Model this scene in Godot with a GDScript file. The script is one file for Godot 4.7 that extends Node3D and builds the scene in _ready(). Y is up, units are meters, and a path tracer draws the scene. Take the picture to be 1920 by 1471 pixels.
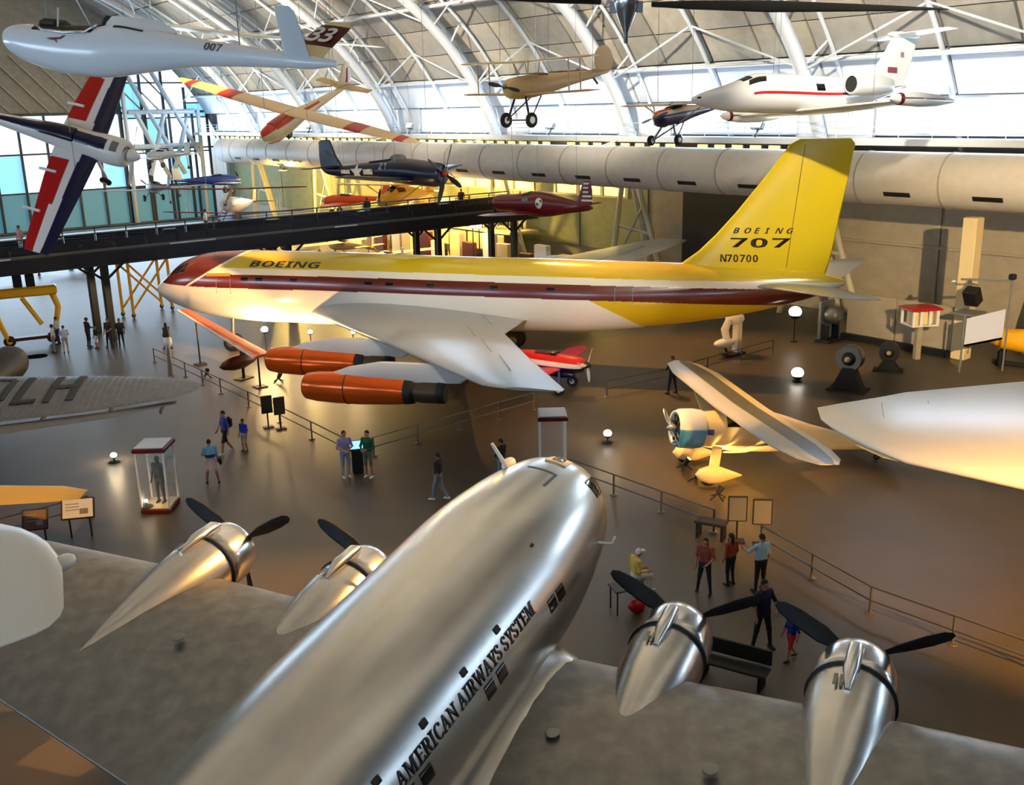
extends Node3D
# An aircraft hall: y is up, metres. The hall runs along A (towards its glazed end) and N (towards its long window wall).

const TH := 0.6643
const RIBS := [-26.2, -10.2, 5.8, 21.8, 37.8, 53.8, 69.6, 85.6, 101.5, 117.4]
const SHELL := [[58.6, 0.0], [58.2, 4.0], [57.2, 7.5], [55.4, 11.0], [53.7, 14.3], [51.5, 17.5], [48.4, 20.7], [44.4, 23.6], [38.4, 27.0], [30.0, 29.8], [19.5, 31.0]]
var M := {}
var taken := {}
var cache := {}
var rng := RandomNumberGenerator.new()


func _ready():
	rng.seed = 11
	set_camera()
	set_sky_and_exposure()
	make_materials()
	big_lights()
	build_hall()
	build_jet_airliner()
	build_silver_airliner()
	build_hanging_aircraft()
	build_floor_aircraft()
	build_walkway()
	build_background()
	build_displays()
	build_people()


func set_camera():
	var cam := Camera3D.new()
	cam.name = "camera"
	cam.fov = rad_to_deg(2.0 * atan(735.5 / 1900.0))
	cam.near = 0.05
	cam.far = 600.0
	cam.transform = Transform3D(Basis(Vector3.RIGHT, -0.274) * Basis(Vector3.BACK, -0.024), Vector3(0, 13.3, 0))
	add_child(cam)
	cam.current = true


func set_sky_and_exposure():
	var sm := ProceduralSkyMaterial.new()
	sm.sky_top_color = Color(0.45, 0.66, 0.95)
	sm.sky_horizon_color = Color(0.86, 0.94, 1.0)
	sm.ground_horizon_color = Color(0.8, 0.88, 0.92)
	sm.ground_bottom_color = Color(0.35, 0.38, 0.4)
	sm.energy_multiplier = 1.6
	var sky := Sky.new()
	sky.sky_material = sm
	var env := Environment.new()
	env.background_mode = Environment.BG_SKY
	env.sky = sky
	env.tonemap_mode = Environment.TONE_MAPPER_LINEAR
	env.tonemap_exposure = 1.45
	env.sdfgi_enabled = true
	env.ssao_enabled = true
	env.ssil_enabled = true
	var we := WorldEnvironment.new()
	we.name = "world_environment"
	we.environment = env
	add_child(we)


# ---------------------------------------------------------------- placing

func W(A: float, N: float, y := 0.0) -> Vector3:
	return Vector3(-sin(TH) * A + cos(TH) * N, y, -cos(TH) * A - sin(TH) * N)


func H(A: float, N: float, y := 0.0) -> Vector3:   # the same point in the hall's own axes
	return Vector3(N, y, -A)


func hall_xf() -> Transform3D:
	return Transform3D(Basis(Vector3.UP, TH), Vector3.ZERO)


func at(p: Vector3, turn := 0.0) -> Transform3D:
	return Transform3D(Basis(Vector3.UP, turn), p)


func craft_xf(o: Vector3, yaw: float, pitch := 0.0, bank := 0.0) -> Transform3D:
	# aircraft axes: x aft from the nose, y up, z to port
	var fw := Vector3(cos(yaw) * cos(pitch), sin(pitch), -sin(yaw) * cos(pitch))
	var lf := Vector3(-sin(yaw), 0, -cos(yaw))
	var up := fw.cross(-lf).normalized()
	if up.y < 0:
		up = -up
	var l2 := lf * cos(bank) + up * sin(bank)
	var u2 := up * cos(bank) - lf * sin(bank)
	return Transform3D(Basis(-fw, u2, l2), o)


func numbered(called: String) -> String:
	taken[called] = taken.get(called, 0) + 1
	return called if taken[called] == 1 else "%s_%03d" % [called, taken[called] - 1]


func thing(called: String, label: String, category: String, xf := Transform3D(), group := "") -> Node3D:
	var o := Node3D.new()
	o.name = numbered(called)
	o.transform = xf
	add_child(o)
	o.set_meta("label", label)
	o.set_meta("category", category)
	if group != "":
		o.set_meta("group", group)
	return o


func lone(called: String, label: String, category: String, mesh: Mesh, m: Material, xf := Transform3D(), group := "") -> MeshInstance3D:
	var o := MeshInstance3D.new()
	o.name = numbered(called)
	o.mesh = mesh
	o.material_override = m
	o.transform = xf
	add_child(o)
	o.set_meta("label", label)
	o.set_meta("category", category)
	if group != "":
		o.set_meta("group", group)
	return o


func structure(called: String, mesh: Mesh, m: Material, xf := Transform3D()) -> MeshInstance3D:
	var o := MeshInstance3D.new()
	o.name = numbered(called)
	o.mesh = mesh
	if m:
		o.material_override = m
	o.transform = xf
	add_child(o)
	o.set_meta("kind", "structure")
	return o


func part(parent: Node, called: String, mesh: Mesh, m: Material, xf := Transform3D()) -> MeshInstance3D:
	var o := MeshInstance3D.new()
	o.name = called
	o.mesh = mesh
	if m:
		o.material_override = m
	o.transform = xf
	parent.add_child(o, true)
	return o


func again(src: Node3D, xf: Transform3D, label := "", group := "") -> Node3D:
	var o: Node3D = src.duplicate()
	var stem := String(src.name)
	if stem.length() > 4 and stem[-4] == "_" and stem.right(3).is_valid_int():
		stem = stem.left(-4)
	o.name = numbered(stem)
	add_child(o)
	o.transform = xf
	if label != "":
		o.set_meta("label", label)
	if group != "":
		o.set_meta("group", group)
	return o


# ---------------------------------------------------------------- shapes

func build(v: PackedVector3Array, nn: PackedVector3Array, uv: PackedVector2Array, ix: PackedInt32Array, col := PackedColorArray()) -> ArrayMesh:
	var arr := []
	arr.resize(Mesh.ARRAY_MAX)
	arr[Mesh.ARRAY_VERTEX] = v
	arr[Mesh.ARRAY_NORMAL] = nn
	arr[Mesh.ARRAY_TEX_UV] = uv
	if col.size() == v.size():
		arr[Mesh.ARRAY_COLOR] = col
	arr[Mesh.ARRAY_INDEX] = ix
	var m := ArrayMesh.new()
	m.add_surface_from_arrays(Mesh.PRIMITIVE_TRIANGLES, arr)
	return m


func loft(rings: Array, closed := true, caps := true) -> ArrayMesh:
	# rings of equal length; u runs along the loft, v round each ring
	var R := rings.size()
	var K: int = rings[0].size()
	var cols := K + 1 if closed else K
	var v := PackedVector3Array()
	var nn := PackedVector3Array()
	var uv := PackedVector2Array()
	var ix := PackedInt32Array()
	var mid := Vector3.ZERO
	for i in R:
		var ctr := Vector3.ZERO
		for p in rings[i]:
			ctr += p
		ctr /= K
		mid += ctr / R
		for j in cols:
			var jj := j % K
			var p: Vector3 = rings[i][jj]
			var j0 := (jj - 1 + K) % K if closed else maxi(jj - 1, 0)
			var j1 := (jj + 1) % K if closed else mini(jj + 1, K - 1)
			var du: Vector3 = rings[mini(i + 1, R - 1)][jj] - rings[maxi(i - 1, 0)][jj]
			var dv: Vector3 = rings[i][j1] - rings[i][j0]
			if dv.length_squared() < 1e-12:
				var ii := i + 1 if i == 0 else i - 1
				dv = rings[ii][j1] - rings[ii][j0]
			var nv := du.cross(dv)
			nv = nv.normalized() if nv.length_squared() > 1e-16 else (p - ctr).normalized()
			v.append(p)
			nn.append(nv)
			uv.append(Vector2(float(i) / (R - 1), float(j) / (cols - 1)))
	# turn normals outwards as one
	var vote := 0.0
	if closed:
		for i in R:
			var ctr := Vector3.ZERO
			for p in rings[i]:
				ctr += p
			ctr /= K
			for j in K:
				vote += nn[i * cols + j].dot((v[i * cols + j] - ctr).normalized())
	var flip := vote < 0.0
	if flip:
		for i in nn.size():
			nn[i] = -nn[i]
	for i in R - 1:
		for j in cols - 1:
			var q := i * cols + j
			var tri := [q, q + cols + 1, q + cols, q, q + 1, q + cols + 1]
			if flip:
				tri = [q, q + cols, q + cols + 1, q, q + cols + 1, q + 1]
			for t in [0, 1, 2, 3, 4, 5]:
				ix.append(tri[t])
	if caps and closed:
		for e in [0, R - 1]:
			var ring: Array = rings[e]
			var ctr := Vector3.ZERO
			for p in ring:
				ctr += p
			ctr /= K
			var other := Vector3.ZERO
			for p in rings[1 if e == 0 else R - 2]:
				other += p
			other /= K
			var out := (ctr - other).normalized()
			var nrm := Vector3.ZERO
			for j in K:
				nrm += (ring[j] - ctr).cross(ring[(j + 1) % K] - ctr)
			if nrm.length_squared() < 1e-14:
				continue
			nrm = nrm.normalized()
			var rev := nrm.dot(out) > 0
			if rev == false:
				nrm = -nrm
			var b := v.size()
			v.append(ctr)
			nn.append(nrm)
			uv.append(Vector2(0.0 if e == 0 else 1.0, 0.5))
			for j in K:
				v.append(ring[j])
				nn.append(nrm)
				uv.append(Vector2(0.0 if e == 0 else 1.0, float(j) / K))
			for j in K:
				var j2 := (j + 1) % K
				if rev:
					ix.append_array(PackedInt32Array([b, b + 1 + j2, b + 1 + j]))
				else:
					ix.append_array(PackedInt32Array([b, b + 1 + j, b + 1 + j2]))
	return build(v, nn, uv, ix)


func spline(tab: Array, x: float) -> Array:
	# Catmull-Rom through rows sorted by their first entry
	var k := 0
	while k < tab.size() - 2 and x > tab[k + 1][0]:
		k += 1
	var p0: Array = tab[maxi(k - 1, 0)]
	var p1: Array = tab[k]
	var p2: Array = tab[k + 1]
	var p3: Array = tab[mini(k + 2, tab.size() - 1)]
	var h: float = p2[0] - p1[0]
	var t := clampf((x - p1[0]) / h, 0.0, 1.0)
	var out := []
	for c in p1.size():
		var m1: float = (p2[c] - p0[c]) / maxf(p2[0] - p0[0], 1e-6) * h
		var m2: float = (p3[c] - p1[c]) / maxf(p3[0] - p1[0], 1e-6) * h
		# keep the curve from overshooting
		if (p2[c] - p1[c]) * (p1[c] - p0[c]) <= 0:
			m1 = 0.0 if k > 0 else m1
		if (p3[c] - p2[c]) * (p2[c] - p1[c]) <= 0:
			m2 = 0.0
		out.append((2 * t * t * t - 3 * t * t + 1) * p1[c] + (t * t * t - 2 * t * t + t) * m1 + (-2 * t * t * t + 3 * t * t) * p2[c] + (t * t * t - t * t) * m2)
	return out


func hull_point(tab: Array, s: float, ang: float, grow := 0.0) -> Vector3:
	# a point of a body: rows are [s, centre height, half width, up, down]; ang from port horizontal, upwards
	var r := spline(tab, s)
	var up: float = r[3] if sin(ang) > 0 else r[4]
	return Vector3(s, r[1] + (up + grow) * sin(ang), (r[2] + grow) * cos(ang))


func hull(tab: Array, steps := 40, K := 28, nose_bias := 1.6) -> ArrayMesh:
	var s0: float = tab[0][0]
	var s1: float = tab[-1][0]
	var rings := []
	for i in steps + 1:
		var f := float(i) / steps
		f = pow(f, nose_bias) if nose_bias != 1.0 else f
		var s := lerpf(s0, s1, f)
		var ring := []
		for j in K:
			ring.append(hull_point(tab, s, TAU * j / K))
		rings.append(ring)
	var m := loft(rings, true, true)
	if nose_bias != 1.0:
		# u follows the distance along the body
		var arr := m.surface_get_arrays(0)
		var vs: PackedVector3Array = arr[Mesh.ARRAY_VERTEX]
		var us: PackedVector2Array = arr[Mesh.ARRAY_TEX_UV]
		for i in vs.size():
			us[i].x = (vs[i].x - s0) / (s1 - s0)
		arr[Mesh.ARRAY_TEX_UV] = us
		m = ArrayMesh.new()
		m.add_surface_from_arrays(Mesh.PRIMITIVE_TRIANGLES, arr)
	return m


func foil(secs: Array, thick := Vector3.UP, chord := Vector3.RIGHT, n := 10) -> ArrayMesh:
	# sections [leading edge, chord length, thickness ratio]; u along the span, v round the section from the trailing edge over the top
	var rings := []
	for q in secs:
		var ring := []
		var le: Vector3 = q[0]
		for j in n * 2:
			var a := PI * j / n
			var x := 0.5 + 0.5 * cos(a)
			var y := 5.0 * (0.2969 * sqrt(x) - 0.126 * x - 0.3516 * x * x + 0.2843 * x * x * x - 0.1036 * x * x * x * x)
			if j == 0:
				y = 0.0
			var sgn := 1.0 if j <= n else -0.72
			ring.append(le + chord * (x * q[1]) + thick * (y * q[2] * q[1] * sgn))
		rings.append(ring)
	return loft(rings, true, true)


func lathe(prof: Array, K := 24, axis := "x") -> ArrayMesh:
	# rows [along, radius]
	var rings := []
	for q in prof:
		var ring := []
		for j in K:
			var a := TAU * j / K
			if axis == "x":
				ring.append(Vector3(q[0], q[1] * sin(a), q[1] * cos(a)))
			elif axis == "y":
				ring.append(Vector3(q[1] * cos(a), q[0], q[1] * sin(a)))
			else:
				ring.append(Vector3(q[1] * cos(a), q[1] * sin(a), q[0]))
		rings.append(ring)
	return loft(rings, true, true)


func tube(pts: Array, r, K := 8) -> ArrayMesh:
	var rings := []
	var side := Vector3.ZERO
	for i in pts.size():
		var d: Vector3 = (pts[mini(i + 1, pts.size() - 1)] - pts[maxi(i - 1, 0)]).normalized()
		if side == Vector3.ZERO:
			side = d.cross(Vector3.UP if absf(d.y) < 0.9 else Vector3.RIGHT).normalized()
		else:
			side = (side - d * side.dot(d)).normalized()
		var up := side.cross(d)
		var rr: float = r[i] if r is Array else r
		var ring := []
		for j in K:
			var a := TAU * j / K
			ring.append(pts[i] + (side * cos(a) + up * sin(a)) * rr)
		rings.append(ring)
	return loft(rings, true, true)


func slab(size: Vector3, bevel := 0.0, centre := Vector3.ZERO) -> ArrayMesh:
	# a box with chamfered edges
	var h := size * 0.5
	var b := minf(bevel, minf(h.x, minf(h.y, h.z)) * 0.9)
	if b <= 0.0:
		var st0 := SurfaceTool.new()
		var bm := BoxMesh.new()
		bm.size = size
		st0.append_from(bm, 0, Transform3D(Basis(), centre))
		return st0.commit()
	var rings := []
	for q in [[-h.y, b], [-h.y + b, 0.0], [h.y - b, 0.0], [h.y, b]]:
		var x: float = h.x - q[1]
		var z: float = h.z - q[1]
		var y: float = q[0]
		var c := b * 0.7
		rings.append([Vector3(x, y, z - c), Vector3(x - c, y, z), Vector3(-x + c, y, z), Vector3(-x, y, z - c), Vector3(-x, y, -z + c), Vector3(-x + c, y, -z), Vector3(x - c, y, -z), Vector3(x, y, -z + c)])
	var st := SurfaceTool.new()
	st.begin(Mesh.PRIMITIVE_TRIANGLES)
	st.set_smooth_group(-1)
	var tri := func(p: Vector3, q: Vector3, r: Vector3):
		var nrm := (q - p).cross(r - p)
		var o := (p + q + r) / 3.0
		if nrm.dot(o) > 0:
			var t := q
			q = r
			r = t
		for w in [p, q, r]:
			st.set_uv(Vector2(w.x, w.z))
			st.add_vertex(w + centre)
	for i in 3:
		for j in 8:
			var j2 := (j + 1) % 8
			tri.call(rings[i][j], rings[i][j2], rings[i + 1][j2])
			tri.call(rings[i][j], rings[i + 1][j2], rings[i + 1][j])
	for e in [0, 3]:
		for j in range(1, 7):
			tri.call(rings[e][0], rings[e][j], rings[e][j + 1])
	st.generate_normals()
	return st.commit()


func prism(poly: Array, depth: float, bevel := 0.0) -> ArrayMesh:
	# a flat outline in x, y given thickness along z about z = 0
	var pts := PackedVector2Array()
	for p in poly:
		pts.append(p)
	if Geometry2D.is_polygon_clockwise(pts):
		pts.reverse()
	var st := SurfaceTool.new()
	st.begin(Mesh.PRIMITIVE_TRIANGLES)
	st.set_smooth_group(-1)
	var tris := Geometry2D.triangulate_polygon(pts)
	var add := func(p: Vector3):
		st.set_uv(Vector2(p.x, p.y))
		st.add_vertex(p)
	for k in range(0, tris.size(), 3):
		for sgn in [1, -1]:
			var o := [tris[k], tris[k + 1], tris[k + 2]]
			var a2 := pts[o[0]]
			var cr := (pts[o[1]] - a2).cross(pts[o[2]] - a2)
			if (cr > 0) == (sgn > 0):
				o.reverse()
			for w in o:
				add.call(Vector3(pts[w].x, pts[w].y, sgn * depth * 0.5))
	for i in pts.size():
		var p := pts[i]
		var q := pts[(i + 1) % pts.size()]
		var a3 := Vector3(p.x, p.y, depth * 0.5)
		var b3 := Vector3(q.x, q.y, depth * 0.5)
		var c3 := Vector3(q.x, q.y, -depth * 0.5)
		var d3 := Vector3(p.x, p.y, -depth * 0.5)
		for w in [a3, b3, c3, a3, c3, d3]:
			add.call(w)
	st.generate_normals()
	return st.commit()


func ball(r: Vector3, K := 16, R := 10, centre := Vector3.ZERO) -> ArrayMesh:
	var rings := []
	for i in R + 1:
		var a := PI * i / R
		var ring := []
		for j in K:
			var b := TAU * j / K
			ring.append(centre + Vector3(r.x * sin(a) * cos(b), r.y * cos(a), r.z * sin(a) * sin(b)))
		rings.append(ring)
	return loft(rings, true, false)


func join(list: Array) -> ArrayMesh:
	var st := SurfaceTool.new()
	for q in list:
		if q is Array:
			st.append_from(q[0], 0, q[1])
		else:
			st.append_from(q, 0, Transform3D())
	return st.commit()


func moved(m: Mesh, xf: Transform3D) -> ArrayMesh:
	return join([[m, xf]])


func bar(p: Vector3, q: Vector3, w: float, h: float) -> ArrayMesh:
	# a square-section bar from p to q
	var d := (q - p)
	var z := d.normalized()
	var x := Vector3.UP.cross(z)
	x = x.normalized() if x.length() > 0.01 else Vector3.RIGHT
	var y := z.cross(x)
	return moved(slab(Vector3(w, h, d.length()), minf(w, h) * 0.12), Transform3D(Basis(x, y, z), (p + q) * 0.5))


func lettering(words: String, height: float, depth := 0.01, font_name := "Droid Sans", bold := 0.0, stretch := 1.0, slant := 0.0) -> ArrayMesh:
	# letters in x, y from the left end of the base line, facing +z, capital height as given
	var sf := SystemFont.new()
	sf.font_names = PackedStringArray([font_name])
	sf.font_weight = 700 if bold > 0.0 else 400
	var fv := FontVariation.new()
	fv.base_font = sf
	fv.variation_embolden = 0.0
	var tm := TextMesh.new()
	tm.font = fv
	tm.text = words
	tm.font_size = 48
	tm.pixel_size = 0.01
	tm.depth = 0.01
	tm.curve_step = 2.0
	tm.horizontal_alignment = HORIZONTAL_ALIGNMENT_LEFT
	tm.vertical_alignment = VERTICAL_ALIGNMENT_BOTTOM
	var arr := tm.get_mesh_arrays()
	var vs: PackedVector3Array = arr[Mesh.ARRAY_VERTEX]
	var lo := Vector3(1e9, 1e9, 1e9)
	var hi := -lo
	for p in vs:
		lo = lo.min(p)
		hi = hi.max(p)
	var k := height / maxf(hi.y - lo.y, 1e-6)
	for i in vs.size():
		var p := vs[i]
		var y := (p.y - lo.y) * k
		vs[i] = Vector3((p.x - lo.x) * k * stretch + y * slant, y, (p.z - lo.z) / maxf(hi.z - lo.z, 1e-6) * depth)
	var m := ArrayMesh.new()
	var out := []
	out.resize(Mesh.ARRAY_MAX)
	out[Mesh.ARRAY_VERTEX] = vs
	out[Mesh.ARRAY_NORMAL] = arr[Mesh.ARRAY_NORMAL]
	out[Mesh.ARRAY_INDEX] = arr[Mesh.ARRAY_INDEX]
	m.add_surface_from_arrays(Mesh.PRIMITIVE_TRIANGLES, out)
	return m


func bent(m: Mesh, where: Callable) -> ArrayMesh:
	# moves every vertex of a mesh with where(point)
	var arr := m.surface_get_arrays(0)
	var vs: PackedVector3Array = arr[Mesh.ARRAY_VERTEX]
	for i in vs.size():
		vs[i] = where.call(vs[i])
	arr[Mesh.ARRAY_VERTEX] = vs
	arr[Mesh.ARRAY_NORMAL] = null
	var out := ArrayMesh.new()
	out.add_surface_from_arrays(Mesh.PRIMITIVE_TRIANGLES, arr)
	var st := SurfaceTool.new()
	st.create_from(out, 0)
	st.generate_normals()
	return st.commit()


# ---------------------------------------------------------------- materials

func mat(c: Color, rough := 0.6, metal := 0.0) -> StandardMaterial3D:
	var m := StandardMaterial3D.new()
	m.albedo_color = c
	m.roughness = rough
	m.metallic = metal
	return m


func glow(c: Color, e: float) -> StandardMaterial3D:
	var m := mat(c, 0.5)
	m.emission_enabled = true
	m.emission = c
	m.emission_energy_multiplier = e
	return m


func grain(freq: float, lo: Color, hi: Color, size := 256, seed_ := 1, octaves := 4) -> NoiseTexture2D:
	var n := FastNoiseLite.new()
	n.seed = seed_
	n.frequency = freq
	n.fractal_octaves = octaves
	var t := NoiseTexture2D.new()
	t.width = size
	t.height = size
	t.seamless = true
	t.noise = n
	var g := Gradient.new()
	g.set_color(0, lo)
	g.set_color(1, hi)
	t.color_ramp = g
	return t


func painted(w: int, h: int, paint: Callable) -> ImageTexture:
	var im := Image.create(w, h, false, Image.FORMAT_RGB8)
	for y in h:
		for x in w:
			im.set_pixel(x, y, paint.call((x + 0.5) / w, (y + 0.5) / h))
	return ImageTexture.create_from_image(im)


func tex_mat(t: Texture2D, rough := 0.5, metal := 0.0) -> StandardMaterial3D:
	var m := mat(Color.WHITE, rough, metal)
	m.albedo_texture = t
	return m


func world_tex(t: Texture2D, scale: float, rough: float, metal := 0.0) -> StandardMaterial3D:
	var m := tex_mat(t, rough, metal)
	m.uv1_triplanar = true
	m.uv1_world_triplanar = true
	m.uv1_scale = Vector3.ONE * scale
	return m


func make_materials():
	var floor_t := grain(0.008, Color(0.275, 0.248, 0.212), Color(0.318, 0.287, 0.246), 512, 3, 5)
	M.floor = world_tex(floor_t, 0.07, 0.42)
	M.roof_tan = world_tex(grain(0.02, Color(0.55, 0.53, 0.48), Color(0.67, 0.64, 0.575), 256, 5), 0.2, 0.75)
	M.roof_grey = world_tex(grain(0.02, Color(0.52, 0.51, 0.485), Color(0.62, 0.6, 0.57), 256, 6), 0.2, 0.75)
	M.roof_dark = world_tex(grain(0.02, Color(0.47, 0.455, 0.425), Color(0.56, 0.545, 0.505), 256, 7), 0.2, 0.75)
	M.roof_gap = mat(Color(0.36, 0.35, 0.33), 0.9)
	M.band = mat(Color(0.78, 0.8, 0.83), 0.6)
	M.steel = mat(Color(0.74, 0.76, 0.78), 0.45)
	M.steel_warm = mat(Color(0.75, 0.73, 0.62), 0.5)
	M.wall = world_tex(grain(0.03, Color(0.57, 0.54, 0.47), Color(0.65, 0.61, 0.54), 256, 9), 0.15, 0.8)
	M.wall_yellow_lit = world_tex(grain(0.03, Color(0.47, 0.49, 0.34), Color(0.55, 0.56, 0.4), 256, 9), 0.15, 0.8)  # olive copy of the wall, yellow lamp light put into the colour
	M.wall_black = mat(Color(0.14, 0.13, 0.11), 0.8)
	M.duct = world_tex(grain(0.02, Color(0.73, 0.71, 0.67), Color(0.79, 0.77, 0.73), 256, 12), 0.25, 0.5)
	M.duct_seam = mat(Color(0.6, 0.58, 0.54), 0.5)
	M.black = mat(Color(0.03, 0.03, 0.032), 0.62)
	M.rubber = mat(Color(0.04, 0.04, 0.042), 0.8)
	M.navy_steel = mat(Color(0.07, 0.085, 0.13), 0.35, 0.2)
	M.deck = mat(Color(0.2, 0.21, 0.24), 0.5)
	M.grey = mat(Color(0.42, 0.42, 0.42), 0.6)
	M.rail = mat(Color(0.4, 0.39, 0.38), 0.35, 0.6)
	M.day = glow(Color(0.82, 0.93, 1.0), 1.35)
	M.day_blue = glow(Color(0.5, 0.78, 0.95), 0.8)
	M.day_dim = glow(Color(0.3, 0.52, 0.6), 0.42)
	M.mullion = mat(Color(0.1, 0.13, 0.16), 0.5)
	M.lamp_warm = glow(Color(1.0, 0.86, 0.55), 5.0)
	M.lamp_strip = glow(Color(1.0, 0.9, 0.5), 1.25)
	M.lamp_white = glow(Color(1.0, 0.96, 0.88), 7.0)
	M.lamp_body = mat(Color(0.13, 0.13, 0.13), 0.5)
	M.white = mat(Color(0.86, 0.86, 0.84), 0.3)
	M.cream = mat(Color(0.85, 0.78, 0.6), 0.35)
	M.red = mat(Color(0.66, 0.06, 0.045), 0.3)
	M.maroon = mat(Color(0.36, 0.03, 0.05), 0.3)
	M.navy = mat(Color(0.035, 0.05, 0.16), 0.3)
	M.blue = mat(Color(0.1, 0.2, 0.55), 0.4)
	M.yellow = mat(Color(0.9, 0.66, 0.06), 0.35)
	M.orange = mat(Color(0.85, 0.32, 0.06), 0.4)
	M.copper = mat(Color(0.86, 0.36, 0.06), 0.22, 0.45)
	M.brown = mat(Color(0.3, 0.1, 0.055), 0.35)
	M.tan = mat(Color(0.76, 0.64, 0.44), 0.55)
	M.silver = mat(Color(0.8, 0.8, 0.8), 0.22, 0.95)
	M.dull_metal = mat(Color(0.5, 0.5, 0.49), 0.4, 0.8)
	M.glass = mat(Color(0.8, 0.9, 0.95, 0.05), 0.03)
	M.glass.transparency = BaseMaterial3D.TRANSPARENCY_ALPHA
	M.dark_glass = mat(Color(0.04, 0.05, 0.06), 0.08)
	M.screen = glow(Color(0.45, 0.75, 1.0), 1.6)


# ---------------------------------------------------------------- light

func area_light(called: String, xf: Transform3D, size: Vector2, c: Color, e: float):
	var l := AreaLight3D.new()
	l.name = called
	l.area_size = size
	l.light_color = c
	l.light_energy = e
	l.shadow_enabled = true
	l.area_range = 400.0
	l.area_attenuation = 2.0
	add_child(l, true)
	l.transform = xf


func spot(called: String, p: Vector3, target: Vector3, c: Color, e: float, angle: float, size := 0.25, soft := 0.6):
	var l := SpotLight3D.new()
	l.name = called
	l.light_color = c
	l.light_energy = e
	l.spot_angle = angle
	l.spot_angle_attenuation = soft
	l.spot_range = 400.0
	l.spot_attenuation = 2.0
	l.light_size = size
	l.shadow_enabled = true
	add_child(l, true)
	l.transform = Transform3D(Basis(), p).looking_at(target, Vector3.UP if absf((target - p).normalized().y) < 0.98 else Vector3.RIGHT)


func omni(called: String, p: Vector3, c: Color, e: float, size := 0.1):
	var l := OmniLight3D.new()
	l.name = called
	l.light_color = c
	l.light_energy = e
	l.omni_range = 400.0
	l.omni_attenuation = 2.0
	l.light_size = size
	l.shadow_enabled = true
	add_child(l, true)
	l.position = p


const WARM := Color(1.0, 0.72, 0.35)
const HALIDE := Color(1.0, 0.945, 0.85)
const DAY := Color(0.78, 0.89, 1.0)


func big_lights():
	# daylight: the window band of the far wall, its twin behind the camera, the glazed end
	for A in RIBS:
		area_light("window_daylight", Transform3D(Basis(Vector3.UP, TH + PI / 2), W(A + 7.6, 54.3, 12.3)), Vector2(10.2, 1.9), DAY, 80.0)
		area_light("window_daylight", Transform3D(Basis(Vector3.UP, TH - PI / 2), W(A + 7.6, -15.2, 12.3)), Vector2(10.2, 1.9), DAY, 80.0)
	area_light("end_wall_daylight", Transform3D(Basis(Vector3.UP, TH + PI), W(131.5, 37.0, 7.5)), Vector2(30.0, 13.0), DAY, 560.0)
	# added flood lamps that brighten the crown from both ledges, and the far roof
	for k in 6:
		flood_lamp(W(2.0 + k * 20.0, 52.9, 11.9), W(2.0 + k * 20.0, 20.0, 32.0), HALIDE, 3300.0, 24.0, "added on the far window ledge to brighten the crown")
		flood_lamp(W(-12.0 + k * 20.0, -13.6, 11.9), W(-12.0 + k * 20.0, 16.0, 32.0), HALIDE, 3300.0, 24.0, "added on the near window ledge to brighten the crown")
		flood_lamp(W(-2.0 + k * 20.0, 14.0, 28.2), W(12.0 + k * 20.0, 50.5, 19.0), HALIDE, 2700.0, 15.0, "added under the crown to brighten the far roof")
	# warm spot lamps under the vault, and some added lamps
	down_lamp(W(-4.0, 20.0, 7.5), W(14.8, 28.0, 0), 900.0, 19.0, "black barrel spot lamp added out of view to light the floor under the white jet")  # unseen lamp added to warm the floor beneath the white wing
	down_lamp(W(10.0, 40.0, 25.5), W(20.3, 15.3, 5.0), 3000.0, 9.0)
	down_lamp(W(20.0, -6.0, 22.0), W(34.2, 7.0, 0), 430.0, 9.0)
	down_lamp(W(12.0, -11.0, 17.0), W(20.8, 1.8, 0), 420.0, 7.0)
	down_lamp(W(50.0, 40.0, 25.0), W(34.0, 40.0, 0.0), 700.0, 20.0)
	flood_lamp(W(10.0, 26.0, 28.0), W(32.0, 42.3, 9.0), HALIDE, 850.0, 10.0, "added under the crown to brighten the yellow fin")  # added to make the fin brighter
	flood_lamp(W(-6.0, 14.0, 17.0), W(25.0, 56.5, 4.0), Color(1.0, 0.86, 0.64), 2200.0, 14.0, "added out of view to brighten the bare far wall")  # unseen lamp added to wash the far wall
	down_lamp(W(40.0, 14.0, 28.5), W(55.0, 22.5, 3.0), 1500.0, 9.0)
	down_lamp(W(14.0, 32.0, 27.5), W(37.5, 23.5, 0.0), 450.0, 13.0)
	down_lamp(W(30.0, 20.0, 28.5), W(24.0, 28.0, 1.0), 1000.0, 9.0)
	flood_lamp(W(5.0, 2.0, 25.0), W(40.5, 31.5, 3.8), HALIDE, 900.0, 11.0, "under the crown turned at the jet airliner's side")


func flood_lamp(p: Vector3, target: Vector3, c: Color, e: float, angle: float, where: String):
	var o := thing("flood_lamp", "boxy black flood lamp " + where, "lamp", Transform3D(Basis(), p).looking_at(target), "flood lamps " + where)
	part(o, "housing", slab(Vector3(0.9, 0.5, 0.35), 0.05, Vector3(0, 0, 0.1)), M.lamp_body)
	part(o, "bracket", slab(Vector3(0.12, 0.75, 0.12), 0.02, Vector3(0, -0.35, 0.3)), M.lamp_body)
	part(o, "lamp_face", slab(Vector3(0.8, 0.4, 0.02), 0.0, Vector3(0, 0, -0.09)), M.lamp_white)
	spot("flood_light", o.transform * Vector3(0, 0, -0.16), target, c, e, angle, 0.3, 0.8)


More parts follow.
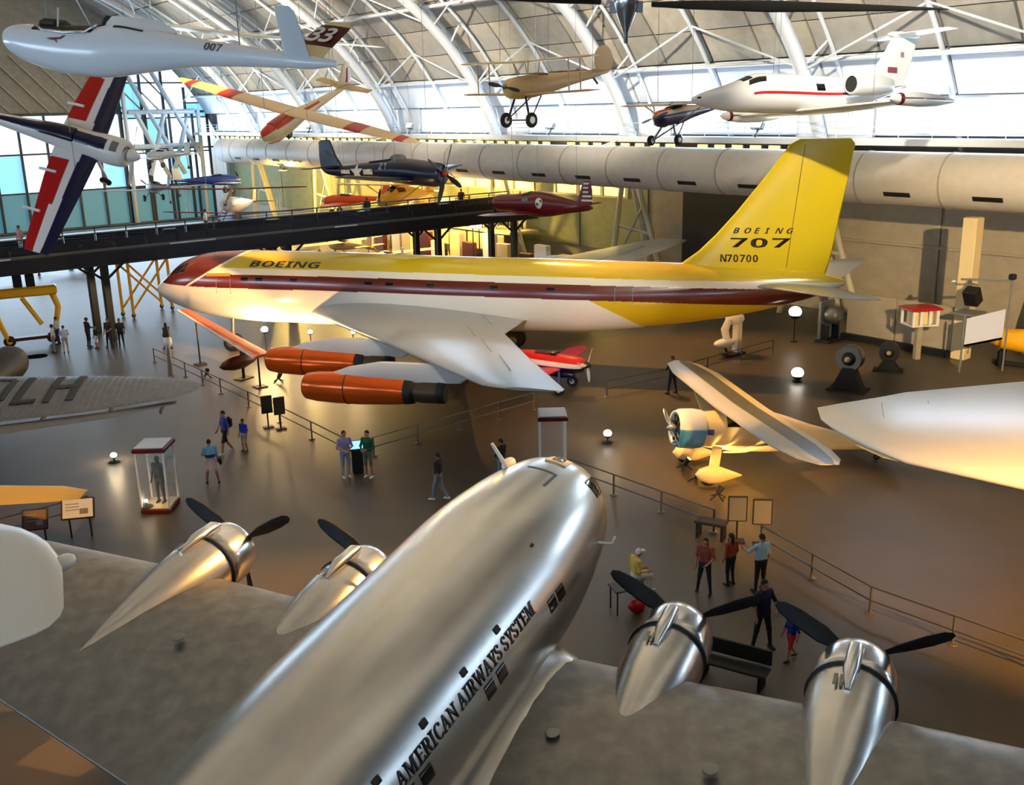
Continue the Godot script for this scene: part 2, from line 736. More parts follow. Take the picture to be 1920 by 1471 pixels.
func down_lamp(p: Vector3, target: Vector3, e: float, angle: float, label := "black barrel spot lamp hung under the crown of the vault"):
	var o := thing("spot_lamp", label, "lamp", Transform3D(Basis(), p).looking_at(target, Vector3.RIGHT), "spot lamps under the vault")
	part(o, "barrel", lathe([[0.45, 0.1], [0.45, 0.24], [0.1, 0.3], [0.0, 0.3], [-0.02, 0.27]], 20, "z"), M.lamp_body)
	part(o, "lamp_face", lathe([[-0.03, 0.0], [-0.03, 0.25], [-0.04, 0.25], [-0.04, 0.0]], 20, "z"), M.lamp_warm)
	spot("spot_light", o.transform * Vector3(0, 0, -0.1), target, WARM, e, angle, 0.25, 0.7)


# ---------------------------------------------------------------- the hall

func shell_at(f: float, inset := 0.0) -> Vector2:
	# f 0 at the floor of the far wall, 1 at the crown; returns (N, y)
	var k := clampf(f, 0.0, 1.0) * (SHELL.size() - 1)
	var i := mini(int(k), SHELL.size() - 2)
	var tab := []
	for q in SHELL.size():
		tab.append([float(q), SHELL[q][0], SHELL[q][1]])
	var p := spline(tab, k)
	var p2 := spline(tab, minf(k + 0.05, SHELL.size() - 1.0))
	var p1 := spline(tab, maxf(k - 0.05, 0.0))
	var t := Vector2(p2[1] - p1[1], p2[2] - p1[2]).normalized()
	return Vector2(p[1], p[2]) + Vector2(-t.y, t.x) * inset


func build_hall():
	var hx := hall_xf()
	# floor
	var fl := structure("floor", slab(Vector3(80.0, 0.4, 190.0), 0.0, Vector3(19.5, -0.2, -52.0)), M.floor, hx)
	# vault shell, both halves, with thickness
	var rings := []
	for A in [-42.0, 134.0]:
		var ring := []
		for i in 41:
			var q := shell_at(i / 40.0, -0.35)
			ring.append(H(A, q.x, q.y))
		for i in range(39, -1, -1):
			var q := shell_at(i / 40.0, -0.35)
			ring.append(H(A, 39.0 - q.x, q.y))
		for i in 40:
			var q := shell_at(i / 40.0, -0.7)
			ring.append(H(A, 39.0 - q.x, q.y))
		for i in range(40, -1, -1):
			var q := shell_at(i / 40.0, -0.7)
			ring.append(H(A, q.x, q.y))
		rings.append(ring)
	var ceiling := structure("ceiling", loft(rings, true, false), M.roof_gap, hx)
	# roof panels seen above the windows: each its own slightly proud sheet
	var kinds := [M.roof_tan, M.roof_grey, M.roof_tan, M.roof_dark]
	for b in RIBS.size():
		var A0: float = RIBS[b]
		if A0 < 15.0:
			continue
		for r in 9:
			var f0 := 0.445 + r * 0.058
			for c in 4:
				var a0 := A0 + c * 4.0 + 0.06
				var a1 := A0 + c * 4.0 + 3.88
				var pr := []
				var lift := 0.02 * rng.randf()
				for A in [a0, a1]:
					var ring := []
					for i in 4:
						var q := shell_at(f0 + i / 3.0 * 0.0555, -0.22 + lift)
						ring.append(H(A, q.x, q.y))
					for i in range(3, -1, -1):
						var q := shell_at(f0 + i / 3.0 * 0.0555, -0.34)
						ring.append(H(A, q.x, q.y))
					pr.append(ring)
				part(ceiling, "roof_panel", loft(pr, true, true), kinds[(r * 3 + c + b * 2 + rng.randi() % 2) % 4])
		# pale band between the windows and the roof panels
		for c in 2:
			var pr := []
			for A in [A0 + c * 8.0 + 0.05, A0 + c * 8.0 + 7.85]:
				var ring := []
				for i in 5:
					var q := shell_at(0.372 + i / 4.0 * 0.07, -0.1)
					ring.append(H(A, q.x, q.y))
				for i in range(4, -1, -1):
					var q := shell_at(0.372 + i / 4.0 * 0.07, -0.32)
					ring.append(H(A, q.x, q.y))
				pr.append(ring)
			part(ceiling, "band_panel", loft(pr, true, true), M.band)
	# long purlin along the top of the band and two more above
	for f in [0.445, 0.62]:
		var q := shell_at(f, 0.35)
		part(ceiling, "purlin", tube([H(10, q.x, q.y), H(133, q.x, q.y)], 0.13, 8), M.steel)
	for b in range(1, RIBS.size()):
		arch(RIBS[b])
	end_walls(ceiling)
	far_wall()
	structure("wall_camera_side", slab(Vector3(0.4, 31.0, 190.0), 0.0, Vector3(-19.8, 5.0, -52.0)), M.wall, hx)


func arch(A: float):
	var t := Node3D.new()
	t.name = "trim_%d" % (2 + RIBS.find(A))
	t.transform = hall_xf()
	t.set_meta("kind", "structure")
	t.set_meta("label", "white tubular arch truss with a fat main tube and thin braces under the vault")
	add_child(t)
	var main := []
	var side_a := []
	for i in 33:
		var f := 0.28 + 0.72 * i / 32.0
		var q := shell_at(f, 1.5)
		main.append(H(A, q.x, q.y))
		var q2 := shell_at(f, 0.25)
		side_a.append(H(A + 8.0, q2.x, q2.y))
	part(t, "main_tube", tube(main, 0.42, 12), M.steel)
	part(t, "half_bay_tube", tube(side_a, 0.15, 8), M.steel)
	for s in [-1.0, 1.0]:
		var chord := []
		for i in 33:
			var q := shell_at(0.3 + 0.7 * i / 32.0, 0.1)
			chord.append(H(A + s * 1.35, q.x, q.y))
		part(t, "outer_chord", tube(chord, 0.13, 8), M.steel)
	for i in 12:
		var f := 0.4 + i * 0.05
		var q := shell_at(f, 1.5)
		var q2 := shell_at(f + 0.025, 0.1)
		var sg := 1.0 if i % 2 == 0 else -1.0
		part(t, "brace", tube([H(A, q.x, q.y), H(A + sg * 1.35, q2.x, q2.y)], 0.075, 6), M.steel)
		if i % 3 == 1:
			var q3 := shell_at(f + 0.07, 0.25)
			part(t, "cross_brace", tube([H(A, q.x, q.y), H(A + 8.0, q3.x, q3.y)], 0.07, 6), M.steel)
			part(t, "cross_brace", tube([H(A + 8.0, q3.x, q3.y), H(A + 15.6, q.x, q.y)], 0.07, 6), M.steel)
	# feet below the ledge: leaning legs
	part(t, "leg", tube([H(A, 53.2, 11.0), H(A - 0.6, 55.6, 0.0)], 0.34, 10), M.steel_warm)
	part(t, "leg", tube([H(A, 53.2, 10.6), H(A + 2.6, 54.0, 0.0)], 0.2, 8), M.steel_warm)
	part(t, "leg", tube([H(A, 53.2, 10.6), H(A - 3.4, 54.0, 0.0)], 0.2, 8), M.steel_warm)
	part(t, "leg_brace", tube([H(A - 2.2, 53.8, 4.2), H(A + 1.6, 53.8, 4.6)], 0.12, 8), M.steel_warm)
	part(t, "leg_brace", tube([H(A - 1.4, 53.6, 6.4), H(A + 2.4, 54.0, 1.2)], 0.1, 8), M.steel_warm)


func far_wall():
	var hx := hall_xf()
	var w := structure("wall_far", slab(Vector3(0.4, 11.2, 176.0), 0.0, Vector3(57.0, 5.6, -46.0)), M.wall, hx)
	# lining panels of the lower wall, the olive ones coloured as if yellow-lit
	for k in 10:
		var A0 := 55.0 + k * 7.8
		part(w, "lining_panel", slab(Vector3(0.12, 6.2, 7.6), 0.03, H(A0 + 3.8, 56.72, 5.2)), M.wall_yellow_lit)
	for k in 2:
		part(w, "black_panel", slab(Vector3(0.12, 5.4, 6.3), 0.03, H(41.8 + k * 6.5, 56.7, 4.6)), M.wall_black)
	for k in 5:
		part(w, "wall_panel", slab(Vector3(0.1, 10.6, 7.4), 0.03, H(2.0 + k * 7.6 + 2.6, 56.74, 5.4)), M.wall)
	part(w, "wall_rail", bar(H(8.0, 56.6, 4.75), H(38.4, 56.6, 4.75), 0.12, 0.16), M.wall)
	var mz := structure("window_43", slab(Vector3(0.14, 0.12, 46.0), 0.02, H(80.0, 56.62, 8.0)), M.steel_warm, hx)
	part(mz, "sill", slab(Vector3(0.2, 0.12, 46.0), 0.02, H(80.0, 56.6, 6.3)), M.steel_warm)
	for k in 16:
		if k % 5 != 3:
			part(mz, "lit_window_pane", slab(Vector3(0.05, 1.5, 2.3), 0.0, H(58.6 + k * 2.85, 56.62, 7.15)), M.lamp_strip)
		part(mz, "window_post", slab(Vector3(0.12, 1.7, 0.3), 0.02, H(57.2 + k * 2.85, 56.6, 7.15)), M.steel_warm)
	area_light("mezzanine_window_light", Transform3D(Basis(Vector3.UP, TH + PI / 2), W(80.0, 56.3, 7.1)), Vector2(44.0, 1.4), Color(1.0, 0.84, 0.45), 60.0)
	# upright faces between the windows
	for b in RIBS.size():
		var A: float = RIBS[b]
		part(w, "window_pier", slab(Vector3(0.3, 2.6, 5.4), 0.04, H(A - 0.2, 54.75, 12.4)), M.band)
		window_bay(A, b)
		camera_window(A, b)
	# ledge with its railing
	var le := structure("trim_1", slab(Vector3(2.9, 0.22, 150.0), 0.04, Vector3(53.9, 11.0, -62.0)), M.steel, hx)
	part(le, "ledge_face", slab(Vector3(0.14, 0.4, 150.0), 0.03, Vector3(52.5, 10.95, -62.0)), M.steel)
	for k in 60:
		part(le, "railing_post", tube([H(12 + k * 2.0, 52.6, 11.1), H(12 + k * 2.0, 52.6, 12.05)], 0.025, 6), M.steel)
	for y in [11.4, 11.72, 12.05]:
		part(le, "railing_bar", tube([H(8, 52.6, y), H(132, 52.6, y)], 0.022, 6), M.steel)
	ledge_lights()
	duct()


func window_bay(A: float, b: int):
	var win := structure("window_%d" % (b + 1), slab(Vector3(0.1, 0.14, 10.6), 0.02, H(A + 7.6, 54.65, 13.32)), M.steel, hall_xf())
	part(win, "sill", slab(Vector3(0.3, 0.14, 10.6), 0.02, H(A + 7.6, 54.6, 11.3)), M.steel)
	for e in [-5.25, 5.25]:
		part(win, "frame_side", slab(Vector3(0.12, 2.0, 0.12), 0.02, H(A + 7.6 + e, 54.62, 12.3)), M.steel)
	for k in 5:
		var z := A + 7.6 - 4.2 + k * 2.1
		part(win, "window_pane", slab(Vector3(0.04, 1.9, 2.04), 0.0, H(z, 54.7, 12.3)), M.day)
		if k > 0:
			part(win, "glazing_bar", slab(Vector3(0.05, 1.9, 0.05), 0.0, H(z - 1.05, 54.66, 12.3)), M.band)


func camera_window(A: float, b: int):
	var win := structure("window_%d" % (b + 21), slab(Vector3(0.1, 0.14, 10.6), 0.02, H(A + 7.6, -15.65, 13.32)), M.steel, hall_xf())
	part(win, "sill", slab(Vector3(0.3, 0.14, 10.6), 0.02, H(A + 7.6, -15.6, 11.3)), M.steel)
	for k in 5:
		part(win, "window_pane", slab(Vector3(0.04, 1.9, 2.04), 0.0, H(A + 3.4 + k * 2.1, -15.7, 12.3)), M.day)


func ledge_lights():
	# a row of small warm lamps under the ledge
	var first: Node3D = null
	for k in 64:
		if k % 9 == 8:
			continue
		var A := 36.0 + k * 1.45
		if first == null:
			first = thing("ledge_lamp", "small warm strip lamp in the row under the window ledge", "lamp", Transform3D(Basis(Vector3.UP, TH), W(A, 52.7, 10.55)), "warm lamps under the window ledge")
			part(first, "lamp_face", slab(Vector3(0.1, 0.22, 0.85), 0.04, Vector3(-0.08, 0, 0)), M.lamp_strip)
			part(first, "lamp_back", slab(Vector3(0.1, 0.3, 1.0), 0.04, Vector3(0.06, 0.02, 0)), M.lamp_body)
			part(first, "hanger", slab(Vector3(0.04, 0.4, 0.04), 0.0, Vector3(0.06, 0.3, 0)), M.lamp_body)
		else:
			again(first, Transform3D(Basis(Vector3.UP, TH), W(A, 52.7, 10.55)))
	for k in 6:
		area_light("ledge_lamp_light", Transform3D(Basis(Vector3.UP, TH + PI / 2), W(42.0 + k * 15.0, 52.4, 10.5)), Vector2(11.0, 0.25), Color(1.0, 0.85, 0.5), 8.0)


func duct():
	var d := thing("air_duct", "long fat white air duct of joined rings running under the window ledge", "duct", hall_xf())
	var A := 17.6
	var k := 0
	while A < 118.0:
		var a1 := minf(A + 4.8, 118.0)
		part(d, "duct_section", tube([H(A + 0.03, 50.0, 9.2), H(a1 - 0.03, 50.0, 9.2)], 1.4, 36), M.duct)
		part(d, "joint_ring", tube([H(A - 0.04, 50.0, 9.2), H(A + 0.04, 50.0, 9.2)], 1.43, 36), M.duct_seam)
		A += 4.8
	# rounded end
	var rings := []
	for i in 9:
		var a := PI / 2 * i / 8.0
		var ring := []
		for j in 36:
			ring.append(H(17.6 - 1.3 * sin(a), 50.0 + 1.4 * cos(a) * cos(TAU * j / 36), 9.2 + 1.4 * cos(a) * sin(TAU * j / 36)))
		rings.append(ring)
	part(d, "domed_end", loft(rings, true, false), M.duct)
	for k2 in 21:
		var Av := 111.7 - k2 * 4.834
		if Av < 20:
			continue
		if k2 >= 4 and k2 <= 8:
			continue
		part(d, "vent_grille", moved(slab(Vector3(0.08, 0.26, 1.5), 0.02), Transform3D(Basis(Vector3.BACK, 0.54), H(Av, 50.0 - 1.4 * cos(0.54), 9.2 - 1.4 * sin(0.54)))), M.black)
	for k3 in 7:
		part(d, "hanger", tube([H(22.0 + k3 * 16.0, 50.4, 10.4), H(22.0 + k3 * 16.0, 53.0, 11.0)], 0.06, 6), M.steel)
	# the next duct beyond a gap
	var d2 := thing("air_duct", "short fat white air duct beside the gap with its row of grilles", "duct", hall_xf())
	var prof := []
	for i in 9:
		var a := PI / 2 * i / 8.0
		prof.append([15.4 - 1.3 * (1.0 - cos(PI / 2 - a)) * 1.0, 1.4 * sin(a)])
	var rr := []
	for i in 9:
		var a := PI / 2 * i / 8.0
		var ring := []
		for j in 36:
			ring.append(H(15.6 - 1.3 * (1.0 - cos(a)), 50.0 + 1.4 * sin(a) * cos(TAU * j / 36), 9.2 + 1.4 * sin(a) * sin(TAU * j / 36)))
		rr.append(ring)
	part(d2, "domed_end", loft(rr, true, false), M.duct)
	for q in [[14.25, 10.3], [10.2, 5.5], [5.4, 0.8]]:
		part(d2, "duct_section", tube([H(q[0], 50.0, 9.2), H(q[1], 50.0, 9.2)], 1.4, 36), M.duct)
		part(d2, "joint_ring", tube([H(q[1] - 0.06, 50.0, 9.2), H(q[1] + 0.03, 50.0, 9.2)], 1.43, 36), M.duct_seam)
	part(d2, "vent_grille", moved(slab(Vector3(0.08, 0.3, 3.0), 0.02), Transform3D(Basis(Vector3.BACK, 0.5), H(12.0, 50.0 - 1.4 * cos(0.5), 9.2 - 1.4 * sin(0.5)))), M.black)


func end_walls(ceiling: Node):
	var hx := hall_xf()
	var near_w := structure("wall_near_end", slab(Vector3(80.0, 34.0, 0.4), 0.0, H(-42.0, 19.5, 15.0)), M.wall, hx)
	# far end: solid above, glass below and in the tall bay beside the long wall
	var e := structure("wall_glazed_end", slab(Vector3(40.0, 34.0, 0.4), 0.0, H(134.0, 1.0, 15.0)), M.roof_dark, hx)
	part(e, "upper_wall", slab(Vector3(22.6, 19.0, 0.4), 0.0, H(134.0, 32.2, 23.2)), M.roof_dark)
	part(e, "upper_corner", slab(Vector3(16.0, 14.0, 0.4), 0.0, H(134.0, 51.0, 27.2)), M.roof_dark)
	# slanting ribs on the solid part
	for k in 14:
		var n0 := 16.0 + k * 2.2
		part(e, "wall_rib", bar(H(133.6, n0, 20.5), H(133.6, n0 + 6.0, 13.9), 0.18, 0.18), M.roof_tan)
	var g := structure("window_41", slab(Vector3(34.0, 0.3, 0.3), 0.03, H(133.4, 38.0, 13.75)), M.mullion, hx)
	for k in 11:
		var n0 := 22.0 + k * 3.05
		if n0 < 42.0:
			for r in 3:
				part(g, "window_pane", slab(Vector3(2.95, 4.4, 0.05), 0.0, H(133.9, n0 + 1.5, 2.3 + r * 4.55)), [M.day_dim, M.day_blue if k % 2 == 0 else M.day, M.day][r])
		part(g, "mullion", slab(Vector3(0.28, 13.8, 0.3), 0.03, H(133.5, n0, 6.9)), M.mullion)
	for r in 4:
		part(g, "transom", slab(Vector3(34.0, 0.2, 0.25), 0.02, H(133.5, 38.0, 0.1 + r * 4.55)), M.mullion)
	# tall bay, its top following the vault
	var t := structure("window_42", slab(Vector3(0.4, 20.0, 0.35), 0.03, H(133.4, 43.2, 10.0)), M.mullion, hx)
	for k in 4:
		var n0 := 43.3 + k * 2.8
		for r in 5:
			var y0 := 0.2 + r * 4.3
			var top_l := 22.6 - k * 2.6
			var y1 := minf(y0 + 4.2, top_l)
			if y1 - y0 < 0.6:
				continue
			part(t, "window_pane", slab(Vector3(2.7, y1 - y0, 0.05), 0.0, H(133.9, n0 + 1.4, (y0 + y1) * 0.5)), M.day_dim if r == 0 else (M.day if (k + r) % 3 > 0 else M.day_blue))
			part(t, "transom", slab(Vector3(2.8, 0.18, 0.25), 0.02, H(133.5, n0 + 1.4, y1 + 0.05)), M.mullion)
		part(t, "mullion", slab(Vector3(0.3, 22.0 - k * 2.6, 0.3), 0.03, H(133.5, n0 + 2.8, 11.0 - k * 1.3)), M.mullion)
	# the white steel bracing behind the end glass
	var br := thing("end_bracing", "white zigzag steel bracing standing against the tall end window", "truss", hx)
	for q in [[[43.5, 20.0], [50.5, 6.0]], [[44.0, 13.8], [52.5, 13.8]], [[46.0, 6.0], [48.5, 13.5]], [[48.5, 5.5], [45.0, 13.6]], [[49.0, 6.0], [51.5, 13.0]], [[46.5, 20.5], [53.0, 8.0]], [[43.6, 9.6], [53.0, 9.6]]]:
		part(br, "brace", tube([H(132.6, q[0][0], q[0][1]), H(132.6, q[1][0], q[1][1])], 0.3, 8), M.steel)
	part(br, "post", tube([H(132.6, 43.6, 0.0), H(132.6, 43.6, 20.0)], 0.28, 8), M.steel)
	part(br, "post", tube([H(132.6, 53.0, 0.0), H(132.6, 53.0, 14.0)], 0.28, 8), M.steel)


# ---------------------------------------------------------------- aircraft pieces

func patch(tab: Array, s0: float, s1: float, a0: float, a1: float, grow := 0.012, ns := 4, na := 4, skew := 0.0) -> ArrayMesh:
	# a thin plate that follows a body between two stations and two angles (degrees from port)
	var out := []
	for i in ns + 1:
		var ring := []
		for g in [grow, -0.02]:
			for j in na + 1:
				var jj: int = j if g == grow else na - j
				var f := float(jj) / na
				ring.append(hull_point(tab, lerpf(s0, s1, float(i) / ns) + skew * f, deg_to_rad(lerpf(a0, a1, f)), g))
		out.append(ring)
	return loft(out, true, true)


func wing_mesh(secs: Array, side := 1.0, n := 10) -> ArrayMesh:
	# rows [span, leading edge x, height, chord, thickness]
	var q := []
	for w in secs:
		q.append([Vector3(w[1], w[2], w[0] * side), w[3], w[4]])
	return foil(q, Vector3.UP, Vector3.RIGHT, n)


func fin_mesh(secs: Array, z := 0.0, lean := 0.0, n := 8) -> ArrayMesh:
	# rows [height, leading edge x, chord, thickness]
	var q := []
	for w in secs:
		q.append([Vector3(w[1], w[0], z + lean * (w[0] - secs[0][0])), w[2], w[3]])
	return foil(q, Vector3(0, -lean, 1).normalized(), Vector3.RIGHT, n)


func blade_mesh(r: float, w: float) -> ArrayMesh:
	# a twisted blade along +y from the hub
	var rings := []
	for q in [[0.08, 0.35, 0.5, 0.5], [0.2, 0.5, 0.3, 0.9], [0.45, 1.0, 0.14, 0.6], [0.75, 0.95, 0.1, 0.4], [0.93, 0.7, 0.08, 0.28], [1.0, 0.25, 0.08, 0.25]]:
		var ring := []
		for j in 10:
			var a := TAU * j / 10.0
			var p := Vector2(cos(a) * w * 0.5 * q[1], sin(a) * w * 0.5 * q[1] * q[2])
			p = p.rotated(q[3])
			ring.append(Vector3(p.y, q[0] * r, p.x))
		rings.append(ring)
	return loft(rings, true, true)


func propeller(parent: Node, p: Vector3, r: float, w: float, blades: int, start: float, m: Material, hub: Material, spinner := 0.22):
	# turns about x; p is the hub; start in radians from straight up
	var pr := part(parent, "propeller", lathe([[-spinner * 1.3, 0.01], [-spinner, spinner * 0.45], [-spinner * 0.45, spinner * 0.82], [0.0, spinner], [0.12, spinner]], 16), hub, Transform3D(Basis(), p))
	var bm := blade_mesh(r, w)
	for k in blades:
		part(pr, "blade", bm, m, Transform3D(Basis(Vector3.RIGHT, start + TAU * k / blades), Vector3.ZERO))
	return pr


func wheel(parent: Node, p: Vector3, r: float, w: float, hub: Material, called := "wheel"):
	var o := part(parent, called, lathe([[-w * 0.5, r * 0.55], [-w * 0.5, r * 0.82], [-w * 0.28, r * 0.97], [0, r], [w * 0.28, r * 0.97], [w * 0.5, r * 0.82], [w * 0.5, r * 0.55]], 20, "z"), M.rubber, Transform3D(Basis(), p))
	part(o, "hub", lathe([[-w * 0.52, 0.0], [-w * 0.54, r * 0.3], [-w * 0.48, r * 0.56], [w * 0.48, r * 0.56], [w * 0.54, r * 0.3], [w * 0.52, 0.0]], 16, "z"), hub)
	return o


func light_plane(t: Node3D, c: Dictionary):
	# a light aircraft from tables
	var body: Array = c.body
	part(t, "fuselage", hull(body, c.get("steps", 30), 20, 1.3), c.body_mat)
	for w in c.get("wings", []):
		for sd in w.get("sides", [1.0, -1.0]):
			part(t, w.get("name", "wing"), wing_mesh(w.secs, sd), w.mat)
	if c.has("fin"):
		part(t, "fin", fin_mesh(c.fin), c.get("fin_mat", c.body_mat))
	if c.has("stab"):
		for sd in [1.0, -1.0]:
			part(t, "tailplane", wing_mesh(c.stab, sd, 7), c.get("stab_mat", c.body_mat))
	if c.has("prop"):
		var p: Array = c.prop
		propeller(t, p[0], p[1], p[2], p[3], p[4], p[5], p[6], p[7])
	for g in c.get("gear", []):
		# [wheel centre, radius, width, strut top, strut material, hub material]
		part(t, "gear_leg", tube([g[3], Vector3(g[0].x, g[0].y, g[0].z * 0.86)], 0.05, 8), g[4])
		wheel(t, g[0], g[1], g[2], g[5])
	for g in c.get("struts", []):
		part(t, "strut", tube([g[0], g[1]], g[2], 8), g[3])
	for g in c.get("patches", []):
		part(t, g[0], patch(body, g[1], g[2], g[3], g[4], g[5] if g.size() > 6 else 0.012, 6, 5), g[-1])


# ---------------------------------------------------------------- the yellow, brown and white jet airliner

const JET := [[0.1, 3.5, 0.02, 0.02, 0.02], [0.35, 3.5, 0.32, 0.34, 0.34], [0.9, 3.52, 0.64, 0.72, 0.66], [1.6, 3.58, 0.95, 1.25, 0.98], [2.3, 3.65, 1.18, 1.6, 1.28], [3.7, 3.78, 1.48, 1.9, 1.7], [5.8, 3.85, 1.65, 1.99, 1.98], [8.5, 3.87, 1.68, 2.0, 2.06], [20.0, 3.74, 1.68, 1.96, 2.02], [25.5, 3.74, 1.66, 1.9, 1.86], [30.0, 3.88, 1.42, 1.7, 1.5], [33.5, 4.08, 1.08, 1.36, 1.1], [36.3, 4.38, 0.66, 0.92, 0.66], [37.8, 4.62, 0.34, 0.48, 0.34], [38.5, 4.74, 0.1, 0.16, 0.12]]


func jet_colour(u: float, v: float) -> Color:
	var s := 0.1 + u * 38.4
	var p := hull_point(JET, s, TAU * v)
	var drop := 0.011 * maxf(s - 12.0, 0.0)
	var h := p.y + drop
	var sky_yellow := Color(0.78, 0.67, 0.11)
	var brown := Color(0.36, 0.12, 0.065)
	if h > 3.98 and s < 4.35 + (h - 4.8) * 1.85:
		return brown
	if h > 3.98 and s < 4.6 + (h - 4.8) * 1.85:
		return Color(0.88, 0.86, 0.8)
	if h > 5.06:
		return sky_yellow
	if h > 4.72:
		return Color(0.88, 0.86, 0.8)
	if h > 3.98 - 0.01 * maxf(s - 28.0, 0.0):
		return brown
	if s > 26.2 + (3.98 - h) * 1.5 + 0.5 * sin((3.98 - h) * 1.3):
		return Color(0.78, 0.67, 0.1)
	return Color(0.86, 0.85, 0.83)


func fin_face(s: float, h: float) -> float:
	var tab := [[5.1, 29.9, 7.7], [5.6, 30.7, 7.03], [6.2, 31.5, 6.35], [8.04, 33.2, 4.92], [10.0, 34.7, 3.72], [11.3, 35.65, 2.95], [11.55, 36.1, 2.3]]
	var q := spline(tab, h)
	var x := clampf((s - q[1]) / q[2], 0.0, 1.0)
	return 5.0 * 0.085 * q[2] * (0.2969 * sqrt(x) - 0.126 * x - 0.3516 * x * x + 0.2843 * x * x * x - 0.1036 * x * x * x * x)


func build_jet_airliner():
	var t := thing("jet_airliner", "large yellow, brown and white four-engined jet airliner with swept wings standing across the hall", "airliner", craft_xf(Vector3(-20.8, 0, -59.2), deg_to_rad(164.3)))
	var skin := tex_mat(painted(1536, 384, jet_colour), 0.22)
	skin.clearcoat_enabled = true
	skin.clearcoat = 0.5
	skin.clearcoat_roughness = 0.12
	M.jet_yellow = mat(Color(0.84, 0.72, 0.07), 0.25)
	M.jet_white = mat(Color(0.80, 0.81, 0.82), 0.32)
	M.jet_wing = mat(Color(0.62, 0.64, 0.66), 0.33, 0.25)
	M.jet_ink = mat(Color(0.17, 0.09, 0.04), 0.4)
	var body := part(t, "fuselage", hull(JET, 76, 64, 1.25), skin)
	# name along the roof line
	var words := lettering("BOEING", 0.42, 0.012, "Droid Sans", 0.9, 1.75, 0.32)
	part(body, "lettering", bent(words, func(p: Vector3):
		var q := hull_point(JET, 7.0 + p.x * 1.12, deg_to_rad(39.5) + p.y / 2.0, 0.004 + p.z)
		return q), M.jet_ink)
	part(body, "gold_script_panel", patch(JET, 4.35, 5.9, 23.0, 28.0, 0.008, 6, 3), mat(Color(0.9, 0.5, 0.1), 0.4))
	# cockpit panes and two cabin panes
	for k in 3:
		part(body, "cockpit_pane", patch(JET, 1.62 + k * 0.36, 1.92 + k * 0.36, 44 - k * 3, 62 - k * 2, 0.01, 3, 4, 0.22), M.dark_glass)
		part(body, "cockpit_pane", patch(JET, 1.62 + k * 0.36, 1.92 + k * 0.36, 136 + k * 3, 118 + k * 2, 0.01, 3, 4, 0.22), M.dark_glass)
	for s in [6.6, 7.5, 9.6, 14.0, 15.2, 17.5, 21.0, 24.0]:
		part(body, "cabin_window", patch(JET, s, s + 0.42, 16, 21, 0.006, 3, 3), M.dark_glass)
	for q in [[5.0, 5.9, -6, 20], [27.5, 28.4, -4, 22]]:
		for z in [[q[0], q[0] + 0.03, q[2], q[3]], [q[1], q[1] + 0.03, q[2], q[3]]]:
			part(body, "door_seam", patch(JET, z[0], z[1], z[2], z[3], 0.004, 1, 6), M.grey)
	# fin in two leaves with the rudder gap between them
	var tab := [[5.1, 29.9, 7.7], [5.6, 30.7, 7.03], [6.2, 31.5, 6.35], [7.0, 32.3, 5.68], [8.04, 33.2, 4.92], [10.0, 34.7, 3.72], [11.3, 35.65, 2.95], [11.55, 36.1, 2.3]]
	var secs := []
	for q in tab:
		secs.append([q[0], q[1], q[2], 0.085])
	var fin := part(t, "fin", fin_mesh(secs, 0.0, 0.0, 14), M.jet_yellow)
	for sd in [1.0, -1.0]:
		var line := []
		for k in 9:
			var h := 5.45 + k * 0.73
			var s := 35.75 + (h - 5.4) * 0.1
			line.append(Vector3(s, h, sd * (fin_face(s, h) + 0.002)))
		part(fin, "rudder_seam", tube(line, 0.018, 6), mat(Color(0.5, 0.38, 0.05), 0.5))
	var put := func(words2: Mesh, s: float, h: float):
		return bent(words2, func(p: Vector3): return Vector3(s + p.x, h + p.y, fin_face(s + p.x, h + p.y) + 0.004 + p.z))
	for k in 6:
		part(fin, "letter", put.call(lettering("BOEING"[k], 0.27, 0.012, "Droid Sans", 0.9, 1.3, 0.4), 33.15 + k * 0.5, 7.1), M.jet_ink)
	for k in 3:
		part(fin, "numeral", put.call(lettering("707"[k], 0.46, 0.012, "Droid Sans", 1.0, 2.6, 0.1), 33.0 + k * 1.0, 6.42), M.jet_ink)
	for k in 6:
		part(fin, "letter", put.call(lettering("N70700"[k], 0.36, 0.012, "Droid Sans", 0.3, 1.0), 32.58 + k * 0.315, 5.7), M.jet_ink)
	# wings
	var wsec := [[0.9, 10.2, 2.55, 12.8, 0.115], [1.9, 11.05, 2.72, 11.85, 0.115], [6.5, 15.15, 3.05, 8.0, 0.11], [13.0, 20.75, 3.6, 5.25, 0.1], [19.2, 25.9, 4.12, 2.95, 0.09], [19.75, 26.9, 4.2, 2.0, 0.06]]
	for sd in [1.0, -1.0]:
		var w := part(t, "wing", wing_mesh(wsec, sd, 14), M.jet_wing)
		for k in 4:
			var z := 3.2 + k * 3.6
			var xte := 22.95 + maxf(z - 6.5, 0.0) * 0.447
			var hh := 2.78 + z * 0.071
			part(w, "flap_seam", tube([Vector3(xte - 1.9 + k * 0.22, hh + 0.22 - k * 0.03, z * sd), Vector3(xte - 1.55 + k * 0.2 + 1.0, hh + 0.42 - k * 0.03, (z + 3.0) * sd)], 0.015, 5), M.grey)
	var ssec := [[0.3, 33.9, 4.55, 4.1, 0.09], [1.2, 34.7, 4.62, 3.6, 0.09], [5.6, 38.0, 4.98, 1.75, 0.08], [6.1, 38.8, 5.02, 1.0, 0.06]]
	for sd in [1.0, -1.0]:
		part(t, "tailplane", wing_mesh(ssec, sd, 10), M.jet_wing)
	# engines
	for sd in [1.0, -1.0]:
		jet_engine(t, Vector3(12.1, 1.95, 9.0 * sd), 1.0, sd)
		jet_engine(t, Vector3(17.05, 2.52, 15.0 * sd), 0.96, sd)
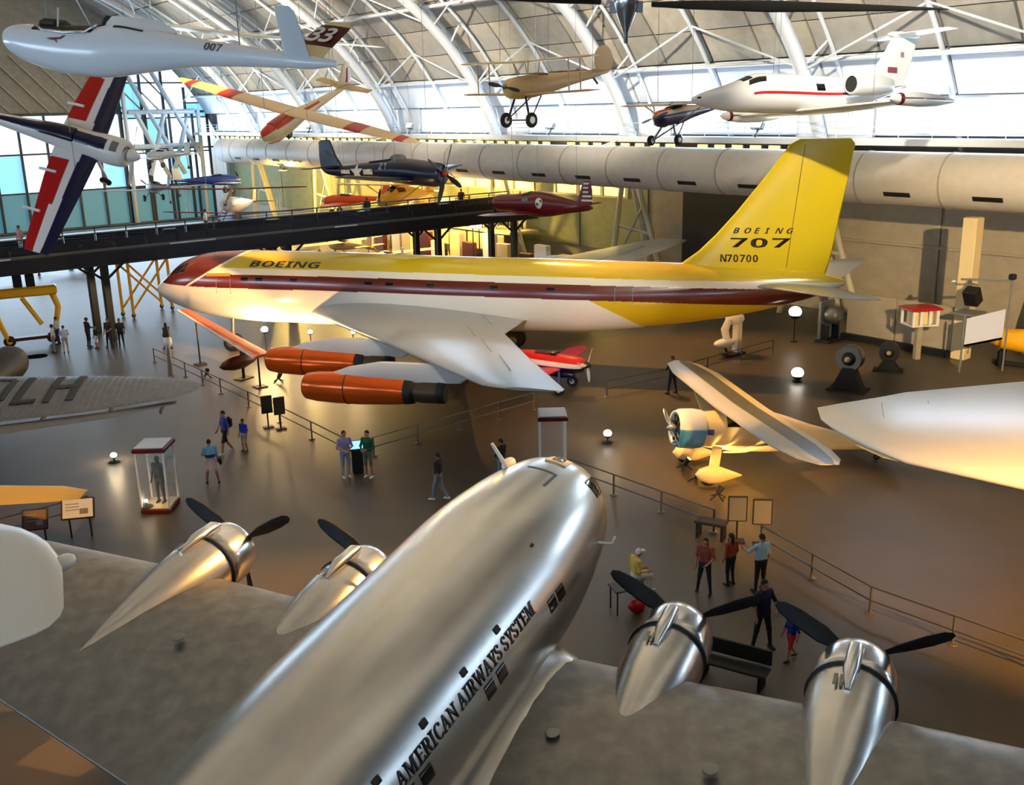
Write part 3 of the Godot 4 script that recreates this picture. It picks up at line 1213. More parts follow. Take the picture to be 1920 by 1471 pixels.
	# undercarriage
	part(t, "nose_leg", tube([Vector3(4.9, 2.2, 0), Vector3(4.8, 0.5, 0)], 0.11, 10), M.dull_metal)
	for z in [-0.28, 0.28]:
		wheel(t, Vector3(4.8, 0.48, z), 0.48, 0.26, M.dull_metal, "nose_wheel")
	for sd in [1.0, -1.0]:
		part(t, "main_leg", tube([Vector3(20.3, 2.5, 3.2 * sd), Vector3(20.3, 0.6, 3.2 * sd)], 0.17, 10), M.dull_metal)
		for x in [19.65, 20.95]:
			for z in [-0.42, 0.42]:
				wheel(t, Vector3(x, 0.56, 3.2 * sd + z), 0.56, 0.34, M.dull_metal, "main_wheel")


func jet_engine(t: Node3D, o: Vector3, k: float, sd: float):
	var e := part(t, "engine", lathe([[0.18, 0.36], [0.05, 0.42], [0.0, 0.48], [0.1, 0.56], [0.6, 0.64], [1.6, 0.68], [2.7, 0.67], [4.0, 0.6], [4.62, 0.55], [4.62, 0.4]], 32), M.copper, Transform3D(Basis.from_scale(Vector3(k, k, k)), o))
	part(e, "intake", lathe([[0.5, 0.0], [0.3, 0.12], [0.5, 0.38], [0.2, 0.385], [0.2, 0.37]], 24), M.black)
	part(e, "cowl_joint", lathe([[1.98, 0.66], [1.98, 0.692], [2.03, 0.692], [2.03, 0.66]], 32), M.brown)
	part(e, "black_ring", lathe([[4.6, 0.42], [4.6, 0.57], [4.95, 0.52], [5.0, 0.4]], 28), M.black)
	part(e, "tail_pipe", lathe([[4.9, 0.42], [5.4, 0.47], [6.1, 0.44], [6.15, 0.36]], 28), mat(Color(0.32, 0.27, 0.2), 0.45, 0.6))
	part(e, "nozzle_ring", lathe([[6.05, 0.3], [6.0, 0.47], [6.3, 0.45], [6.32, 0.3]], 28), M.black)
	# pylon: pale fairing from the top of the cowl up to the wing
	part(e, "pylon", foil([[Vector3(0.75, 0.42, 0), 6.2, 0.085], [Vector3(1.3, 0.66, 0), 6.0, 0.095], [Vector3(2.1, 0.95, 0), 5.4, 0.09], [Vector3(3.4, 1.2, 0), 4.3, 0.08]], Vector3.BACK, Vector3.RIGHT, 10), M.jet_white)


# ---------------------------------------------------------------- the polished four-engined propeller airliner in front

const SILVER := [[0.0, -0.05, 0.02, 0.02, 0.02], [0.12, -0.05, 0.42, 0.42, 0.4], [0.35, -0.04, 0.72, 0.72, 0.7], [0.8, -0.02, 1.05, 1.06, 1.0], [1.5, 0.0, 1.36, 1.36, 1.3], [3.0, 0.0, 1.65, 1.65, 1.6], [5.0, 0.0, 1.8, 1.8, 1.75], [9.5, 0.0, 1.8, 1.8, 1.75], [12.5, 0.05, 1.66, 1.66, 1.55], [16.0, 0.2, 1.2, 1.25, 1.1], [20.0, 0.4, 0.55, 0.65, 0.55], [22.6, 0.55, 0.06, 0.1, 0.1]]


func sheet_colour(u: float, v: float) -> Color:
	# single sheets of aluminium differ a little in tone
	var i := int(u * 27.0)
	var j := int(v * 24.0)
	var k := float((i * 71 + j * 37 + i * j * 13) % 17) / 17.0
	var g := 0.74 + 0.03 * k
	var fu := absf(fposmod(u * 27.0, 1.0) - 0.5)
	var fv := absf(fposmod(v * 24.0, 1.0) - 0.5)
	if fu > 0.488 or fv > 0.485:
		g -= 0.09
	return Color(g, g * 0.985, g * 0.955)


func build_silver_airliner():
	var t := thing("propeller_airliner", "polished bare-metal airliner with four radial engines seen from above its back", "airliner", craft_xf(Vector3(1.43, 4.594, -22.72), deg_to_rad(64.8), 0.103))
	var sheets := painted(864, 768, sheet_colour)
	var skin := tex_mat(sheets, 0.3, 0.92)
	skin.roughness = 0.27
	M.skin = skin
	M.skin_dull = world_tex(grain(0.012, Color(0.44, 0.43, 0.41), Color(0.56, 0.55, 0.53), 512, 31, 5), 0.3, 0.42, 0.8)
	var body := part(t, "fuselage", hull(SILVER, 80, 64, 1.3), M.skin)
	var ink := mat(Color(0.03, 0.03, 0.05), 0.4)
	# on the starboard side angles run down from the roof: 180 is the starboard horizontal
	var words := lettering("AMERICAN AIRWAYS SYSTEM", 0.25, 0.01, "Droid Serif", 0.35, 1.0)
	var w := words.get_aabb().size.x
	part(body, "lettering", bent(words, func(p: Vector3):
		return hull_point(SILVER, 10.85 - p.x / w * 4.7, PI - deg_to_rad(20.5) - p.y / 1.8, 0.003 + p.z)), ink)
	for s in [4.95, 5.35, 7.55, 8.0, 10.1, 10.55]:
		part(body, "cabin_window", patch(SILVER, s, s + 0.3, 170, 162, 0.012, 3, 4, 0.02), M.dark_glass)
		part(body, "cabin_window", patch(SILVER, s, s + 0.3, 10, 18, 0.012, 3, 4, 0.02), M.dark_glass)
	for s in [7.25, 8.48, 9.78, 11.05]:
		part(body, "ventilator", patch(SILVER, s, s + 0.15, 148.5, 145.0, 0.02, 2, 2), M.black)
	part(body, "sensor_port", patch(SILVER, 5.05, 5.13, 133, 131, 0.02, 2, 2), M.black)
	# roof hatch, cockpit panes, mast
	part(body, "hatch_frame", patch(SILVER, 1.15, 1.72, 112, 92, 0.03, 4, 4), M.cream)
	part(body, "hatch_pane", patch(SILVER, 1.3, 1.58, 107, 97, 0.045, 3, 3), M.dark_glass)
	for k in 4:
		part(body, "cockpit_pane", patch(SILVER, 0.55 + k * 0.3, 0.8 + k * 0.3, 158 - k * 2, 138 - k * 1.5, 0.012, 3, 4, 0.06), M.dark_glass)
		part(body, "cockpit_pane", patch(SILVER, 0.55 + k * 0.3, 0.8 + k * 0.3, 22 + k * 2, 42 + k * 1.5, 0.012, 3, 4, 0.06), M.dark_glass)
	part(body, "hatch_seam", patch(SILVER, 2.35, 2.4, 88, 112, 0.01, 1, 8), M.grey)
	part(body, "hatch_seam", patch(SILVER, 2.35, 3.1, 111, 113, 0.01, 8, 1), M.grey)
	part(body, "mast", tube([hull_point(SILVER, 2.1, deg_to_rad(62)), hull_point(SILVER, 2.15, deg_to_rad(62), 0.62)], [0.06, 0.035], 8), M.white)
	part(body, "beacon", ball(Vector3(0.24, 0.14, 0.14), 14, 8, hull_point(SILVER, 1.9, deg_to_rad(60), 0.04)), M.white)
	part(body, "pitot_tube", tube([hull_point(SILVER, 2.6, deg_to_rad(176)), hull_point(SILVER, 2.6, deg_to_rad(176), 0.28), hull_point(SILVER, 2.3, deg_to_rad(176), 0.3)], 0.03, 6), M.white)
	# wings with a rounded tip
	var ws := [[0.4, 4.9, -1.15, 6.6, 0.15], [1.6, 5.1, -1.1, 6.2, 0.16], [4.0, 5.25, -0.95, 5.65, 0.16], [8.0, 5.45, -0.66, 4.75, 0.15], [12.0, 5.85, -0.34, 3.75, 0.13], [15.2, 6.4, -0.06, 2.7, 0.12], [16.2, 7.0, 0.04, 1.6, 0.1]]
	for sd in [1.0, -1.0]:
		var wg := part(t, "wing", wing_mesh(ws, sd, 16), M.skin_dull)
		for z in [2.6, 5.3, 8.8, 11.0]:
			part(wg, "filler_cap", lathe([[0.0, 0.0], [0.0, 0.13], [0.02, 0.13], [0.025, 0.1], [0.025, 0.0]], 16, "y"), M.dull_metal, Transform3D(Basis(), Vector3(7.6 + 0.05 * z, -1.1 + 0.078 * z + 0.39 - z * 0.012, z * sd)))
		part(wg, "root_fillet", foil([[Vector3(4.75, -1.2, 1.2 * sd), 7.2, 0.16], [Vector3(4.95, -0.98, 1.62 * sd), 6.6, 0.15], [Vector3(5.1, -1.06, 2.1 * sd), 6.2, 0.14]], Vector3.UP, Vector3.RIGHT, 12), M.skin)
		radial_engine(t, Vector3(3.5, -0.98, 3.61 * sd), 0.0, sd)
		radial_engine(t, Vector3(4.05, -0.68, 7.02 * sd), 0.0, sd)
	# tail
	part(t, "fin", fin_mesh([[0.4, 17.4, 4.8, 0.09], [2.2, 19.2, 3.3, 0.09], [3.8, 20.2, 2.3, 0.08], [4.2, 20.8, 1.4, 0.07]]), M.skin)
	for sd in [1.0, -1.0]:
		part(t, "tailplane", wing_mesh([[0.3, 19.2, 0.6, 2.9, 0.1], [3.5, 19.7, 0.65, 2.2, 0.09], [5.6, 20.3, 0.7, 1.3, 0.08]], sd), M.skin)
		part(t, "gear_leg", tube([Vector3(5.8, -1.2, 3.61 * sd), Vector3(5.3, -3.6, 3.61 * sd)], 0.12, 10), M.dull_metal)
		wheel(t, Vector3(5.3, -3.45, 3.61 * sd), 0.68, 0.4, M.dull_metal)
	wheel(t, Vector3(21.0, -0.6, 0.0), 0.3, 0.2, M.dull_metal, "tail_wheel")


func radial_engine(t: Node3D, o: Vector3, _x: float, sd: float):
	var e := part(t, "engine_cowl", lathe([[0.2, 0.46], [0.04, 0.5], [0.0, 0.56], [0.06, 0.64], [0.3, 0.71], [0.7, 0.735], [0.95, 0.72], [0.96, 0.55]], 36), M.silver, Transform3D(Basis(), o))
	part(e, "engine_core", lathe([[0.25, 0.0], [0.22, 0.2], [0.35, 0.3], [0.4, 0.46]], 20), M.lamp_body)
	part(e, "cooling_gap", lathe([[0.93, 0.6], [0.94, 0.76], [1.03, 0.78], [1.06, 0.6]], 36), M.black)
	# body tapering back into the wing
	var rings := []
	for q in [[1.03, 0.735, 0.735, 0.0], [1.5, 0.74, 0.74, -0.01], [2.2, 0.69, 0.7, -0.03], [3.0, 0.57, 0.6, -0.06], [3.8, 0.38, 0.46, -0.06], [4.4, 0.18, 0.34, -0.06], [4.75, 0.03, 0.26, -0.06]]:
		var ring := []
		for j in 32:
			var a := TAU * j / 32.0
			ring.append(Vector3(q[0], q[3] + q[2] * sin(a), q[1] * cos(a)))
		rings.append(ring)
	part(e, "nacelle", loft(rings, true, true), M.skin)
	part(e, "air_scoop", tube([Vector3(0.42, 0.74, 0), Vector3(0.62, 0.8, 0), Vector3(1.25, 0.8, 0), Vector3(1.7, 0.72, 0)], [0.07, 0.14, 0.14, 0.05], 12), M.silver)
	for k in 2:
		part(e, "exhaust_louvre", slab(Vector3(0.3, 0.02, 0.06), 0.005, Vector3(1.5, 0.745, 0.12 + 0.1 * k)), M.dull_metal)
	propeller(e, Vector3(-0.22, 0, 0), 1.75, 0.34, 3, deg_to_rad(60) if sd > 0 else deg_to_rad(60), M.black, M.silver, 0.2)


# ---------------------------------------------------------------- aircraft hung from the vault

func wires(t: Node3D, points: Array):
	# thin cables from a hung aircraft up to the vault, in its own axes
	var inv := t.transform.affine_inverse()
	for p in points:
		var w: Vector3 = t.transform * p
		part(t, "cable", tube([p, inv * (w + Vector3(0, 27.5 - w.y, 0))], 0.012, 5), M.dull_metal)


func build_hanging_aircraft():
	open_glider()
	red_glider()
	aerobatic_plane()
	tan_biplane()
	business_jet()
	sport_plane()
	nose_down_propeller()
	navy_fighter()
	maroon_plane()
	near_white_wing()


func open_glider():
	var t := thing("glider", "white glider with an open cockpit and a butterfly tail numbered 33 hung near the vault", "glider", craft_xf(Vector3(-8.95, 14.75, -19.4), 2.705, 0.118, 0.06))
	var tab := [[0.0, -0.02, 0.02, 0.02, 0.02], [0.1, -0.02, 0.2, 0.16, 0.2], [0.35, -0.02, 0.3, 0.24, 0.32], [0.8, -0.03, 0.34, 0.28, 0.42], [1.6, -0.03, 0.36, 0.3, 0.5], [2.3, -0.02, 0.36, 0.34, 0.5], [2.75, 0.02, 0.34, 0.4, 0.48], [3.4, 0.06, 0.28, 0.3, 0.4], [4.4, 0.08, 0.19, 0.19, 0.25], [5.6, 0.08, 0.14, 0.14, 0.16], [6.6, 0.08, 0.1, 0.1, 0.11], [7.05, 0.09, 0.04, 0.05, 0.05]]
	var skin := mat(Color(0.84, 0.85, 0.86), 0.22)
	var body := part(t, "fuselage", hull(tab, 60, 36, 1.25), skin)
	part(body, "head_fairing", foil([[Vector3(2.35, 0.2, 0), 1.7, 0.3], [Vector3(2.4, 0.38, 0), 1.45, 0.25], [Vector3(2.5, 0.5, 0), 1.0, 0.16]], Vector3.BACK, Vector3.RIGHT, 10), skin)
	# cockpit opening: dark tub, coaming, seat back, windscreen post
	part(body, "cockpit_tub", patch(tab, 0.92, 2.3, 38, 142, 0.02, 10, 10), M.black)
	part(body, "coaming", tube([hull_point(tab, 0.9, deg_to_rad(60), 0.02), hull_point(tab, 1.2, deg_to_rad(38), 0.02), hull_point(tab, 1.7, deg_to_rad(34), 0.02), hull_point(tab, 2.2, deg_to_rad(36), 0.03), hull_point(tab, 2.36, deg_to_rad(60), 0.05)], 0.025, 8), M.silver)
	part(body, "seat_back", foil([[Vector3(2.2, 0.1, 0), 0.22, 0.9], [Vector3(2.32, 0.42, 0), 0.16, 0.8], [Vector3(2.36, 0.5, 0), 0.06, 0.6]], Vector3.BACK, Vector3.RIGHT, 8), M.black)
	part(body, "instrument_hood", slab(Vector3(0.42, 0.16, 0.4), 0.06, Vector3(1.18, 0.28, 0.0)), M.black)
	part(body, "windscreen_post", tube([Vector3(1.46, 0.22, 0.2), Vector3(1.38, 0.55, 0.12)], 0.018, 6), M.steel)
	part(body, "wing_root_slot", patch(tab, 2.75, 3.35, 46, 52, 0.012, 5, 2), M.black)
	# a small red running bird
	part(body, "emblem", bent(prism([Vector2(0, 0.06), Vector2(0.16, 0.09), Vector2(0.3, 0.1), Vector2(0.38, 0.16), Vector2(0.42, 0.15), Vector2(0.34, 0.07), Vector2(0.24, 0.05), Vector2(0.26, -0.02), Vector2(0.2, 0.03), Vector2(0.1, 0.03)], 0.008), func(p: Vector3): return hull_point(tab, 1.36 + p.x, deg_to_rad(2) + p.y / 0.4, 0.006 + p.z)), mat(Color(0.45, 0.12, 0.12), 0.5))
	part(body, "lettering", bent(lettering("007", 0.13, 0.006, "Droid Sans", 0.2, 1.2), func(p: Vector3): return hull_point(tab, 4.62 + p.x, deg_to_rad(5) + p.y / 0.17, 0.004 + p.z)), mat(Color(0.4, 0.3, 0.35), 0.5))
	# the far wing only
	part(t, "wing", wing_mesh([[0.1, 2.75, 0.42, 0.95, 0.13], [2.5, 2.85, 0.52, 0.85, 0.13], [5.2, 3.0, 0.66, 0.6, 0.12], [7.2, 3.15, 0.78, 0.36, 0.1]], -1.0), skin)
	# butterfly tail: two leaning leaves
	for sd in [1.0, -1.0]:
		var lean: float = 0.86 * sd
		var leaf := part(t, "tail_leaf", fin_mesh([[0.1, 6.0, 0.72, 0.1], [0.4, 6.2, 0.62, 0.1], [0.68, 6.42, 0.52, 0.09], [0.74, 6.5, 0.38, 0.07]] if sd < 0 else [[0.1, 6.12, 0.5, 0.1], [0.4, 6.2, 0.44, 0.1], [0.76, 6.3, 0.36, 0.09], [0.82, 6.34, 0.26, 0.07]], 0.03 * sd, lean), M.cream if sd < 0 else skin)
		if sd < 0:
			# the numbered band is painted on both faces; the figures on the face turned to port
			var along := Vector3(0, 1, lean).normalized()
			var out := Vector3(0, -lean, 1).normalized()
			var face := Transform3D(Basis(Vector3.RIGHT, along, out), Vector3(0, 0.1, -0.03))
			part(leaf, "maroon_band", foil([[face * Vector3(6.13, 0.3, 0), 0.68, 0.115], [face * Vector3(6.38, 0.74, 0), 0.56, 0.11]], out, Vector3.RIGHT, 8), mat(Color(0.3, 0.02, 0.03), 0.4))
			part(leaf, "numeral", lettering("33", 0.3, 0.01, "Droid Sans", 0.4, 1.05, 0.3), M.white, face * Transform3D(Basis(), Vector3(6.27, 0.37, 0.038)))
	wires(t, [Vector3(1.0, 0.3, 0.0), Vector3(5.2, 0.2, 0.0)])


func red_glider():
	var t := thing("glider", "cream glider with red nose top and red wing bands hung in mid-air", "glider", craft_xf(Vector3(-10.61, 12.35, -45.83), 4.173, -0.312, -0.239))
	var paint := func(u: float, v: float) -> Color:
		var top := v > 0.1 and v < 0.4
		if u < 0.16 and top:
			return Color(0.8, 0.2, 0.1)
		if u < 0.6 and absf(v - 0.11) < 0.035 and u > 0.1:
			return Color(0.8, 0.3, 0.16)
		return Color(0.88, 0.8, 0.62)
	var tab := [[-0.1, -0.05, 0.02, 0.02, 0.02], [0.05, -0.05, 0.25, 0.22, 0.25], [0.4, -0.02, 0.36, 0.34, 0.42], [1.1, 0.0, 0.4, 0.44, 0.5], [1.9, 0.04, 0.36, 0.46, 0.46], [3.0, 0.1, 0.24, 0.3, 0.3], [4.6, 0.18, 0.15, 0.18, 0.18], [6.2, 0.26, 0.07, 0.1, 0.09], [6.5, 0.28, 0.02, 0.03, 0.03]]
	var band := func(u: float, _v: float) -> Color:
		for q in [[0.3, 0.4], [0.62, 0.7]]:
			if u > q[0] and u < q[1]:
				return Color(0.66, 0.1, 0.07)
		return Color(0.86, 0.74, 0.55)
	light_plane(t, {"body": tab, "body_mat": tex_mat(painted(160, 80, paint), 0.35), "wings": [{"secs": [[0.1, 1.5, 0.44, 1.0, 0.14], [3.5, 1.6, 0.46, 0.95, 0.14], [6.0, 1.75, 0.5, 0.65, 0.12], [6.7, 1.95, 0.52, 0.3, 0.1]], "mat": tex_mat(painted(128, 4, band), 0.4)}],
		"fin": [[0.3, 5.3, 1.2, 0.1], [0.8, 5.65, 0.95, 0.1], [1.25, 5.9, 0.62, 0.09], [1.35, 6.05, 0.35, 0.08]], "fin_mat": M.cream, "stab": [[0.05, 5.6, 0.32, 0.7, 0.1], [1.5, 5.75, 0.34, 0.5, 0.1]], "stab_mat": M.tan,
		"patches": [["canopy", 0.55, 1.5, 55, 125, 0.03, M.red]]})
	part(t, "rudder_patch", foil([[Vector3(6.02, 0.45, 0), 0.52, 0.26], [Vector3(6.2, 1.1, 0), 0.34, 0.26]], Vector3.BACK), M.red)
	part(t, "skid", tube([Vector3(0.3, -0.45, 0), Vector3(0.9, -0.58, 0), Vector3(1.6, -0.5, 0)], 0.05, 6), M.tan)
	wheel(t, Vector3(1.7, -0.55, 0), 0.2, 0.12, M.grey)
	wires(t, [Vector3(1.6, 0.5, 1.2), Vector3(1.6, 0.5, -1.2), Vector3(5.0, 0.3, 0)])


func aerobatic_plane():
	var t := thing("aerobatic_plane", "red, white and blue striped aerobatic plane hung banked with its wings upright", "airplane", craft_xf(Vector3(-12.21, 12.12, -33.68), -0.232, -0.251, 1.061))
	var stripe := func(u: float, v: float) -> Color:
		# v runs from the trailing edge over the top (0.5 at the leading edge) and back below
		var x := 0.5 + 0.5 * cos(TAU * v)
		var c := Color(0.86, 0.84, 0.82)
		if u < 0.14:
			if x < 0.3:
				c = Color(0.035, 0.045, 0.2)
			return c
		if x < (0.3 if u > 0.42 else 0.34):
			c = Color(0.035, 0.045, 0.2)
		elif x > (0.62 if u > 0.46 else 0.52) :
			c = Color(0.68, 0.05, 0.05)
		return c
	var spine := func(u: float, v: float) -> Color:
		var w := 0.05 + 0.035 * sin(clampf(u * 1.25, 0.0, 1.0) * PI)
		if u > 0.1 and absf(v - 0.25) < w:
			return Color(0.035, 0.045, 0.2)
		return Color(0.87, 0.85, 0.83)
	var tab := [[0.0, 0.0, 0.36, 0.34, 0.34], [0.1, 0.0, 0.44, 0.4, 0.42], [0.6, 0.0, 0.48, 0.44, 0.46], [1.3, 0.02, 0.42, 0.46, 0.46], [2.2, 0.06, 0.4, 0.5, 0.44], [3.4, 0.08, 0.3, 0.36, 0.36], [4.8, 0.08, 0.18, 0.2, 0.24], [5.9, 0.08, 0.07, 0.1, 0.12], [6.1, 0.08, 0.02, 0.03, 0.03]]
	light_plane(t, {"body": tab, "body_mat": tex_mat(painted(192, 128, spine), 0.3), "wings": [{"secs": [[0.2, 0.95, -0.05, 1.65, 0.14], [1.4, 1.02, -0.05, 1.5, 0.14], [3.7, 1.2, -0.05, 1.0, 0.13], [3.92, 1.28, -0.05, 0.85, 0.08]], "mat": tex_mat(painted(128, 96, stripe), 0.3)}],
		"fin": [[0.2, 5.1, 1.1, 0.1], [0.8, 5.4, 0.95, 0.09], [1.25, 5.65, 0.6, 0.08]], "stab": [[0.05, 5.2, 0.1, 0.95, 0.1], [1.5, 5.4, 0.1, 0.6, 0.09]], "fin_mat": M.white, "stab_mat": M.white,
		"prop": [Vector3(-0.18, 0, 0), 0.95, 0.16, 2, 1.1, M.white, M.white, 0.2],
		"gear": [[Vector3(1.1, -1.1, 0.75), 0.2, 0.14, Vector3(1.3, -0.4, 0.25), M.white, M.white], [Vector3(1.1, -1.1, -0.75), 0.2, 0.14, Vector3(1.3, -0.4, -0.25), M.white, M.white]],
		"patches": [["canopy", 1.7, 2.9, 58, 122, 0.05, M.navy], ["cowl_scoop", 0.2, 0.42, 70, 110, 0.03, M.grey]]})
	for sd in [1.0, -1.0]:
		for z in [1.2, 2.6]:
			part(t, "aileron_hinge", tube([Vector3(2.1, 0.02, z * sd), Vector3(2.75, -0.04, z * sd)], 0.05, 6), M.white)
	wires(t, [Vector3(1.5, 0.0, -1.0), Vector3(4.5, 0.1, 0)])


func tan_biplane():
	var t := thing("biplane", "tan fabric biplane with dark wheels and rounded fin hung before the windows", "airplane", craft_xf(Vector3(0.0, 14.22, -46.61), 3.863, -0.03, 0.0))
	var tab := [[0.05, -0.08, 0.18, 0.2, 0.22], [0.15, -0.08, 0.34, 0.34, 0.42], [0.8, -0.05, 0.4, 0.42, 0.55], [1.6, 0.0, 0.4, 0.44, 0.56], [2.6, 0.1, 0.36, 0.36, 0.5], [4.5, 0.28, 0.22, 0.24, 0.3], [6.2, 0.42, 0.08, 0.12, 0.14], [6.6, 0.45, 0.02, 0.05, 0.05]]
	var ochre := mat(Color(0.8, 0.6, 0.24), 0.5)
	light_plane(t, {"body": tab, "body_mat": M.tan, "wings": [{"name": "upper_wing", "secs": [[0.0, 0.75, 0.98, 1.25, 0.1], [3.8, 0.75, 1.04, 1.2, 0.1], [4.25, 1.0, 1.05, 0.7, 0.08]], "mat": M.cream}, {"name": "lower_wing", "secs": [[0.3, 0.85, -0.42, 1.15, 0.1], [3.8, 0.85, -0.34, 1.1, 0.1], [4.2, 1.05, -0.33, 0.65, 0.08]], "mat": M.tan}],
		"stab": [[0.05, 5.4, 0.5, 1.0, 0.07], [1.1, 5.5, 0.5, 0.9, 0.07], [1.5, 5.8, 0.5, 0.5, 0.06]], "stab_mat": M.tan,
		"prop": [Vector3(-0.05, -0.05, 0), 1.05, 0.2, 2, 1.75, M.black, M.dull_metal, 0.1],
		"gear": [[Vector3(0.75, -1.5, 0.85), 0.34, 0.14, Vector3(0.9, -0.5, 0.35), M.black, M.white], [Vector3(0.75, -1.5, -0.85), 0.34, 0.14, Vector3(0.9, -0.5, -0.35), M.black, M.white]],
		"struts": [[Vector3(0.75, -1.5, 0.8), Vector3(0.75, -1.5, -0.8), 0.03, M.black], [Vector3(0.75, -1.5, 0.8), Vector3(1.9, -0.5, 0.3), 0.03, M.black], [Vector3(0.75, -1.5, -0.8), Vector3(1.9, -0.5, -0.3), 0.03, M.black],
			[Vector3(1.0, -0.38, 3.0), Vector3(1.0, 1.0, 3.0), 0.03, M.tan], [Vector3(1.7, -0.38, 3.0), Vector3(1.7, 1.0, 3.0), 0.03, M.tan], [Vector3(1.0, -0.38, -3.0), Vector3(1.0, 1.0, -3.0), 0.03, M.tan], [Vector3(1.7, -0.38, -3.0), Vector3(1.7, 1.0, -3.0), 0.03, M.tan],
			[Vector3(1.1, 0.3, 0.3), Vector3(1.0, 0.98, 0.5), 0.025, M.tan], [Vector3(1.1, 0.3, -0.3), Vector3(1.0, 0.98, -0.5), 0.025, M.tan], [Vector3(1.7, 0.3, 0.3), Vector3(1.7, 0.98, 0.5), 0.025, M.tan], [Vector3(1.7, 0.3, -0.3), Vector3(1.7, 0.98, -0.5), 0.025, M.tan],
			[Vector3(5.6, 0.2, 0.0), Vector3(5.9, -0.1, 0.0), 0.05, M.black]],
		"patches": [["ochre_band", 1.2, 1.6, -80, 262, 0.012, ochre], ["cockpit", 1.9, 2.5, 60, 120, 0.03, M.brown], ["belly_strip", 1.6, 5.6, 255, 285, 0.01, M.brown]]})
	# rounded rudder
	var disc := []
	for k in 20:
		var a := TAU * k / 20.0
		disc.append(Vector2(6.35 + 0.62 * cos(a), 0.98 + 0.66 * sin(a)))
	part(t, "rudder", prism(disc, 0.08), M.tan)
	wires(t, [Vector3(1.2, 1.05, 1.6), Vector3(1.2, 1.05, -1.6), Vector3(5.6, 0.5, 0)])


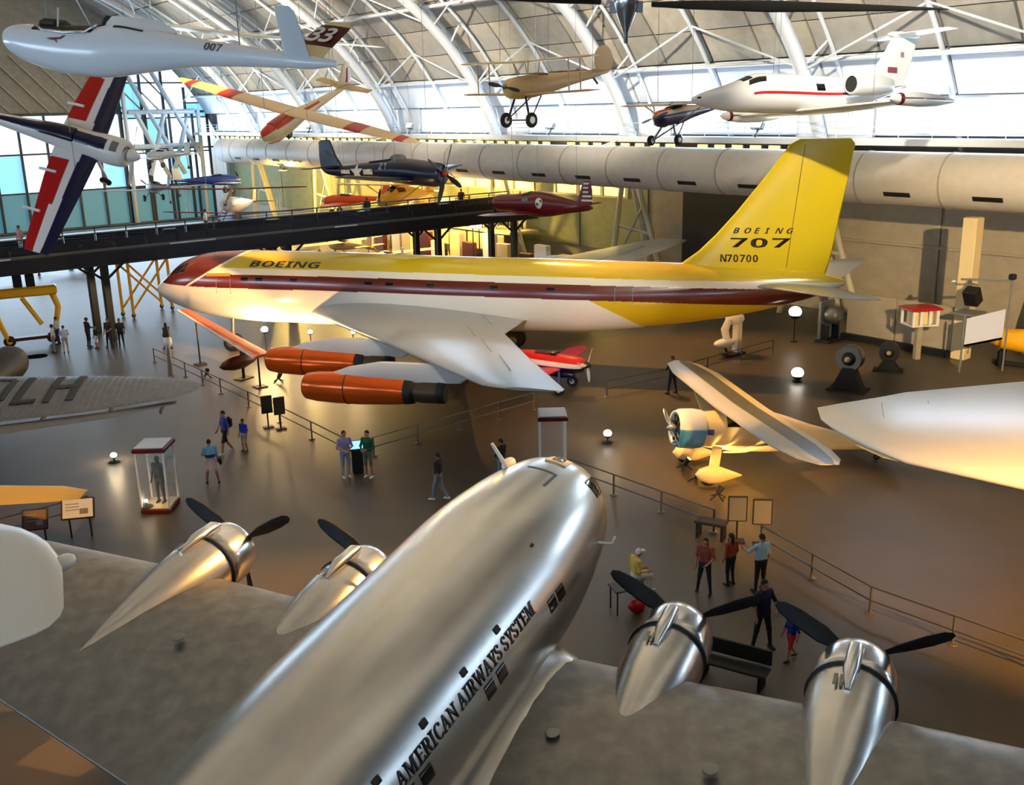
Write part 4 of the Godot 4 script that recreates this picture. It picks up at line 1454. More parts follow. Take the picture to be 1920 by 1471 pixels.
func business_jet():
	var t := thing("business_jet", "white twin-engined business jet with red side line and tip tanks hung under the vault", "jet", craft_xf(Vector3(7.95, 13.5, -44.95), 3.62, 0.045, 0.06))
	var paint := func(u: float, v: float) -> Color:
		var a := v if v < 0.5 else v - 1.0
		for m in [a, 0.5 - a]:
			if absf(m - 0.012) < 0.011 and u > 0.22:
				return Color(0.7, 0.12, 0.1) if u < 0.62 else Color(0.35, 0.1, 0.3)
		return Color(0.9, 0.9, 0.89)
	var tab := [[0.0, -0.05, 0.02, 0.02, 0.02], [0.1, -0.05, 0.14, 0.12, 0.14], [0.8, 0.0, 0.38, 0.32, 0.36], [1.8, 0.08, 0.6, 0.52, 0.56], [2.7, 0.16, 0.74, 0.74, 0.68], [3.3, 0.22, 0.78, 0.9, 0.74], [4.5, 0.25, 0.8, 0.93, 0.78], [7.5, 0.28, 0.8, 0.9, 0.76], [9.5, 0.45, 0.66, 0.7, 0.6], [11.5, 0.75, 0.36, 0.4, 0.34], [12.8, 0.92, 0.08, 0.12, 0.1]]
	var skin := tex_mat(painted(384, 192, paint), 0.2)
	var body := part(t, "fuselage", hull(tab, 60, 40, 1.2), skin)
	for z in [[2.62, 3.55, 36, 56], [2.62, 3.55, 144, 124]]:
		part(body, "windscreen", patch(tab, z[0], z[1], z[2], z[3], 0.012, 5, 5, 0.15), M.dark_glass)
	part(body, "windscreen_front", patch(tab, 2.5, 3.0, 60, 120, 0.01, 4, 8, 0.0), M.dark_glass)
	for s in [6.4]:
		part(body, "cabin_window", patch(tab, s, s + 0.5, 12, 33, 0.01, 4, 4), M.dark_glass)
		part(body, "cabin_window", patch(tab, s, s + 0.4, 168, 147, 0.01, 4, 4), M.dark_glass)
	part(body, "nose_lamp", patch(tab, 0.18, 0.34, 8, 35, 0.01, 2, 2), M.black)
	for sd in [1.0, -1.0]:
		part(t, "wing", wing_mesh([[0.4, 5.5, -0.42, 3.0, 0.1], [2.6, 6.15, -0.36, 2.4, 0.1], [5.2, 6.9, -0.28, 1.75, 0.09]], sd, 12), M.white)
		var tank := part(t, "tip_tank", lathe([[0.0, 0.02], [0.25, 0.17], [0.8, 0.27], [1.8, 0.3], [2.8, 0.24], [3.7, 0.1], [4.0, 0.01]], 20), M.white, Transform3D(Basis(), Vector3(5.9, -0.26, 5.35 * sd)))
		part(tank, "red_line", slab(Vector3(2.6, 0.05, 0.01), 0.0, Vector3(1.7, 0.03, 0.29)), M.maroon)
		part(tank, "dark_band", lathe([[0.5, 0.235], [0.55, 0.25], [0.62, 0.262], [0.66, 0.255]], 20), M.maroon)
		var e := part(t, "engine", lathe([[0.2, 0.32], [0.0, 0.36], [-0.02, 0.4], [0.1, 0.46], [0.8, 0.5], [1.8, 0.44], [2.4, 0.34], [2.4, 0.2]], 24), M.white, Transform3D(Basis(), Vector3(8.0, 0.75, 1.2 * sd)))
		part(e, "intake", lathe([[0.16, 0.0], [0.1, 0.1], [0.03, 0.37], [0.01, 0.37]], 20), M.black)
		part(e, "engine_pylon", slab(Vector3(1.4, 0.14, 0.5), 0.05, Vector3(0.9, -0.1, -0.5 * sd)), M.white)
		part(t, "tailplane", wing_mesh([[0.0, 11.8, 3.25, 1.5, 0.08], [2.3, 12.5, 3.3, 0.95, 0.08]], sd), M.white)
	var fin := part(t, "fin", fin_mesh([[0.9, 9.0, 3.6, 0.08], [1.3, 10.3, 2.5, 0.09], [2.2, 11.1, 2.05, 0.09], [3.15, 11.75, 1.7, 0.09]], 0.0, 0.0, 10), M.white)
	part(fin, "bullet_fairing", lathe([[0.0, 0.01], [0.3, 0.13], [0.9, 0.17], [1.8, 0.12], [2.2, 0.02]], 16), M.white, Transform3D(Basis(), Vector3(11.4, 3.24, 0)))
	part(fin, "registration_mark", slab(Vector3(0.62, 0.26, 0.012), 0.0, Vector3(11.75, 1.62, 0.105)), mat(Color(0.5, 0.16, 0.2), 0.5))
	part(fin, "small_flag", slab(Vector3(0.2, 0.22, 0.012), 0.0, Vector3(12.35, 2.35, 0.1)), mat(Color(0.55, 0.4, 0.5), 0.5))
	wires(t, [Vector3(4.5, 1.1, 0), Vector3(7.5, -0.2, 3.0), Vector3(7.5, -0.2, -3.0)])


func sport_plane():
	var t := thing("sport_plane", "small navy and red sport plane with fat wheels hung under the business jet's nose", "airplane", craft_xf(Vector3(6.84, 12.7, -47.83), 3.88, -0.039, 0.03))
	var paint := func(u: float, v: float) -> Color:
		if v < 0.04 or v > 0.46:
			return Color(0.05, 0.08, 0.28)
		if absf(v - 0.25) < 0.1:
			return Color(0.8, 0.25, 0.08)
		return Color(0.87, 0.82, 0.74)
	var tab := [[0.0, 0.0, 0.1, 0.1, 0.12], [0.1, 0.0, 0.28, 0.26, 0.32], [0.8, 0.02, 0.36, 0.34, 0.44], [1.7, 0.06, 0.36, 0.42, 0.44], [2.6, 0.12, 0.26, 0.3, 0.32], [4.6, 0.22, 0.08, 0.1, 0.1], [4.9, 0.23, 0.02, 0.02, 0.02]]
	light_plane(t, {"body": tab, "body_mat": tex_mat(painted(64, 96, paint), 0.3), "wings": [{"secs": [[0.1, 1.0, 0.5, 1.1, 0.12], [2.8, 1.05, 0.56, 1.0, 0.12], [3.2, 1.25, 0.57, 0.6, 0.1]], "mat": M.cream}],
		"fin": [[0.2, 4.1, 0.8, 0.1], [0.9, 4.4, 0.5, 0.1]], "fin_mat": M.orange, "stab": [[0.05, 4.2, 0.25, 0.7, 0.1], [1.1, 4.35, 0.25, 0.5, 0.1]], "stab_mat": M.cream,
		"prop": [Vector3(-0.05, 0, 0), 0.8, 0.13, 2, 1.3, M.grey, M.dull_metal, 0.1],
		"gear": [[Vector3(0.6, -1.05, 0.8), 0.24, 0.18, Vector3(0.9, -0.35, 0.3), M.dull_metal, M.white], [Vector3(0.6, -1.05, -0.8), 0.24, 0.18, Vector3(0.9, -0.35, -0.3), M.dull_metal, M.white]],
		"struts": [[Vector3(0.6, -1.05, 0.7), Vector3(1.9, -0.35, 0.1), 0.03, M.black], [Vector3(0.6, -1.05, -0.7), Vector3(1.9, -0.35, -0.1), 0.03, M.black], [Vector3(1.3, -0.3, 0.35), Vector3(1.4, 0.52, 1.8), 0.03, M.tan], [Vector3(1.3, -0.3, -0.35), Vector3(1.4, 0.52, -1.8), 0.03, M.tan]],
		"patches": [["windscreen", 0.95, 1.6, 45, 135, 0.05, M.dark_glass], ["exhaust_box", 0.15, 0.6, 225, 315, 0.06, M.black]]})
	wires(t, [Vector3(1.4, 0.6, 1.0), Vector3(1.4, 0.6, -1.0)])


func nose_down_propeller():
	# only the nose, spinner and blades reach down into view
	var t := thing("nose_down_plane", "silver spinner with long black blades of an aircraft hung nose down", "airplane", at(Vector3(2.24, 15.0, -19.6), -0.02))
	part(t, "spinner", lathe([[-0.5, 0.01], [-0.42, 0.05], [-0.25, 0.12], [-0.05, 0.2], [0.08, 0.23], [0.16, 0.23]], 24, "y"), M.silver)
	var bl := part(t, "blade", moved(blade_mesh(5.7, 0.42), Transform3D(Basis(Vector3.BACK, -PI / 2 - 0.045), Vector3.ZERO)), M.black, at(Vector3(0, 0.06, 0), -0.06))
	part(t, "blade", moved(blade_mesh(5.7, 0.42), Transform3D(Basis(Vector3.BACK, PI / 2 - 0.11), Vector3.ZERO)), M.black, at(Vector3(0, 0.06, 0), -0.06))
	part(t, "hub_nut", lathe([[-0.62, 0.0], [-0.62, 0.035], [-0.46, 0.05]], 10, "y"), M.dull_metal)
	part(t, "cowl", lathe([[0.2, 0.25], [0.22, 0.5], [0.6, 0.72], [1.6, 0.8], [3.0, 0.75]], 28, "y"), M.dull_metal)
	for s in [-1.0, 1.0]:
		part(t, "spinner_fin", slab(Vector3(0.12, 0.2, 0.02), 0.008, Vector3(0.24 * s, 0.0, 0.05)), M.silver)
	part(t, "cable", tube([Vector3(0, 3.0, 0), Vector3(0, 13.5, 0)], 0.02, 6), M.dull_metal)


func navy_fighter():
	var t := thing("fighter_plane", "dark navy single-seat fighter with a white star roundel hung above the walkway", "airplane", craft_xf(Vector3(-3.36, 10.1, -54.92), -0.537, 0.039, 0.0))
	var tab := [[0.0, -0.1, 0.5, 0.45, 0.5], [0.12, -0.1, 0.62, 0.56, 0.62], [0.8, -0.05, 0.7, 0.62, 0.72], [2.0, 0.08, 0.64, 0.66, 0.72], [3.0, 0.16, 0.56, 0.6, 0.68], [4.5, 0.2, 0.44, 0.48, 0.56], [6.5, 0.25, 0.26, 0.3, 0.4], [8.0, 0.3, 0.1, 0.16, 0.2], [8.3, 0.32, 0.02, 0.03, 0.03]]
	light_plane(t, {"body": tab, "body_mat": M.navy, "wings": [{"secs": [[0.4, 1.6, -0.35, 2.3, 0.14], [2.5, 1.75, -0.15, 2.0, 0.13], [5.0, 2.0, 0.12, 1.3, 0.12], [5.3, 2.2, 0.15, 0.8, 0.1]], "mat": M.navy}],
		"fin": [[0.35, 6.7, 1.7, 0.1], [1.1, 7.2, 1.25, 0.1], [1.9, 7.5, 0.9, 0.09], [2.0, 7.6, 0.6, 0.08]], "stab": [[0.05, 7.0, 0.5, 1.2, 0.1], [2.2, 7.3, 0.5, 0.8, 0.1]],
		"prop": [Vector3(-0.1, -0.1, 0), 1.7, 0.28, 4, 0.5, M.black, M.red, 0.16], "patches": [["spine", 3.4, 4.8, 70, 110, 0.06, M.navy]]})
	part(t, "canopy", foil([[Vector3(2.3, 0.62, 0), 1.3, 0.5], [Vector3(2.45, 0.92, 0), 0.95, 0.4], [Vector3(2.6, 1.02, 0), 0.6, 0.3]], Vector3.BACK), M.dull_metal)
	# roundel on the side that faces the hall: starboard
	var star := []
	for k in 10:
		var a := PI / 2 + TAU * k / 10.0
		var r := 0.5 if k % 2 == 0 else 0.2
		star.append(Vector2(cos(a) * r, sin(a) * r))
	var on := func(p: Vector3): return hull_point(tab, 5.55 - p.x, PI - p.y / 0.42 + 0.08, 0.05 + p.z)
	part(t, "star", bent(prism(star, 0.01), on), M.white)
	for s in [-0.85, 0.85]:
		part(t, "star_bar", bent(prism([Vector2(s - 0.34, -0.1), Vector2(s + 0.34, -0.1), Vector2(s + 0.34, 0.12), Vector2(s - 0.34, 0.12)], 0.01), on), M.white)
	part(t, "number", bent(lettering("21", 0.36, 0.01, "Droid Sans", 0.3, 1.2), func(p: Vector3): return hull_point(tab, 3.95 - p.x, PI - p.y / 0.5 - 0.12, 0.008 + p.z)), mat(Color(0.5, 0.6, 0.66), 0.5))
	part(t, "fin_stripe", tube([Vector3(7.1, 0.85, -0.09), Vector3(7.95, 1.35, -0.07)], 0.045, 6), M.grey)
	wires(t, [Vector3(2.0, 0.6, 1.5), Vector3(2.0, 0.6, -1.5), Vector3(7.0, 0.5, 0)])


func maroon_plane():
	var t := thing("racing_plane", "dark red monoplane with white striped rudder hung behind the jet airliner", "airplane", craft_xf(Vector3(-0.78, 6.96, -71.82), 2.472, 0.0, 0.0))
	var tab := [[0.0, 0.0, 0.42, 0.4, 0.42], [0.1, 0.0, 0.52, 0.48, 0.52], [1.0, 0.02, 0.6, 0.55, 0.62], [2.4, 0.05, 0.62, 0.62, 0.7], [3.4, 0.08, 0.6, 0.78, 0.95], [4.6, 0.06, 0.5, 0.68, 0.86], [6.4, -0.02, 0.26, 0.42, 0.46], [7.7, -0.08, 0.1, 0.22, 0.22], [8.1, -0.1, 0.02, 0.04, 0.04]]
	light_plane(t, {"body": tab, "body_mat": M.maroon, "wings": [{"secs": [[0.4, 2.0, -0.6, 2.2, 0.14], [4.0, 2.3, -0.4, 1.5, 0.12], [5.4, 2.7, -0.32, 0.7, 0.1]], "mat": M.maroon}],
		"fin": [[0.1, 6.7, 1.3, 0.1], [1.0, 7.1, 0.95, 0.1], [1.65, 7.3, 0.6, 0.09]], "stab": [[0.05, 6.6, 0.05, 1.2, 0.1], [1.8, 6.9, 0.08, 0.8, 0.1]], "prop": [Vector3(-0.15, 0, 0), 1.5, 0.22, 2, 0.05, M.black, M.dull_metal, 0.14], "patches": [["windscreen", 2.5, 3.1, 50, 130, 0.04, M.dark_glass], ["cabin_window", 2.7, 3.2, 10, 30, 0.02, M.grey]]})
	for k in 5:
		part(t, "rudder_stripe", foil([[Vector3(7.05 + k * 0.06, 0.32 + k * 0.27, 0), 1.0 - k * 0.1, 0.13], [Vector3(7.08 + k * 0.06, 0.44 + k * 0.27, 0), 0.98 - k * 0.1, 0.13]], Vector3.BACK), M.white)
	var disc := []
	for k in 16:
		disc.append(Vector2(cos(TAU * k / 16.0), sin(TAU * k / 16.0)) * 0.28)
	part(t, "emblem", bent(prism(disc, 0.01), func(p: Vector3): return hull_point(tab, 4.1 + p.x, 0.1 + p.y / 0.6, 0.01 + p.z)), M.white)
	wires(t, [Vector3(2.6, 0.5, 1.4), Vector3(2.6, 0.5, -1.4), Vector3(6.8, 0.2, 0)])


func near_white_wing():
	# the rounded tip of a wing hung just below the camera's walkway
	var t := thing("white_wing_plane", "rounded white wing tip of a plane hung over the silver airliner's wing", "airplane", Transform3D())
	var d := Vector3(0.91, 0, -0.41).normalized()   # out along the span
	var c := Vector3(0.40, 0, 0.916).normalized()   # back along the chord
	var tip := Vector3(-4.05, 9.5, -8.0)
	var secs := []
	for q in [[-5.0, -1.95, 3.35], [-2.0, -1.85, 3.15], [-1.2, -1.78, 3.05], [-0.85, -1.7, 2.95], [-0.6, -1.58, 2.8], [-0.4, -1.44, 2.62], [-0.22, -1.24, 2.36], [-0.08, -1.0, 2.06], [0.02, -0.74, 1.72], [0.1, -0.42, 1.25], [0.13, -0.12, 0.8]]:
		secs.append([tip + d * q[0] + c * q[1], q[2], 0.1])
	var w := part(t, "wing", foil(secs, Vector3.UP, c, 12), M.white)
	part(w, "navigation_lamp", ball(Vector3(0.1, 0.06, 0.16), 12, 8, tip + d * 0.14 - c * 0.25), M.white)
	part(w, "aileron_seam", tube([tip - d * 3.5 + c * 0.55 + Vector3(0, 0.12, 0), tip - d * 0.5 + c * 0.5 + Vector3(0, 0.1, 0)], 0.008, 5), M.grey)
	part(t, "cable", tube([tip - d * 2.5 + Vector3(0, 0.1, 0), tip - d * 2.5 + Vector3(0, 16.5, 0)], 0.012, 5), M.dull_metal)


# ---------------------------------------------------------------- aircraft on the floor

func foil2(secs: Array, n := 12) -> ArrayMesh:
	# sections [leading point, trailing point, thickness ratio]
	var rings := []
	for q in secs:
		var p: Vector3 = q[0]
		var d: Vector3 = q[1] - p
		var ring := []
		for j in n * 2:
			var x := 0.5 + 0.5 * cos(PI * j / n)
			var y := 5.0 * (0.2969 * sqrt(x) - 0.126 * x - 0.3516 * x * x + 0.2843 * x * x * x - 0.1036 * x * x * x * x)
			if j == 0:
				y = 0.0
			ring.append(p + d * x + Vector3.UP * (y * q[2] * d.length() * (1.0 if j <= n else -0.7)))
		rings.append(ring)
	return loft(rings, true, true)


func build_floor_aircraft():
	trimotor()
	yellow_high_wing()
	white_delta()
	radial_monoplane()
	red_trainer()
	copper_wing()


func trimotor():
	var t := thing("corrugated_transport", "dark grey corrugated-metal transport plane with black letters on its tapered wing", "airplane", craft_xf(W(46, -1), 1.785))
	var skin := world_tex(grain(0.02, Color(0.34, 0.335, 0.34), Color(0.42, 0.41, 0.415), 256, 41), 0.4, 0.4, 0.55)
	# starboard wing reaches into view; corrugations are ridges along the chord
	var top := [[-1.0, -5.0, 3.0, 9.2, 0.12], [-5.0, -3.6, 3.1, 8.1, 0.12], [-9.3, -1.9, 3.25, 6.5, 0.115], [-13.5, -0.4, 3.35, 4.75, 0.11], [-16.0, 0.7, 3.42, 3.1, 0.1], [-16.9, 1.35, 3.45, 1.9, 0.08], [-17.25, 1.9, 3.46, 0.9, 0.06]]
	var secs := []
	for q in top:
		secs.append([Vector3(q[1], q[2], q[0]), q[3], q[4]])
	var w := part(t, "wing", foil(secs, Vector3.UP, Vector3.RIGHT, 14), skin)
	for k in 46:
		var z := -6.0 - k * 0.235
		var r := spline([[6.0, -3.2, 3.13, 7.75], [9.3, -1.9, 3.25, 6.5], [13.5, -0.4, 3.35, 4.75], [16.0, 0.7, 3.42, 3.1], [17.0, 1.4, 3.45, 1.7]], -z)
		var pts := []
		for x in [0.06, 0.25, 0.5, 0.75, 0.96]:
			var y: float = 5.0 * 0.115 * r[3] * (0.2969 * sqrt(x) - 0.126 * x - 0.3516 * x * x + 0.2843 * x * x * x - 0.1036 * x * x * x * x)
			pts.append(Vector3(r[1] + x * r[3], r[2] + y - 0.004, z))
		part(w, "corrugation", tube(pts, 0.022, 5), skin)
	# the separate trailing flap
	part(w, "flap", foil([[Vector3(4.25, 2.95, -2.0), 1.3, 0.12], [Vector3(4.35, 3.1, -10.8), 1.15, 0.12], [Vector3(4.05, 3.2, -14.3), 0.85, 0.12], [Vector3(3.45, 3.25, -16.5), 0.5, 0.1]], Vector3.UP), skin)
	for z in [-7.0, -9.5, -12.0, -14.2, -16.0]:
		part(w, "flap_hinge", slab(Vector3(1.1, 0.16, 0.08), 0.02, Vector3(3.75, 3.1, z)), skin)
	# black letters painted as broad strokes that follow the wing
	var on_wing := func(x: float, z: float) -> Vector3:
		var r := spline([[6.0, -3.2, 3.13, 7.75], [9.3, -1.9, 3.25, 6.5], [13.5, -0.4, 3.35, 4.75], [16.0, 0.7, 3.42, 3.1]], -z)
		var f := clampf((x - r[1]) / r[3], 0.01, 1.0)
		return Vector3(x, r[2] + 5.0 * 0.115 * r[3] * (0.2969 * sqrt(f) - 0.126 * f - 0.3516 * f * f + 0.2843 * f * f * f - 0.1036 * f * f * f * f) + 0.025, z)
	var stroke := func(x0: float, z0: float, x1: float, z1: float, wide: float) -> ArrayMesh:
		var rings := []
		var d := Vector2(x1 - x0, z1 - z0).normalized()
		var s := Vector2(-d.y, d.x) * wide * 0.5
		for i in 9:
			var f := i / 8.0
			var c := Vector2(lerpf(x0, x1, f), lerpf(z0, z1, f))
			var ring := []
			for k in [-1.0, 0.0, 1.0]:
				ring.append(on_wing.call(c.x + s.x * k, c.y + s.y * k))
			for k in [1.0, 0.0, -1.0]:
				ring.append(on_wing.call(c.x + s.x * k, c.y + s.y * k) - Vector3(0, 0.04, 0))
			rings.append(ring)
		return loft(rings, true, true)
	part(w, "painted_letter", join([stroke.call(3.1, -11.95, -0.1, -11.95, 0.26), stroke.call(3.1, -12.75, -0.1, -12.75, 0.26), stroke.call(1.5, -11.9, 1.5, -12.8, 0.4)]), M.black)
	part(w, "painted_letter", join([stroke.call(3.0, -10.85, -0.3, -10.85, 0.26), stroke.call(2.85, -10.8, 2.85, -11.55, 0.4)]), M.black)
	part(w, "painted_letter", join([stroke.call(2.9, -9.5, -0.5, -9.5, 0.26), stroke.call(-0.4, -9.45, -0.1, -10.2, 0.4), stroke.call(2.5, -10.3, 0.0, -10.3, 0.26), stroke.call(2.75, -9.45, 2.4, -10.2, 0.4)]), M.black)
	var fus := [[-8.4, 2.6, 0.3, 0.3, 0.3], [-8.0, 2.6, 0.7, 0.7, 0.7], [-5.0, 2.7, 0.85, 1.0, 1.0], [1.5, 2.7, 0.85, 1.0, 1.0], [5.6, 2.4, 0.15, 0.5, 0.4]]
	part(t, "fuselage", hull(fus, 24, 20, 1.0), skin)
	part(t, "far_wing", wing_mesh([[0.6, -5.0, 3.0, 9.2, 0.12], [9.0, -2.0, 3.25, 6.5, 0.11], [14.0, -0.2, 3.4, 4.4, 0.1]], 1.0), skin)
	var e := part(t, "engine_cowl", lathe([[0.0, 0.5], [0.08, 0.66], [0.5, 0.76], [1.2, 0.78], [2.0, 0.6], [4.5, 0.25]], 24), M.black, Transform3D(Basis(), Vector3(-7.9, 2.75, -8.3)))
	part(e, "exhaust", tube([Vector3(0.9, -0.7, -0.3), Vector3(1.6, -0.85, -0.35)], 0.1, 8), M.tan)
	propeller(e, Vector3(-0.15, 0, 0), 1.45, 0.26, 2, 1.62, M.black, M.black, 0.18)
	for z in [-1.9, 1.9]:
		part(t, "gear_leg", tube([Vector3(-4.4, 2.4, z * 0.6), Vector3(-4.6, 0.6, z)], 0.12, 8), skin)
		wheel(t, Vector3(-4.6, 0.6, z), 0.6, 0.36, M.grey)
	wheel(t, Vector3(5.0, 0.25, 0), 0.25, 0.16, M.grey, "tail_wheel")
	part(t, "tail_leg", tube([Vector3(4.9, 2.2, 0), Vector3(5.0, 0.25, 0)], 0.07, 8), skin)


func yellow_high_wing():
	var t := thing("high_wing_plane", "pale yellow high-wing plane whose strutted wing tip points at the glass case", "airplane", craft_xf(W(36.2, -0.6), 1.6))
	var cloth := mat(Color(0.72, 0.58, 0.22), 0.45)
	var bright := mat(Color(0.9, 0.55, 0.06), 0.35)
	part(t, "wing", wing_mesh([[0.2, -0.9, 2.45, 1.75, 0.11], [7.0, -0.75, 2.56, 1.7, 0.11], [9.2, -0.4, 2.6, 1.3, 0.1], [10.1, 0.05, 2.62, 0.7, 0.08]], -1.0), cloth)
	part(t, "wing", wing_mesh([[0.2, -0.9, 2.45, 1.75, 0.11], [7.0, -0.75, 2.56, 1.7, 0.11], [9.2, -0.4, 2.6, 1.3, 0.1], [10.1, 0.05, 2.62, 0.7, 0.08]], 1.0), cloth)
	for x in [-0.3, 0.5]:
		part(t, "strut", tube([Vector3(x, 0.7, -0.45), Vector3(x, 2.45, -7.2)], 0.06, 8), bright)
		part(t, "strut", tube([Vector3(x, 0.7, 0.45), Vector3(x, 2.45, 7.2)], 0.06, 8), bright)
	var fus := [[-2.4, 1.4, 0.2, 0.2, 0.2], [-2.2, 1.4, 0.42, 0.35, 0.5], [-0.8, 1.5, 0.5, 0.8, 0.75], [1.0, 1.5, 0.48, 0.85, 0.75], [4.5, 1.2, 0.12, 0.25, 0.2]]
	part(t, "fuselage", hull(fus, 20, 18, 1.0), bright)
	part(t, "fin", fin_mesh([[1.2, 3.6, 1.1, 0.08], [2.2, 4.0, 0.7, 0.08]]), bright)
	for z in [-0.9, 0.9]:
		part(t, "gear_leg", tube([Vector3(-1.2, 0.9, z * 0.4), Vector3(-1.3, 0.35, z)], 0.05, 8), bright)
		wheel(t, Vector3(-1.3, 0.35, z), 0.35, 0.2, M.white)
	wheel(t, Vector3(4.2, 0.12, 0), 0.12, 0.08, M.white, "tail_wheel")
	part(t, "tail_spring", tube([Vector3(4.1, 1.0, 0), Vector3(4.2, 0.12, 0)], 0.03, 6), bright)
	propeller(t, Vector3(-2.45, 1.4, 0), 0.95, 0.18, 2, 0.3, M.black, bright, 0.14)


func white_delta():
	var t := thing("delta_wing_jet", "broad smooth white swept wing of a big jet over the polished floor", "jet", hall_xf())
	var P := func(A, N, y): return H(A, N, y)
	part(t, "wing", foil2([[P.call(17.25, 25.35, 4.0), P.call(18.1, 26.35, 4.0), 0.05], [P.call(16.6, 25.0, 3.95), P.call(17.85, 27.4, 4.0), 0.08], [P.call(15.2, 24.45, 3.9), P.call(17.5, 28.6, 4.0), 0.1], [P.call(13.7, 24.1, 3.9), P.call(17.2, 29.9, 4.0), 0.12], [P.call(10.8, 24.6, 3.9), P.call(15.3, 33.9, 4.0), 0.13], [P.call(6.0, 27.0, 3.8), P.call(11.0, 40.0, 4.0), 0.13], [P.call(2.5, 31.0, 3.7), P.call(4.0, 44.0, 3.9), 0.13]], 16), M.white)
	for k in 3:
		part(t, "wing_seam", tube([H(15.2 - k * 1.6, 25.5 + k * 0.2, 4.2), H(16.6 - k * 0.9, 27.5 + k * 1.1, 4.28)], 0.008, 5), M.grey)
	part(t, "gear_leg", tube([H(7.5, 34.0, 3.7), H(7.5, 34.0, 0.6)], 0.16, 10), M.dull_metal)
	for s in [-0.4, 0.4]:
		wheel(t, H(7.5 + s, 34.0, 0.55), 0.55, 0.32, M.dull_metal)
	part(t, "fuselage", tube([H(8.0, 42.0, 4.2), H(3.0, 44.0, 4.2), H(-8.0, 48.0, 4.2)], [0.6, 1.4, 1.4], 20), M.white)


func radial_monoplane():
	var t := thing("radial_monoplane", "cream high-wing monoplane with a round blue-white engine cowl and wheel spats on the right floor", "airplane", craft_xf(Vector3(5.75, 0.05, -35.2), 3.31, 0.1))
	var strip := func(_u: float, v: float) -> Color:
		var x := 0.5 + 0.5 * cos(TAU * v)
		if x < 0.36:
			return Color(0.7, 0.7, 0.69)
		if x < 0.78:
			return Color(0.3, 0.29, 0.27)
		return Color(0.84, 0.74, 0.52)
	var tab := [[0.75, 1.86, 0.62, 0.6, 0.62], [1.4, 1.86, 0.64, 0.68, 0.7], [2.2, 1.84, 0.62, 0.82, 0.78], [3.6, 1.78, 0.55, 0.8, 0.74], [5.4, 1.6, 0.34, 0.5, 0.46], [7.6, 1.38, 0.14, 0.24, 0.2], [8.6, 1.3, 0.03, 0.06, 0.05]]
	var cowl_c := func(u: float, v: float) -> Color:
		if v < 0.03 or v > 0.72:
			return Color(0.25, 0.55, 0.8)
		return Color(0.84, 0.87, 0.9)
	var body := part(t, "fuselage", hull(tab, 30, 24, 1.0), M.cream)
	part(body, "cabin_glass", patch(tab, 1.75, 2.25, 20, 70, 0.012, 4, 4), M.dark_glass)
	part(body, "cabin_glass", patch(tab, 2.4, 3.2, 18, 42, 0.012, 4, 4), M.dark_glass)
	part(body, "mark", patch(tab, 1.0, 1.25, -4, 14, 0.012, 3, 3), M.blue)
	var cowl := part(t, "engine_cowl", lathe([[0.3, 0.5], [0.1, 0.56], [0.05, 0.64], [0.25, 0.72], [0.7, 0.74], [1.05, 0.7], [1.05, 0.6]], 28), tex_mat(painted(16, 64, cowl_c), 0.25), Transform3D(Basis(), Vector3(-0.1, 1.86, 0)))
	part(cowl, "engine_face", lathe([[0.26, 0.0], [0.2, 0.18], [0.3, 0.24], [0.32, 0.54]], 20), M.black)
	for k in 9:
		part(cowl, "cylinder_head", moved(slab(Vector3(0.2, 0.26, 0.13), 0.03), Transform3D(Basis(Vector3.RIGHT, TAU * k / 9.0), Vector3(0.2, 0.4 * cos(TAU * k / 9.0), 0.4 * sin(TAU * k / 9.0)))), M.lamp_body)
	propeller(cowl, Vector3(-0.05, 0, 0), 1.15, 0.18, 2, 1.95, M.silver, M.silver, 0.15)
	for sd in [1.0, -1.0]:
		part(t, "wing", wing_mesh([[0.0, 1.35, 2.72, 2.1, 0.13], [4.8, 1.4, 2.8, 2.05, 0.13], [6.2, 1.65, 2.83, 1.5, 0.11], [6.75, 2.1, 2.84, 0.7, 0.08]], sd, 14), tex_mat(painted(4, 96, strip), 0.35))
		# broad lifting struts
		part(t, "lifting_strut", foil2([[Vector3(1.7, 1.15, 0.55 * sd), Vector3(2.6, 1.15, 0.55 * sd), 0.1], [Vector3(1.9, 2.62, 3.9 * sd), Vector3(2.7, 2.66, 3.9 * sd), 0.1]], 8), M.cream)
		part(t, "wheel_spat", lathe([[-0.62, 0.02], [-0.45, 0.22], [-0.1, 0.33], [0.3, 0.3], [0.8, 0.14], [1.15, 0.02]], 18), M.cream, Transform3D(Basis(), Vector3(1.1, 0.52, 1.25 * sd)))
		part(t, "gear_leg", foil2([[Vector3(0.95, 0.6, 1.25 * sd), Vector3(1.35, 0.6, 1.25 * sd), 0.3], [Vector3(1.3, 1.3, 0.5 * sd), Vector3(1.7, 1.3, 0.5 * sd), 0.3]], 6), M.cream)
		wheel(t, Vector3(1.0, 0.42, 1.25 * sd), 0.32, 0.2, M.dull_metal)
		part(t, "tailplane", wing_mesh([[0.05, 7.1, 1.4, 1.2, 0.08], [1.7, 7.4, 1.42, 0.9, 0.08], [2.05, 7.75, 1.42, 0.4, 0.07]], sd), M.cream)
	part(t, "fin", fin_mesh([[1.3, 7.2, 1.5, 0.08], [2.1, 7.7, 1.05, 0.08], [2.5, 8.0, 0.5, 0.07]]), M.cream)
	part(t, "tail_wheel_leg", tube([Vector3(8.1, 1.25, 0), Vector3(8.2, 0.92, 0)], 0.03, 6), M.dull_metal)
	wheel(t, Vector3(8.2, 0.9, 0), 0.13, 0.08, M.dull_metal, "tail_wheel")


